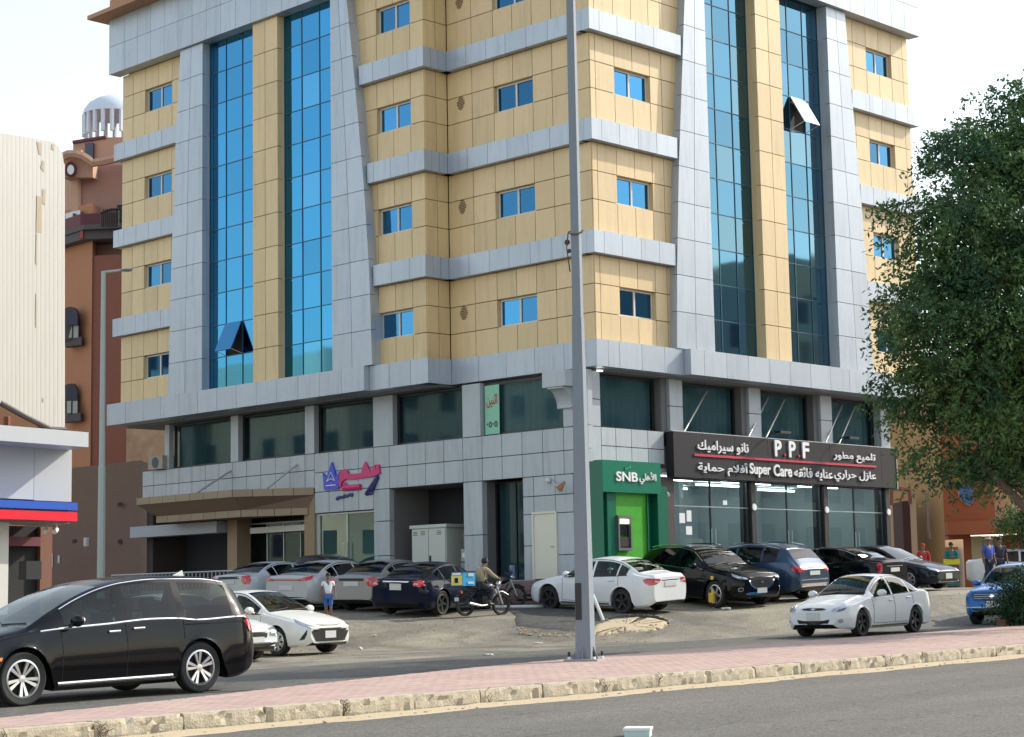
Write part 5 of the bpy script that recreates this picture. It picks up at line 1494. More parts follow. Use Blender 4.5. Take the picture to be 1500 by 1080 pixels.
# ---- faces of the cars
def plate(e, mode, z, y=0.0, w=.52, h=.12):
    p = e['patch']('number_plate', mode, [(y - w / 2, z - h / 2), (y + w / 2, z - h / 2), (y + w / 2, z + h / 2), (y - w / 2, z + h / 2)], M['plate'], off=.02, rings=2)
def sedan_front(e, style):
    P = e['patch']
    if style == 'yaris':
        P('headlight', 'front', [(.42, .63), (.62, .66), (.95, .74), (1.30, .80), (1.25, .75), (.95, .67), (.62, .59)], M['lamp'], mirror_y=True)
        P('upper_grille', 'front', [(-.42, .66), (-.15, .62), (.15, .62), (.42, .66), (.15, .655), (-.15, .655)], M['trim'])
        P('chrome_bar', 'front', [(-.33, .565), (.33, .565), (.36, .585), (-.36, .585)], M['chrome'], off=.02)
        P('lower_grille', 'front', [(-.62, .56), (.62, .56), (.46, .30), (-.46, .30)], M['trim'])
        P('bumper_vent', 'front', [(.70, .57), (.78, .50), (.95, .36), (.97, .33), (.80, .35), (.72, .46)], M['trim'], mirror_y=True)
        P('lower_lip', 'front', [(-.50, .27), (.50, .27), (.55, .295), (-.55, .295)], e['pm'], off=.03)
        plate(e, 'front', .44, w=.34, h=.16)
    elif style == 'accent':
        P('headlight', 'front', [(.48, .60), (.55, .66), (.85, .74), (1.12, .79), (1.10, .70), (.90, .62), (.62, .575)], M['lamp'], mirror_y=True)
        P('grille', 'front', [(-.40, .655), (-.2, .685), (.2, .685), (.40, .655), (.34, .62), (.2, .605), (-.2, .605), (-.34, .62)], M['chrome'])
        P('grille_mesh', 'front', [(-.34, .652), (-.16, .668), (.16, .668), (.34, .652), (.28, .632), (.16, .622), (-.16, .622), (-.28, .632)], M['trim'], off=.016)
        P('lower_grille', 'front', [(-.44, .42), (-.38, .39), (.38, .39), (.44, .42), (.40, .33), (.28, .27), (-.28, .27), (-.40, .33)], M['trim'])
        P('fog_lamp', 'front', [(.66, .40), (.74, .43), (.84, .42), (.84, .36), (.76, .33), (.67, .35)], M['lamp'], mirror_y=True)
        P('badge', 'front', [(-.07, .64), (0, .66), (.07, .64), (0, .62)], M['chrome'], off=.025, rings=2)
        plate(e, 'front', .50, w=.34, h=.17)
    elif style == 'elantra':
        P('headlight', 'front', [(.45, .60), (.60, .66), (.95, .72), (1.15, .74), (1.0, .66), (.62, .58)], M['lamp'], mirror_y=True)
        P('grille', 'front', [(-.55, .58), (.55, .58), (.65, .40), (.35, .28), (-.35, .28), (-.65, .40)], M['trim'])
        P('lower_lip', 'front', [(-.55, .26), (.55, .26), (.6, .285), (-.6, .285)], M['chrome'], off=.02)
        plate(e, 'front', .44, w=.36, h=.17)
    elif style == 'nose':
        P('headlight', 'front', [(.42, .52), (.45, .66), (.85, .70), (1.15, .74), (1.0, .56), (.62, .50)], M['lamp'], mirror_y=True)
        P('grille', 'front', [(-.38, .62), (.38, .62), (.34, .48), (-.34, .48)], M['trim'])
        P('lower_grille', 'front', [(-.80, .36), (.80, .36), (.92, .28), (-.92, .28)], M['trim'])
        P('chrome_bar', 'front', [(-.86, .37), (.86, .37), (.86, .385), (-.86, .385)], M['chrome'], off=.02)
        plate(e, 'front', .44)
def sedan_rear(e, style):
    P = e['patch']
    if style == 'camry':
        P('taillight', 'rear', [(.42, .93), (.60, .95), (.95, .96), (1.20, .92), (1.10, .84), (.85, .77), (.62, .80), (.48, .86)], M['tail'], mirror_y=True)
        P('clear_lamp', 'rear', [(.46, .87), (.62, .90), (.66, .85), (.52, .83)], M['tail_clear'], mirror_y=True, off=.014, rings=2)
        P('chrome_bar', 'rear', [(-.36, .885), (.36, .885), (.38, .91), (-.38, .91)], M['chrome'])
        plate(e, 'rear', .80, w=.5, h=.13)
        P('plate_recess', 'rear', [(-.36, .72), (.36, .72), (.40, .88), (-.40, .88)], e['pm'], off=.004)
    elif style == 'strip':
        P('taillight', 'rear', [(.45, .905), (.72, .955), (1.12, .985), (1.02, .91), (.72, .85), (.45, .855)], M['tail'], mirror_y=True, off=.012)
        P('lamp_bar', 'rear', [(-.5, .90), (.5, .90), (.5, .862), (-.5, .862)], M['tail'], off=.010)
        P('lamp_line', 'rear', [(-.5, .885), (.5, .885), (.5, .893), (-.5, .893)], M['chrome'], off=.016, rings=2)
        plate(e, 'rear', .66, w=.5, h=.13); P('diffuser', 'rear', [(-.6, .30), (.6, .30), (.66, .40), (-.66, .40)], M['trim'])
    elif style == 'silver':
        P('taillight', 'rear', [(.50, .93), (.74, .96), (.90, .94), (.92, .80), (.82, .70), (.60, .70), (.52, .80)], M['tail'], mirror_y=True)
        P('boot_recess', 'rear', [(-.42, .86), (.42, .86), (.42, .93), (-.42, .93)], M['trim']); plate(e, 'rear', .78, w=.5, h=.12)
    elif style == 'darkcamry':
        P('taillight', 'rear', [(.52, .94), (.75, .97), (1.05, .95), (1.0, .84), (.72, .80), (.56, .84)], M['tail'], mirror_y=True)
        P('chrome_bar', 'rear', [(-.40, .92), (.40, .92), (.42, .95), (-.42, .95)], M['chrome']); plate(e, 'rear', .80, w=.36, h=.17)
        P('clear_lamp', 'rear', [(.56, .86), (.70, .86), (.70, .90), (.58, .91)], M['tail_clear'], mirror_y=True, off=.014, rings=2)
    elif style == 'tall':
        P('taillight', 'rear', [(.70, .96), (.86, .99), (.96, .94), (.90, .70), (.80, .66), (.74, .72)], M['tail'], mirror_y=True)
        P('chrome_bar', 'rear', [(-.45, .86), (.45, .86), (.47, .885), (-.47, .885)], M['chrome']); plate(e, 'rear', .76, w=.5, h=.12)
        P('bumper_bar', 'rear', [(-.75, .34), (.75, .34), (.75, .37), (-.75, .37)], M['chrome'])
def suv_front(e, style):
    P = e['patch']
    if style == 'dark':
        P('headlight', 'front', [(.50, .80), (.62, .84), (.95, .90), (1.30, .95), (1.2, .88), (.92, .82), (.62, .77)], M['lamp'], mirror_y=True)
        P('grille_frame', 'front', [(-.52, .84), (.52, .84), (.42, .62), (.26, .52), (-.26, .52), (-.42, .62)], M['chrome'])
        P('grille', 'front', [(-.45, .81), (.45, .81), (.36, .63), (.23, .55), (-.23, .55), (-.36, .63)], M['trim'], off=.018)
        P('fog_lamp', 'front', [(.68, .56), (.78, .58), (.90, .55), (.90, .48), (.80, .45), (.68, .49)], M['chrome'], mirror_y=True)
        P('fog_glass', 'front', [(.71, .545), (.78, .56), (.87, .54), (.87, .49), (.80, .47), (.71, .50)], M['trim'], mirror_y=True, off=.014)
        P('skid_bar', 'front', [(-.55, .36), (.55, .36), (.62, .40), (.50, .43), (-.50, .43), (-.62, .40)], M['chrome'])
        P('hood_star', 'front', [(-.06, .70), (0, .74), (.06, .70), (0, .66)], M['chrome'], off=.03, rings=2)
        plate(e, 'front', .47, w=.36, h=.14)
    else:
        P('headlight', 'front', [(.62, .82), (.82, .87), (1.20, .92), (1.15, .86), (.82, .80)], M['lamp'], mirror_y=True)
        P('grille', 'front', [(-.56, .86), (.56, .86), (.62, .78), (.48, .64), (-.48, .64), (-.62, .78)], mat('grille_blue', (.015, .05, .14), .4))
        for zz in (.70, .75, .80): P('grille_bar', 'front', [(-.50, zz), (.50, zz), (.50, zz + .012), (-.50, zz + .012)], M['steel'], off=.02, rings=2)
        P('badge', 'front', [(-.08, .77), (0, .81), (.08, .77), (0, .72)], M['chrome'], off=.03, rings=2)
        P('lower_grille', 'front', [(-.72, .44), (.72, .44), (.66, .34), (-.66, .34)], M['trim'])
        P('skid_bar', 'front', [(-.85, .46), (.85, .46), (.85, .485), (-.85, .485)], M['chrome'], off=.02)
        plate(e, 'front', .55, w=.36, h=.17)
def suv_rear(e):
    P = e['patch']
    P('taillight', 'rear', [(.42, .94), (.62, 1.0), (1.05, 1.0), (1.12, .92), (.98, .84), (.62, .84), (.42, .90)], M['tail'], mirror_y=True)
    P('chrome_bar', 'rear', [(-.60, .915), (.60, .915), (.60, .935), (-.60, .935)], M['chrome']); plate(e, 'rear', .80, w=.52, h=.12)
    P('bumper_bar', 'rear', [(-.80, .60), (.80, .60), (.82, .63), (-.82, .63)], M['chrome'])
    P('skid_plate', 'rear', [(-.70, .42), (.70, .42), (.78, .48), (.62, .51), (-.62, .51), (-.78, .48)], M['chrome'])
def van_details(e):
    P = e['patch']
    P('taillight', 'rear', [(.60, 1.02), (.70, 1.10), (1.05, 1.12), (1.42, 1.10), (1.36, .98), (1.15, .86), (.95, .84), (.85, .96)], M['tail'], mirror_y=True)
    plate(e, 'rear', .80)
    P('headlight', 'front', [(.50, .66), (.70, .72), (1.1, .80), (1.45, .84), (1.4, .76), (1.0, .68), (.62, .62)], M['lamp'], mirror_y=True)
    P('side_marker', 'left', [(.46, .60), (.66, .62), (.68, .665), (.47, .655)], M['amber']); P('side_marker', 'right', [(.46, .60), (.66, .62), (.68, .665), (.47, .655)], M['amber'])
    P('grille', 'front', [(-.5, .66), (.5, .66), (.45, .54), (-.45, .54)], M['chrome'])
    for md in ('left', 'right'):
        e['strip']('sill_chrome', md, [(1.55, .27), (3.5, .285)], .022, M['chrome'], off=.01)
        e['strip']('window_chrome', md, [(x, smooth_interp(e['s']['belt'], x) + .0) for x in steps(1.30, 5.0, .15)], .014, M['chrome'], off=.008)
        e['strip']('slide_rail', md, [(3.75, 1.0), (4.85, 1.02)], .008, M['seam'])
    mb = MB(); h = e['surf']('top', (4.35, 0.0))[0]
    mb.add([(h.x + .12, .0, h.z), (h.x - .10, -.03, h.z), (h.x - .10, .03, h.z), (h.x - .09, 0, h.z + .09)], [(0, 1, 3), (0, 3, 2), (1, 2, 3), (0, 2, 1)]); mb.obj('roof_fin', M['white_frame'], e['root'])

WHITE = paint('white_car_paint', (.72, .73, .74)); WARM = paint('warm_white_paint', (.75, .74, .68)); BLACK = paint('black_car_paint', (.0022, .0026, .004))
SILVER = paint('silver_car_paint', (.30, .30, .30), .5); NAVY = paint('navy_car_paint', (.005, .009, .022), .2); SLATE = paint('slate_blue_paint', (.035, .065, .12), .4)
BLUE = paint('bright_blue_paint', (.02, .16, .50), .3); DUST = paint('dark_grey_paint', (.02, .024, .034), .3, .35)
froad = lambda x, y: terr(x, y) - .02
flot = lambda x, y: terr(x, y) - .03
HX = R(180)       # heading towards -x
def veh(*a, **k):
    o = build_car(*a, **k)
    o['group'] = 'vehicles driving on the road' if o.location.y < -8 else 'cars parked in front of the building' if o.location.x < 20 else 'cars in the side street'
    return o
def centre(wx, wy, heading, spec, which, side):
    """centre of the car from where one wheel stands"""
    hv = Vector((math.cos(heading), math.sin(heading))); lv = Vector((-math.sin(heading), math.cos(heading)))
    off = spec['L'] / 2 - (spec['fo'] if which == 'front' else spec['fo'] + spec['wb'])
    p = Vector((wx, wy)) - hv * off - lv * (side * (spec['W'] / 2 - .1)); return (p.x, p.y)

h = R(182)
veh('minivan', 'long black minivan driving left close to the paved strip', 'van', VANP, BLACK, (-25.03, -12.29), h, froad, 'ten', None, 'car_glass', True, van_details, None, paint('mirror_black', (.008, .008, .01)), M['trim'], handle_m=M['chrome'])
YS = scale_spec(SEDAN, 4.42, 1.48, 1.73, wr=.31)
h = R(-84)
veh('sedan_car', 'white compact sedan with black lower grille facing right in the road, behind the black minivan', 'car', YS, WARM, (-13.0, -1.05), h, froad, 'cover', None, 'car_glass', False, lambda e: sedan_front(e, 'yaris'), lambda e: sedan_rear(e, 'silver'))
h = R(-84)
NS = scale_spec(SEDAN, 4.7, 1.46)
veh('sedan_car', 'white car mostly hidden behind the black minivan with only its headlight corner showing', 'car', NS, WHITE, (-16.2, -2.3), h, froad, 'dark', None, 'car_glass', False, lambda e: sedan_front(e, 'nose'))
AS = scale_spec(SEDAN, 4.37, 1.46, 1.70, wr=.31)
h = R(184)
veh('sedan_car', 'white sedan with dark wheels driving left in the tree shade', 'car', AS, WHITE, (-1.5, -9.75), h, froad, 'dark', None, 'car_glass', False, lambda e: sedan_front(e, 'accent'), lambda e: sedan_rear(e, 'silver'))
BS = scale_spec(SUVP, 4.1, 1.64, 1.77, wr=.34)
h = R(190)
veh('compact_suv', 'bright blue compact SUV driving left at the right edge', 'car', BS, BLUE, (6.8, -9.3), h, froad, 'dark', None, 'car_glass', False, lambda e: suv_front(e, 'blue'), suv_rear)
CS = scale_spec(SEDAN, 4.42, 1.48, 1.74)
h = R(93)
veh('sedan_car', 'white sedan with red tail lamps parked by the green cash booth behind the concrete pole', 'car', CS, WHITE, (-1.22, -1.22), h, flot, 'dark', None, 'car_glass', False, None, lambda e: sedan_rear(e, 'camry'))
h = R(-99)
veh('large_suv', 'black SUV with chrome grille and yellow clamped front wheel, parked nose out', 'car', SUVP, BLACK, (2.25, -1.95), h, flot, 'five', None, 'car_glass_dark', True, lambda e: suv_front(e, 'dark'), None, True, rails=True)
QS = scale_spec(SUVP, 4.66, 1.66, 1.9)
h = R(93)
veh('large_suv', 'dark blue SUV with roof rails seen from behind, second from the green booth', 'car', QS, SLATE, (4.45, -1.75), h, flot, 'five', None, 'car_glass_dark', True, None, suv_rear, True, rails=True)
h = R(93)
SS = scale_spec(SEDAN, 4.85, 1.47, 1.84)
veh('sedan_car', 'black sedan with tall red tail lamps between two other dark cars', 'car', SS, BLACK, (8.2, -1.9), h, flot, 'six', None, 'car_glass_dark', True, None, lambda e: sedan_rear(e, 'tall'), handle_m=M['chrome'])
h = R(-90)
ES = scale_spec(SEDAN, 4.68, 1.44, 1.82)
veh('sedan_car', 'dusty dark grey sedan parked nose out, rightmost of the row by the showroom', 'car', ES, DUST, (11.85, -1.65), h, flot, 'six', None, 'car_glass_dark', False, lambda e: sedan_front(e, 'elantra'))
h = R(0)
HS = scale_spec(SEDAN, 4.85, 1.40, 1.85)
veh('sedan_car', 'pale silver white sedan with a full width red tail lamp strip, behind the child', 'car', HS, paint('pearl_white_paint', (.47, .48, .48), .1), (-4.0, 6.85), R(12), flot, 'dark', None, 'car_glass_dark', False, None, lambda e: sedan_rear(e, 'strip'), roof=1)
veh('sedan_car', 'older silver sedan seen from behind, left of the navy sedan', 'car', scale_spec(SEDAN, 4.4, 1.42, 1.70), SILVER, (-3.85, 4.5), R(14), flot, 'dark', None, 'car_glass_dark', False, None, lambda e: sedan_rear(e, 'silver'))
veh('sedan_car', 'dark navy sedan with chrome boot strip parked in the shade by the motorcycle', 'car', scale_spec(SEDAN, 4.3, 1.40, 1.80), NAVY, (-4.43, 2.16), R(16), flot, 'dark', None, 'car_glass_dark', False, None, lambda e: sedan_rear(e, 'darkcamry'))
veh('sedan_car', 'white car with dark windows parked in front of the covered entrance', 'car', scale_spec(SEDAN, 4.6, 1.38, 1.8), paint('cool_white_paint', (.46, .49, .50)), (-4.3, 9.2), R(10), flot, 'dark', None, 'car_glass_dark', False, None, lambda e: sedan_rear(e, 'silver'))
veh('sedan_car', 'black car top just showing before the glass shop door', 'car', scale_spec(SEDAN, 4.4, 1.45, 1.75), BLACK, (-1.35, 9.6 + 1.6), R(90), lambda x, y: terr(x, y) + .12, 'dark', None, 'car_glass_dark', False)
veh('sedan_car', 'white car nose far off at the right beyond the dark grey sedan', 'car', scale_spec(SEDAN, 4.5, 1.5, 1.8), WHITE, (27.5, 2.2), R(-60), lambda x, y: terr(x, y) + .0, 'dark', None, 'car_glass', False, lambda e: sedan_front(e, 'nose'))
# ------------------------------------------------------------------ poles
def pole_base(px, py, zf):
    r = (FW + RT * ((px - 750) / FPX) - UP * ((py - 540) / FPX)); d = 15.0
    while d < 90:
        q = CAM + r * d
        if q.z <= zf(q.x, q.y): return q
        d += .03
pb = pole_base(858, 968, lambda x, y: road_z(x) + .17)
conc = mat('concrete_pole', (.22, .25, .285), .75, noise=.14, scale=4, bump=.5, bscale=25, streak=(3, 3, .4), metallic=.1)
lp = empty('light_pole', tuple(pb), 0, 'tall grey tapering lighting pole bolted to the pink paved strip before the building', 'light pole')
def oct_tube(z0, z1, r0, r1, rot=0.25, n=8):
    mb = MB(); v = []
    for z, r in ((z0, r0), (z1, r1)):
        for k in range(n):
            a = 2 * math.pi * (k + .5) / n + rot; v.append((r * math.cos(a), r * math.sin(a), z))
    f = [(k, (k + 1) % n, n + (k + 1) % n, n + k) for k in range(n)] + [tuple(range(n - 1, -1, -1)), tuple(range(n, 2 * n))]
    return mb.add(v, f)
PH = 5.6; PR4 = R(24.6)
oct_tube(0, PH, .184, .116, PR4, 4).obj('lower_shaft', conc, lp)
oct_tube(PH, 14.2, .104, .078, PR4, 4).obj('upper_shaft', conc, lp)
oct_tube(-.01, .03, .40, .40, PR4, 4).obj('base_plate', mat('plate_steel', (.36, .30, .27), .7, noise=.2), lp)
for k in range(4):
    a = math.pi / 2 * k + PR4 + .785
    mb = MB(); mb.lathe([(0, .07), (.028, .07), (.028, .0)], 6, (.30 * math.cos(a), .30 * math.sin(a), 0)); mb.obj('anchor_foot', M['letter_white'], lp)
    mb = MB(); mb.lathe([(0, .15), (.022, .145), (.022, .07)], 6, (.30 * math.cos(a), .30 * math.sin(a), 0)); mb.obj('anchor_bolt', M['black'], lp)
for k in range(4):
    a = math.pi / 2 * k + PR4
    mb = MB(); c_, s_ = math.cos(a), math.sin(a)
    mb.add([(.12 * c_, .12 * s_, .02), (.22 * c_, .22 * s_, .02), (.12 * c_, .12 * s_, .27), (.12 * c_ - .012 * s_, .12 * s_ + .012 * c_, .02), (.22 * c_ - .012 * s_, .22 * s_ + .012 * c_, .02), (.12 * c_ - .012 * s_, .12 * s_ + .012 * c_, .27)], [(0, 1, 2), (5, 4, 3), (0, 3, 4, 1), (1, 4, 5, 2), (2, 5, 3, 0)])
    mb.obj('gusset', conc, lp)
fx = Vector((math.cos(R(204.6)), math.sin(R(204.6)), 0)); sx = Vector((-fx.y, fx.x, 0))
def on_pole(name, u0, u1, z0, z1, m, r=.165):
    c = fx * (r - .005) ; v = []
    for d in (-.02, .012):
        for u, z in ((u0, z0), (u1, z0), (u1, z1), (u0, z1)): v.append(c + fx * d + sx * u + Vector((0, 0, z)))
    mk(name, v, [(3, 2, 1, 0), (4, 5, 6, 7), (0, 1, 5, 4), (1, 2, 6, 5), (2, 3, 7, 6), (3, 0, 4, 7)], m, lp)
M['hatch'] = mat('black_hatch', (.015, .015, .017), .5)
on_pole('access_hatch', -.115, -.01, .66, 1.25, M['hatch'], .126)
mb = MB(); mb.tube([(.13 * math.cos(k / 8 * 2 * math.pi), .13 * math.sin(k / 8 * 2 * math.pi), 7.05 + .05 * math.sin(k)) for k in range(9)], .012, 4)
mb.ball((.16 * sx.x * -1, .16 * sx.y * -1, 6.9), .05, 6); mb.ball((-.13 * sx.x, -.13 * sx.y, 6.75), .04, 6); mb.tube([(-.14 * sx.x, -.14 * sx.y, 7.05), (-.17 * sx.x, -.17 * sx.y, 6.8), (-.12 * sx.x, -.12 * sx.y, 6.4)], .012, 4)
mb.obj('tangled_wire', mat('wire_rust', (.12, .06, .03), .8), lp)
mb = MB(); mb.tube([(0, 0, 14.2), (.5 * sx.x, .5 * sx.y, 14.9), (2.0 * sx.x, 2.0 * sx.y, 15.2)], .05, 6); mb.tube([(0, 0, 14.2), (-.5 * sx.x, -.5 * sx.y, 14.9), (-2.0 * sx.x, -2.0 * sx.y, 15.2)], .05, 6); mb.obj('lamp_arm', conc, lp)

b2 = at(148, 835, 58); g2 = terr(b2.x, b2.y)
l2 = empty('street_lamp', (b2.x, b2.y, g2), 0, 'slim pale green street lamp with a short arm in front of the brown wall', 'street lamp')
ht = at(150, 388, 58).z - g2
gp = mat('pale_green_pole', (.38, .42, .39), .6, noise=.08)
oct_tube(0, ht * .42, .135, .115).obj('lower_shaft', gp, l2); oct_tube(ht * .42, ht, .10, .075).obj('upper_shaft', gp, l2)
mb = MB(); e2 = RT0 * .62; mb.tube([(0, 0, ht - .03), (e2.x, e2.y, ht + .03)], .045, 8); mb.obj('arm', gp, l2)
mb = MB(); mb.ball((e2.x * 1.15, e2.y * 1.15, ht + .03), (.2, .2, .05), 10); mb.obj('lamp_head', gp, l2, True)

# ------------------------------------------------------------------ tree on the paved strip
def leaf_cloud(name, centres, radii, n_spray, m, parent, seed=1, leaf=(.10, .03), droop=.6, per=13, kind=None):
    g = np.random.default_rng(seed)
    C = np.array(centres, float); Rr_ = np.array(radii, float)
    wgt = np.prod(Rr_, axis=1) ** .75; wgt /= wgt.sum()
    idx = g.choice(len(C), n_spray, p=wgt)
    d = g.normal(size=(n_spray, 3)); d /= np.linalg.norm(d, axis=1)[:, None]
    rad = g.uniform(.25, 1.04, n_spray) ** .45
    base = C[idx] + d * Rr_[idx] * rad[:, None]
    az = g.uniform(0, 2 * np.pi, n_spray)
    out = d.copy(); out[:, 2] *= .2; out += np.stack([np.cos(az), np.sin(az), 0 * az], 1) * .5
    out /= np.linalg.norm(out, axis=1)[:, None]
    ln = g.uniform(.3, .75, n_spray)
    t = (np.arange(per) + .5) / per
    P = base[:, None, :] + out[:, None, :] * (ln[:, None] * t[None, :])[:, :, None]
    P[:, :, 2] -= droop * ln[:, None] * t[None, :] ** 2
    P += g.normal(scale=.035, size=P.shape)
    P = P.reshape(-1, 3); n = len(P)
    a = g.normal(size=(n, 3)) + np.repeat(out, per, 0) * .6; a[:, 2] -= .9 * droop; a /= np.linalg.norm(a, axis=1)[:, None]
    b = np.cross(a, g.normal(size=(n, 3))); b /= np.linalg.norm(b, axis=1)[:, None]
    L_ = g.uniform(.7, 1.3, n)[:, None] * leaf[0]; W_ = g.uniform(.7, 1.3, n)[:, None] * leaf[1]
    V = np.stack([P, P + a * L_ * .5 + b * W_, P + a * L_, P + a * L_ * .5 - b * W_], 1).reshape(-1, 3)
    me = bpy.data.meshes.new(name)
    me.vertices.add(len(V)); me.vertices.foreach_set('co', V.ravel())
    me.loops.add(n * 4); me.loops.foreach_set('vertex_index', np.arange(n * 4, dtype=np.int32))
    me.polygons.add(n); me.polygons.foreach_set('loop_start', np.arange(0, n * 4, 4, dtype=np.int32)); me.polygons.foreach_set('loop_total', np.full(n, 4, dtype=np.int32))
    me.materials.append(m); me.update(calc_edges=True); me.validate()
    o = bpy.data.objects.new(name, me); link(o, parent)
    if kind: o['kind'] = kind
    return o
def leaf_mat(name, c1, c2):
    m = mat(name, c1, .55, noise=.25, scale=1.0, col2=c2, island=.35)
    n = m.node_tree.nodes; l = m.node_tree.links; b = n['Principled BSDF']; out = n['Material Output']
    tl = n.new('ShaderNodeBsdfTranslucent'); 
    b.inputs['Specular IOR Level'].default_value = .2; src = b.inputs['Base Color'].links[0].from_socket; l.new(src, tl.inputs[0])
    mx = n.new('ShaderNodeMixShader'); mx.inputs[0].default_value = .28
    l.new(b.outputs[0], mx.inputs[1]); l.new(tl.outputs[0], mx.inputs[2]); l.new(mx.outputs[0], out.inputs[0])
    return m
LEAF = leaf_mat('leaf_green', (.036, .095, .050), (.120, .200, .062))
bark = mat('bark', (.13, .10, .08), .9, noise=.3, scale=8, bump=.6)
TD = 40.0
tp_ = at(1590, 925, 41); tz = road_z(tp_.x) + .15
tr = empty('tree', (0, 0, 0), 0, 'dense dark green drooping tree on the paved strip at the right edge', 'tree')
tb0 = Vector((tp_.x, tp_.y, tz))
mb = MB()
fork = tb0 + Vector((-.1, .1, 2.1))
mb.tube([tb0 - Vector((0, 0, .1)), tb0 + Vector((.03, 0, .6)), tb0 + Vector((-.05, .05, 1.4)), fork], [.26, .21, .18, .17], 10)
rt = random.Random(4)
cent = []; rad = []
shape = [(1352, 330, 40, .9, .9), (1395, 250, 40.5, 1.0, 1.1), (1450, 210, 41, 1.2, 1.2), (1500, 215, 41.5, 1.3, 1.2), (1480, 300, 39.5, 1.5, 1.4), (1400, 360, 39.5, 1.4, 1.2), (1345, 430, 40, 1.0, 1.0),
         (1318, 500, 40.2, .62, .6), (1300, 462, 40.6, .40, .22), (1400, 480, 39, 1.5, 1.2), (1480, 440, 39, 1.6, 1.4), (1352, 560, 40, 1.0, .8), (1325, 590, 40.8, .55, .5), (1420, 600, 39.5, 1.4, 1.0), (1490, 580, 39.5, 1.5, 1.2),
         (1375, 655, 40.5, .75, .55), (1440, 670, 40.5, 1.0, .6), (1400, 700, 40.6, .36, .30), (1500, 670, 40.5, .8, .4), (1455, 680, 41, .7, .3), (1560, 380, 40.5, 1.9, 2.4), (1570, 560, 40.5, 1.8, 1.4), (1640, 450, 41, 1.8, 2.2), (1560, 220, 42, 1.6, 1.4),
         (1345, 640, 40.8, .42, .42), (1372, 205, 40.8, .35, .45), (1420, 160, 41.2, .38, .5), (1490, 150, 41.5, .6, .5), (1540, 130, 42, 1.0, .9), (1430, 520, 42.2, 1.5, 1.4), (1480, 380, 43, 1.6, 1.6), (1520, 640, 42, 1.4, .8), (1600, 660, 41, 1.5, .7)]
for (px_, py_, d_, rh, rv) in shape:
    p = at(px_ + 14, py_, d_); cent.append(p); rad.append((rh, rh, rv))
    k_ = 1.0
    mid = fork.lerp(p, .5) + Vector((rt.uniform(-.3, .3), rt.uniform(-.3, .3), .35))
    mb.tube([fork + Vector((rt.uniform(-.06, .06), 0, -.1)), mid, p], [.085, .055, .012], 6)
mb.tube([fork - Vector((0, 0, .5)), at(1500, 742, 40.6), at(1450, 690, 40.2), at(1400, 640, 40.2)], [.13, .095, .07, .03], 8)
mb.obj('trunk', bark, tr, True, 60)
g_ = np.random.default_rng(12)
cc, rr2 = [], []
for c_, r_3 in zip(cent, rad):
    k_ = max(3, int(9 * r_3[0] * r_3[2]))
    for q in range(k_):
        d_ = g_.normal(size=3); d_ /= np.linalg.norm(d_)
        cc.append(tuple(c_[i] + d_[i] * r_3[i] * g_.uniform(.45, .92) for i in range(3))); s_ = g_.uniform(.28, .58) * min(1, r_3[0] + .2)
        rr2.append((s_, s_, s_ * .8))
leaf_cloud('crown', cc, rr2, 10500, LEAF, tr, 3, (.12, .026), .5, 14)
t2 = empty('tree', (0, 0, 0), 0, 'second tree of the paved strip, beyond the right edge of the view', 'tree')
t2p = Vector((9.5, -15.2, road_z(9.5) + .15))
mb = MB(); mb.tube([t2p, t2p + Vector((.1, .1, 1.5)), t2p + Vector((0, .2, 3.0))], [.24, .2, .15], 10)
c2 = [t2p + Vector(v_) for v_ in ((0, 0, 4.6), (1.6, .6, 5.2), (-1.7, -.3, 5.0), (.2, 1.4, 5.4), (0, -1.4, 5.2), (0, 0, 6.8), (-1.2, .8, 6.4), (1.2, -.5, 6.6), (0, 0, 8.2), (-2.2, .9, 4.2), (.9, 2.0, 4.2))]
for c_ in c2: mb.tube([t2p + Vector((0, .2, 2.9)), (t2p + Vector((0, .2, 2.9))).lerp(c_, .6), c_], [.08, .05, .02], 5)
mb.obj('trunk', bark, t2, True, 60)
leaf_cloud('crown', [tuple(c_) for c_ in c2], [(1.5, 1.5, 1.1)] * len(c2), 3600, LEAF, t2, 5, (.20, .05), .5, 14)
bs = at(1497, 885, 43.5); bz = road_z(bs.x) + .15
bu = empty('shrub', (bs.x, bs.y, bz), 0, 'small dark green shrub by the blue SUV at the right edge', 'shrub')
leaf_cloud('foliage', [(0, 0, .55), (.4, -.2, .5), (.9, -.4, .55), (0.1, 0, .9)], [(.36, .36, .48), (.5, .5, .45), (.6, .6, .5), (.25, .25, .3)], 1500, leaf_mat('shrub_green', (.02, .055, .02), (.035, .08, .03)), bu, 8, (.07, .02), .2, 10)
mb = MB(); mb.tube([(0, 0, -.05), (.0, .0, .5)], .03, 5); mb.tube([(.4, -.2, -.05), (.4, -.2, .5)], .03, 5); mb.obj('stem', bark, bu)
q = pole_base(1466, 916, lambda x, y: road_z(x) + .17)
pl_ = empty('brick_planter_edge', tuple(q), R(0), 'low reddish brick edging in front of the shrub', 'edging')
for k in range(5):
    box('brick', .02 + k * .42, .40 + k * .42, -.12, .12, 0, .13, mat('edge_brick', (.20, .085, .06), .9, noise=.2), pl_)
bt = at(1496, 770, 75)
b3 = empty('distant_tree', (bt.x, bt.y, terr(bt.x, bt.y)), 0, 'small dark round tree beyond the peach wall at the right edge', 'tree')
hh = bt.z - terr(bt.x, bt.y)
leaf_cloud('crown', [(0, 0, hh), (.9, -.9, hh + .1)], [(.7, .7, .75), (1.1, 1.1, 1.0)], 700, LEAF, b3, 9, (.13, .04), .2, 10)
MB().tube([(0, 0, 0), (0, 0, hh)], .09, 6).obj('trunk', bark, b3)

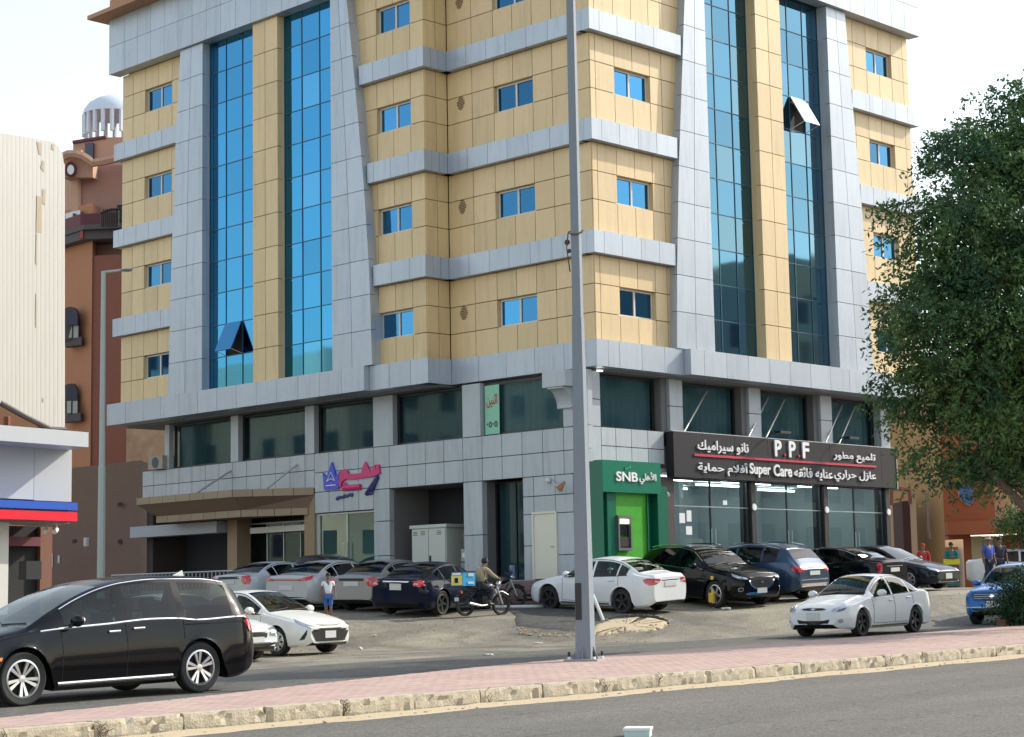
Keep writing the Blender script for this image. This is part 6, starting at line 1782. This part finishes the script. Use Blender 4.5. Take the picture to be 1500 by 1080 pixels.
# ------------------------------------------------------------------ people
def skin_mesh(name, V, E, Rd, m, parent=None, sub=1, extra=None):
    me = bpy.data.meshes.new(name); me.from_pydata([tuple(v) for v in V], E, []); me.update()
    o = bpy.data.objects.new(name, me); COL.objects.link(o)
    md = o.modifiers.new('skin', 'SKIN'); md.use_smooth_shade = True
    for i, r in enumerate(Rd): me.skin_vertices[0].data[i].radius = r if isinstance(r, tuple) else (r, r)
    me.skin_vertices[0].data[0].use_root = True
    s_ = o.modifiers.new('sub', 'SUBSURF'); s_.levels = sub; s_.render_levels = sub
    dg = bpy.context.evaluated_depsgraph_get(); nm = bpy.data.meshes.new_from_object(o.evaluated_get(dg))
    bpy.data.objects.remove(o); nm.materials.clear(); nm.materials.append(m)
    o = bpy.data.objects.new(name, nm)
    return link(o, parent)
SKIN = mat('skin_brown', (.20, .10, .06), .6); HAIR = mat('hair_black', (.01, .009, .008), .7)
def person(loc, heading, H, J, shirt, trousers, label, hair=HAIR, hat=None, shoes=None, group=None, skin=SKIN, robe=None, sleeve=.55):
    """J: joints in units of height; x forward, y left, z up"""
    root = empty('person', loc, heading, label, 'person', group or 'people outside the building')
    def v(p): return Vector(p) * H
    D = dict(pelvis=(0, 0, .52), chest=(.0, 0, .72), neck=(.0, 0, .835), head=(.01, 0, .93), sh=(0, .105, .81), el=(-.01, .135, .64), wr=(.03, .14, .50),
             hip=(0, .05, .50), kn=(.01, .055, .28), an=(-.01, .055, .045), toe=(.07, .06, .02))
    D.update(J)
    def sd(k, s):
        p = D.get(k + ('L' if s > 0 else 'R'), D[k]); return (p[0], abs(p[1]) * s if (k + ('L' if s > 0 else 'R')) not in D else p[1], p[2])
    V = [v(D['pelvis']), v(D['chest']), v(D['neck']), v(D['head'])]; E = [(0, 1), (1, 2), (2, 3)]; Rr = [(.085 * H, .060 * H), (.095 * H, .065 * H), .032 * H, (.044 * H, .052 * H)]
    V.append(v(D['head']) + Vector((0.004, 0, .045)) * H); E.append((3, 4)); Rr.append(.03 * H)
    V.append(v(D['head']) + Vector((.045, 0, -.012)) * H); E.append((3, 5)); Rr.append(.012 * H)
    for s in (1, -1):
        k = len(V)
        V += [v(sd('sh', s)), v(sd('el', s)), v(sd('wr', s))]; Rr += [.030 * H, .023 * H, .016 * H]; E += [(1, k), (k, k + 1), (k + 1, k + 2)]
        d = (v(sd('wr', s)) - v(sd('el', s))).normalized(); w = v(sd('wr', s)); lat = d.cross(Vector((0, 1, 0))); lat = lat.normalized() if lat.length > .1 else Vector((1, 0, 0))
        V.append(w + d * .045 * H); Rr.append((.018 * H, .012 * H)); E.append((k + 2, k + 3)); pk = k + 3
        for q_, ln_ in ((-1.5, .030), (-.5, .038), (.5, .036), (1.5, .028)):
            j = len(V); V += [V[pk] + lat * q_ * .008 * H + d * .012 * H, V[pk] + lat * q_ * .010 * H + d * ln_ * H + Vector((0, -s * .006, 0)) * H]; Rr += [.0055 * H, .0045 * H]; E += [(pk, j), (j, j + 1)]
        j = len(V); V += [w + lat * .022 * H + d * .022 * H, w + lat * .032 * H + d * .042 * H]; Rr += [.006 * H, .005 * H]; E += [(k + 2, j), (j, j + 1)]
        k = len(V); V += [v(sd('hip', s)), v(sd('kn', s)), v(sd('an', s)), v(sd('toe', s))]; Rr += [.050 * H, .034 * H, .022 * H, (.022 * H, .014 * H)]; E += [(0, k), (k, k + 1), (k + 1, k + 2), (k + 2, k + 3)]
    skin_mesh('body', V, E, Rr, skin, root)
    # shirt
    V = [v(D['pelvis']) + Vector((0, 0, .005 * H)), v(D['chest']), v(D['neck']) - Vector((0, 0, .018 * H))]; E = [(0, 1), (1, 2)]; Rr = [(.102 * H, .074 * H), (.108 * H, .076 * H), .045 * H]
    for s in (1, -1):
        k = len(V); a, b = v(sd('sh', s)), v(sd('el', s)); c = a.lerp(b, sleeve) if sleeve <= 1 else b
        V += [a, c]; Rr += [.042 * H, .036 * H]; E += [(1, k), (k, k + 1)]
        if sleeve > 1: V.append(b.lerp(v(sd('wr', s)), .9)); Rr.append(.026 * H); E.append((k + 1, k + 2))
    skin_mesh('shirt', V, E, Rr, shirt, root)
    if robe is None:
        V = [v(D['pelvis']) - Vector((0, 0, .0))]; E = []; Rr = [(.090 * H, .066 * H)]
        for s in (1, -1):
            k = len(V); a, b, c = v(sd('hip', s)), v(sd('kn', s)), v(sd('an', s))
            e_ = c.lerp(b, .05) if trousers[1] > .9 else b
            V += [a, b] + ([c.lerp(b, .12)] if trousers[1] > .9 else []); Rr += [.058 * H, .044 * H] + ([.034 * H] if trousers[1] > .9 else []); E += [(0, k), (k, k + 1)] + ([(k + 1, k + 2)] if trousers[1] > .9 else [])
        skin_mesh('trousers', V, E, Rr, trousers[0], root)
    else:
        mb = MB(); mb.lathe([(.085 * H, .56 * H), (.10 * H, .45 * H), (.12 * H, .2 * H), (.14 * H, .04 * H), (.13 * H, .035 * H)], 14); mb.obj('robe', robe, root, True, 60)
    hd_ = v(D['head'])
    if hair: 
        mb = MB(); mb.ball(hd_ + Vector((-.012, 0, .022)) * H, (.055 * H, .052 * H, .055 * H), 12); mb.obj('hair', hair, root, True, 80)
    if hat:
        mb = MB(); mb.lathe([(0, .085 * H), (.045 * H, .075 * H), (.056 * H, .03 * H), (.056 * H, .02 * H), (.09 * H if hat[1] else .058 * H, .015 * H), (.09 * H if hat[1] else .058 * H, .008 * H)], 16, hd_); mb.obj('hat', hat[0], root, True, 60)
    for s in (1, -1):
        a, b = v(sd('an', s)), v(sd('toe', s)); mb = MB(); c = (a + b) / 2; c.z = min(a.z, b.z) + .0
        mb.ball(c - Vector((.005 * H, 0, .002 * H)), (.075 * H, .028 * H, .026 * H), 10); mb.obj('shoe', shoes or M['black'], root, True, 80)
    # eyes and mouth
    for s in (1, -1):
        mb = MB(); mb.ball(hd_ + Vector((.043, s * .017, .006)) * H, .006 * H, 6); mb.obj('eye', HAIR, root)
    return root
cloth = lambda n, c: mat(n, c, .9, noise=.12, scale=9, bump=.3, bscale=12)
kp = pole_base(481, 909, flot)
person((kp.x, kp.y, flot(kp.x, kp.y)), R(228), 1.24, dict(elL=(-.03, .135, .65), wrL=(.01, .15, .52), elR=(.01, -.14, .65), wrR=(.06, -.15, .53), knL=(.05, .055, .28), anL=(.02, .055, .05), toeL=(.10, .06, .03), knR=(-.01, -.05, .27), anR=(-.09, -.05, .05), toeR=(-.02, -.055, .02)),
       cloth('white_tshirt', (.72, .72, .76)), (cloth('blue_shorts', (.05, .13, .36)), .5), 'child in a white T-shirt and blue shorts walking past the parked cars', sleeve=.6)
# woman with a yellow wrap, beyond the row
yp = at(1395, 842, 74); yz = terr(yp.x, yp.y)
yp_scale = (at(1395, 794, 74).z - yz)
pw = person((yp.x, yp.y, yz), R(215), max(1.45, min(1.9, yp_scale)), dict(elL=(.06, .13, .66), wrL=(.13, .03, .66), elR=(.06, -.13, .66), wrR=(.13, -.03, .64)), cloth('teal_cloth', (.02, .16, .17)), (cloth('teal_cloth', (.02, .16, .17)), 1), 'woman in teal with a bright yellow cloth over her arm by the orange shop', robe=cloth('teal_cloth', (.02, .16, .17)), sleeve=1.2)
mb = MB(); mb.box(.10, .20, -.32, .30, .90, 1.12); mb.box(.12, .18, -.40, -.16, .42, .95); mb.obj('yellow_cloth', cloth('yellow_cloth', (.75, .62, .05)), pw)
bp_ = at(1450, 860, 66); bz_ = terr(bp_.x, bp_.y)
person((bp_.x, bp_.y, bz_), R(250), 1.75, {}, cloth('blue_shirt', (.06, .10, .42)), (cloth('dark_trousers', (.03, .03, .05)), 1), 'man in a blue shirt and pale hat standing behind the blue SUV', hat=(mat('pale_hat', (.45, .40, .33), .9), True), sleeve=.9)
dp = at(1467, 860, 69)
person((dp.x, dp.y, terr(dp.x, dp.y)), R(230), 1.82, {}, cloth('dark_shirt', (.03, .035, .06)), (cloth('dark_trousers', (.03, .03, .05)), 1), 'dark haired person in dark clothes just right of the man in the pale hat', sleeve=.9)
rp = at(1353, 830, 70)
rpz = terr(rp.x, rp.y); rh_ = at(1353, 796, 70).z - rpz
person((rp.x, rp.y, rpz), R(220), max(1.5, min(2.0, rh_)), {}, cloth('red_cloth', (.42, .03, .03)), (cloth('dark_trousers', (.03, .03, .05)), 1), 'person in a red head cloth behind the dusty dark grey sedan', hair=cloth('red_cloth', (.42, .03, .03)), sleeve=1.2, robe=cloth('dark_trousers', (.03, .03, .05)))

# ------------------------------------------------------------------ motorcycles and rider
def motorcycle(loc, heading, label, tank, boxed=True, windshield=None, group=None):
    rt_ = empty('motorcycle', loc, heading, label, 'motorcycle', 'motorcycles by the steps')
    for x, nm in ((.62, 'front'), (-.62, 'rear')):
        w = bpy.data.objects.new('wheel', None); link(w, rt_); w.location = (x, 0, .30)
        mb = MB(); mb.lathe([(.24, -.04), (.29, -.045), (.30, 0), (.29, .045), (.24, .04)], 26, axis='y'); mb.obj('tyre', M['tyre'], w, True)
        mb = MB(); mb.lathe([(.24, -.03), (.22, 0), (.24, .03)], 20, axis='y')
        for k in range(10):
            a = math.pi * 2 * k / 10; mb.tube([(0, 0, 0), (.23 * math.cos(a), 0, .23 * math.sin(a))], .006, 4)
        mb.obj('rim', M['rim_dark'], w)
    mb = MB(); mb.tube([(.62, .06, .30), (.42, .06, .78)], .025, 6); mb.tube([(.62, -.06, .30), (.42, -.06, .78)], .025, 6); mb.obj('fork', M['steel'], rt_)
    mb = MB(); mb.tube([(.38, -.36, .98), (.44, -.1, .92), (.44, .1, .92), (.38, .36, .98)], .014, 6); mb.ball((.38, -.38, .98), .025, 6); mb.ball((.38, .38, .98), .025, 6); mb.obj('handlebar', M['trim'], rt_)
    mb = MB(); mb.tube([(.42, 0, .76), (.1, 0, .70), (-.3, 0, .62), (-.62, 0, .32)], .03, 6); mb.tube([(.38, 0, .66), (.2, 0, .34), (-.2, 0, .30)], .025, 6); mb.obj('frame', M['trim'], rt_)
    mb = MB(); mb.ball((.16, 0, .76), (.24, .13, .12), 12); mb.obj('tank', tank, rt_, True)
    mb = MB(); mb.ball((-.28, 0, .76), (.36, .13, .06), 12); mb.obj('saddle', M['trim'], rt_, True)
    mb = MB(); mb.box(-.12, .22, -.13, .13, .26, .52); mb.lathe([(0, -.16), (.09, -.16), (.09, .16), (0, .16)], 10, (.02, 0, .36), 'y'); mb.obj('engine', M['rim_dark'], rt_)
    mb = MB(); mb.tube([(.1, -.15, .30), (-.2, -.17, .27), (-.62, -.18, .34)], [.02, .03, .045], 8); mb.obj('exhaust', M['steel'], rt_, True)
    mb = MB(); mb.tube([(.52, 0, .62), (.66, 0, .635), (.86, 0, .54)], .035, 6); mb.obj('mudguard', tank, rt_, True); mb = MB(); mb.tube([(-.4, 0, .62), (-.7, 0, .66), (-.92, 0, .50)], .04, 6); mb.obj('mudguard', tank, rt_, True)
    mb = MB(); mb.ball((.52, 0, .84), (.07, .08, .08), 10); mb.obj('headlight', M['lamp'], rt_, True)
    mb = MB(); mb.box(-.80, -.74, -.05, .05, .60, .68); mb.obj('taillight', M['tail'], rt_); mb = MB(); mb.box(-.92, -.91, -.08, .08, .40, .50); mb.obj('number_plate', M['plate'], rt_)
    if windshield:
        mb = MB(); mb.prism([(.50, -.16), (.56, -.1), (.56, .1), (.50, .16), (.47, .15), (.52, .09), (.52, -.09), (.47, -.15)], .86, 1.18); mb.obj('windshield', windshield, rt_)
    return rt_
ml = at(708, 890, 50.3); mh = R(-5)
mt = motorcycle((ml.x, ml.y, flot(ml.x, ml.y)), mh, 'black delivery motorcycle ridden by the man in a tan shirt', M['trim'])
mp = Vector(mt.location); ch, shh = math.cos(mh), math.sin(mh)
def bikept(x, y, z): return Vector((mp.x + x * ch - y * shh, mp.y + x * shh + y * ch, mp.z + z))
db = empty('delivery_box', tuple(bikept(-.62, 0, .80)), mh, 'yellow and blue delivery box on the back of the motorcycle', 'box')
box('box_body', -.26, .16, -.24, .24, 0, .36, mat('box_blue', (.02, .32, .62), .5), db, False)
box('yellow_panel', -.285, -.262, -.22, .22, .02, .27, mat('box_yellow', (.72, .64, .18), .5, noise=.2), db); box('lid', -.28, .18, -.25, .25, .36, .385, M['trim'], db)
box('white_label', -.288, -.263, -.18, .18, .285, .345, M['letter_white'], db); box('emblem_patch', -.295, -.286, -.07, .07, .08, .21, M['seam'], db)
box('side_label', -.08, .10, -.255, -.242, .25, .33, M['plate'], db); box('side_label', -.10, .10, -.255, -.242, .05, .11, M['plate'], db)
person(tuple(bikept(-.14, 0, .03)), mh, 1.58, dict(pelvis=(0, 0, .50), chest=(.04, 0, .68), neck=(.10, 0, .80), head=(.14, 0, .88), sh=(.08, .105, .775), el=(.18, .15, .66), wr=(.29, .18, .60),
       hip=(.01, .055, .49), kn=(.22, .10, .42), an=(.14, .10, .20), toe=(.21, .11, .175)), cloth('tan_shirt', (.36, .28, .17)), (cloth('dark_trousers', (.03, .03, .05)), 1), 'rider in a tan shirt and black cap seated on the delivery motorcycle', hat=(M['trim'], False), sleeve=1.2)
m2 = at(726, 880, 53.6)
motorcycle((m2.x, m2.y, flot(m2.x, m2.y)), R(-30), 'second motorcycle with a blue windshield, in shade by the steps', M['trim'], False, mat('blue_windshield', (.03, .07, .20), .1, coat=1))

# ------------------------------------------------------------------ small things on the ground
bar = empty('white_barrier', (0, 0, 0), 0, 'knocked over white pipe barrier lying before the white sedan and the steps', 'barrier')
wp = mat('white_pipe', (.70, .70, .68), .5, noise=.1)
A = pole_base(720, 892, flot) + Vector((0, 0, .05)); B = pole_base(880, 888, flot) + Vector((0, 0, .05))
A2 = at(733, 850, 54.3); B1 = at(868, 871, 50.6); B2 = pole_base(884, 911, flot) + Vector((0, 0, .03))
B = pole_base(960, 889, flot) + Vector((-.2, 0, .05))
A3 = at(733, 850, (A - CAM).dot(FW) + .2)
MB().tube([A, B], .045, 8).obj('cross_bar', wp, bar); MB().tube([A, A3], .045, 8).obj('leg', wp, bar)
B1 = at(868, 871, (B2 - CAM).dot(FW) + .3)
MB().tube([B2, B1], .045, 8).obj('leg', wp, bar)
rmp = empty('ramp_board', (0, 0, 0), 0, 'grey metal board leaning at the top of the tiled steps', 'board')
c0 = at(733, 851, 56); c1 = at(763, 853, 56.5)
mk('board', [c0, c1, c1 + Vector((0, 0, -.22)), c0 + Vector((0, 0, -.20))] + [p + FW * .5 for p in (c0, c1, c1 + Vector((0, 0, -.22)), c0 + Vector((0, 0, -.20)))], [(0, 1, 2, 3), (7, 6, 5, 4), (0, 4, 5, 1), (1, 5, 6, 2), (2, 6, 7, 3), (3, 7, 4, 0)], mat('board_grey', (.20, .25, .29), .5), rmp)
box('board_leg', c0.x, c0.x + .06, c0.y - .05, c0.y + .01, terr(c0.x, c0.y) - .1, c0.z - .1, M['steel'], rmp)
# broken pit in the asphalt: raised rim, sandy floor
pc = [pole_base(a, b, flot) for a, b in ((897, 908), (925, 905), (960, 906), (979, 912), (972, 921), (940, 926), (905, 927), (880, 931), (862, 932), (868, 922), (882, 914))]
cx = sum(p.x for p in pc) / len(pc); cy = sum(p.y for p in pc) / len(pc)
blob('dug_sand', [(p.x, p.y) for p in pc][::-1], M['sand'], .045, seed=6)
rimp = []
for i in range(5):
    a, b = pc[min(i, 3)], pc[min(i + 1, 3)]
mb = MB(); r_ = random.Random(2)
rim = [pole_base(a, b, flot) for a, b in ((880, 912), (897, 907), (912, 904.5), (930, 903.5), (950, 904), (966, 906), (977, 910), (980, 914))]
mb.tube([p + Vector((r_.uniform(-.03, .03), r_.uniform(-.03, .03), .01)) for p in rim], [.02, .05, .06, .05, .06, .05, .04, .02], 6); mb.obj('asphalt_rim', M['lot_dark'], None)['kind'] = 'structure'
mb = MB()
for i in range(150):
    t = r_.random(); p = rim[int(t * 6)].lerp(rim[int(t * 6) + 1], r_.random()) if i % 2 else Vector((cx + r_.uniform(-1.6, 1.0), cy + r_.uniform(-1, .7), 0))
    s_ = r_.uniform(.012, .045); mb.ball((p.x, p.y, terr(p.x, p.y) + .01), (s_, s_ * r_.uniform(.6, 1), s_ * .6), 5)
for (a, b) in ((768, 927), (776, 930), (790, 931), (803, 932), (815, 931), (830, 932), (843, 930), (765, 922), (782, 926)):
    for q in range(9):
        p = pole_base(a + r_.uniform(-6, 6), b + r_.uniform(-2.5, 2), flot); s_ = r_.uniform(.012, .05); mb.ball((p.x, p.y, p.z + .01), (s_, s_, s_ * .6), 5)
for i in range(260):
    x = r_.uniform(-14, 10); y = r_.uniform(-7.5, 3) ; s_ = r_.uniform(.008, .03); mb.ball((x, y, terr(x, y) - .02), (s_, s_, s_ * .6), 4)
tag(mb.obj('rubble', M['sand']), kind='stuff')
def scrap(px_, py_, w, h, label, m, zf=flot):
    p = pole_base(px_, py_, zf); e = empty('litter', tuple(p), random.uniform(0, 3), label, 'litter', 'scraps lying on the ground')
    V = []; r0 = random.Random(int(px_)); n = 9
    for d in (0.02, 0):
        for k in range(n):
            a = 2 * math.pi * k / n; V.append((w * math.cos(a) * r0.uniform(.6, 1), w * .7 * math.sin(a) * r0.uniform(.6, 1), h * r0.uniform(.2, 1) + d))
    V += [(0, 0, h + .02), (0, 0, 0)]
    F = [(k, (k + 1) % n, 2 * n) for k in range(n)] + [(n + (k + 1) % n, n + k, 2 * n + 1) for k in range(n)] + [(k, n + k, n + (k + 1) % n, (k + 1) % n) for k in range(n)]
    mk('scrap', V, F, m, e)
PAP = mat('paper_scrap', (.60, .55, .45), .9)
scrap(1063, 894, .16, .06, 'crumpled cream paper on the lot below the black SUV', PAP)
scrap(1040, 882, .14, .05, 'pale scrap beside the black SUV, nearest its clamped wheel', PAP)
scrap(548, 933, .07, .04, 'small pale scrap on the lot edge right of the white compact sedan', PAP)
scrap(528, 953, .07, .07, 'small upright scrap by the bumper of the white compact sedan', PAP)
scrap(716, 960, .16, .01, 'flat white scrap on the far road left of the pole', M['letter_white'], froad)
scrap(788, 943, .16, .01, 'flat white scrap on the far road farther from the strip', M['letter_white'], froad)
# yellow clamp on the wheel of the black SUV
wc = pole_base(1063, 873, flot)
SUVC = [o for o in scene.objects if o.name == 'large_suv'][0]; bpy.context.view_layer.update()
wcp = SUVC.matrix_world @ Vector((SUVP['L'] / 2 - SUVP['fo'], -(SUVP['W'] / 2 + .02), SUVP['wr']))
clp = empty('wheel_clamp', tuple(wcp), R(-99), 'yellow clamp on the front wheel of the black SUV', 'wheel clamp')
YEL = mat('clamp_yellow', (.70, .48, .06), .5)
mb = MB(); mb.tube([(0, -.02, -.24), (.02, -.05, .0), (-.02, -.02, .12)], [.05, .045, .03], 8); mb.box(-.13, .05, -.07, 0, -.22, .04); mb.obj('clamp_arm', YEL, clp)
mb = MB(); mb.box(-.05, .04, -.05, 0.0, .40, .50); mb.obj('lock', YEL, clp)
# carton on the near road
ct = at(935, 1079, 18.0); cz = road_z(ct.x) - .03
cn = empty('carton', (ct.x, ct.y, cz), R(35), 'small pale box at the bottom edge on the near road', 'box')
box('box_side', -.13, .13, -.12, .12, 0, max(.06, ct.z - cz - .03), mat('carton_pale', (.52, .66, .60), .6, noise=.1), cn, False)
box('box_lid', -.14, .14, -.13, .13, max(.06, ct.z - cz - .03), max(.06, ct.z - cz - .03) + .025, M['white'], cn)
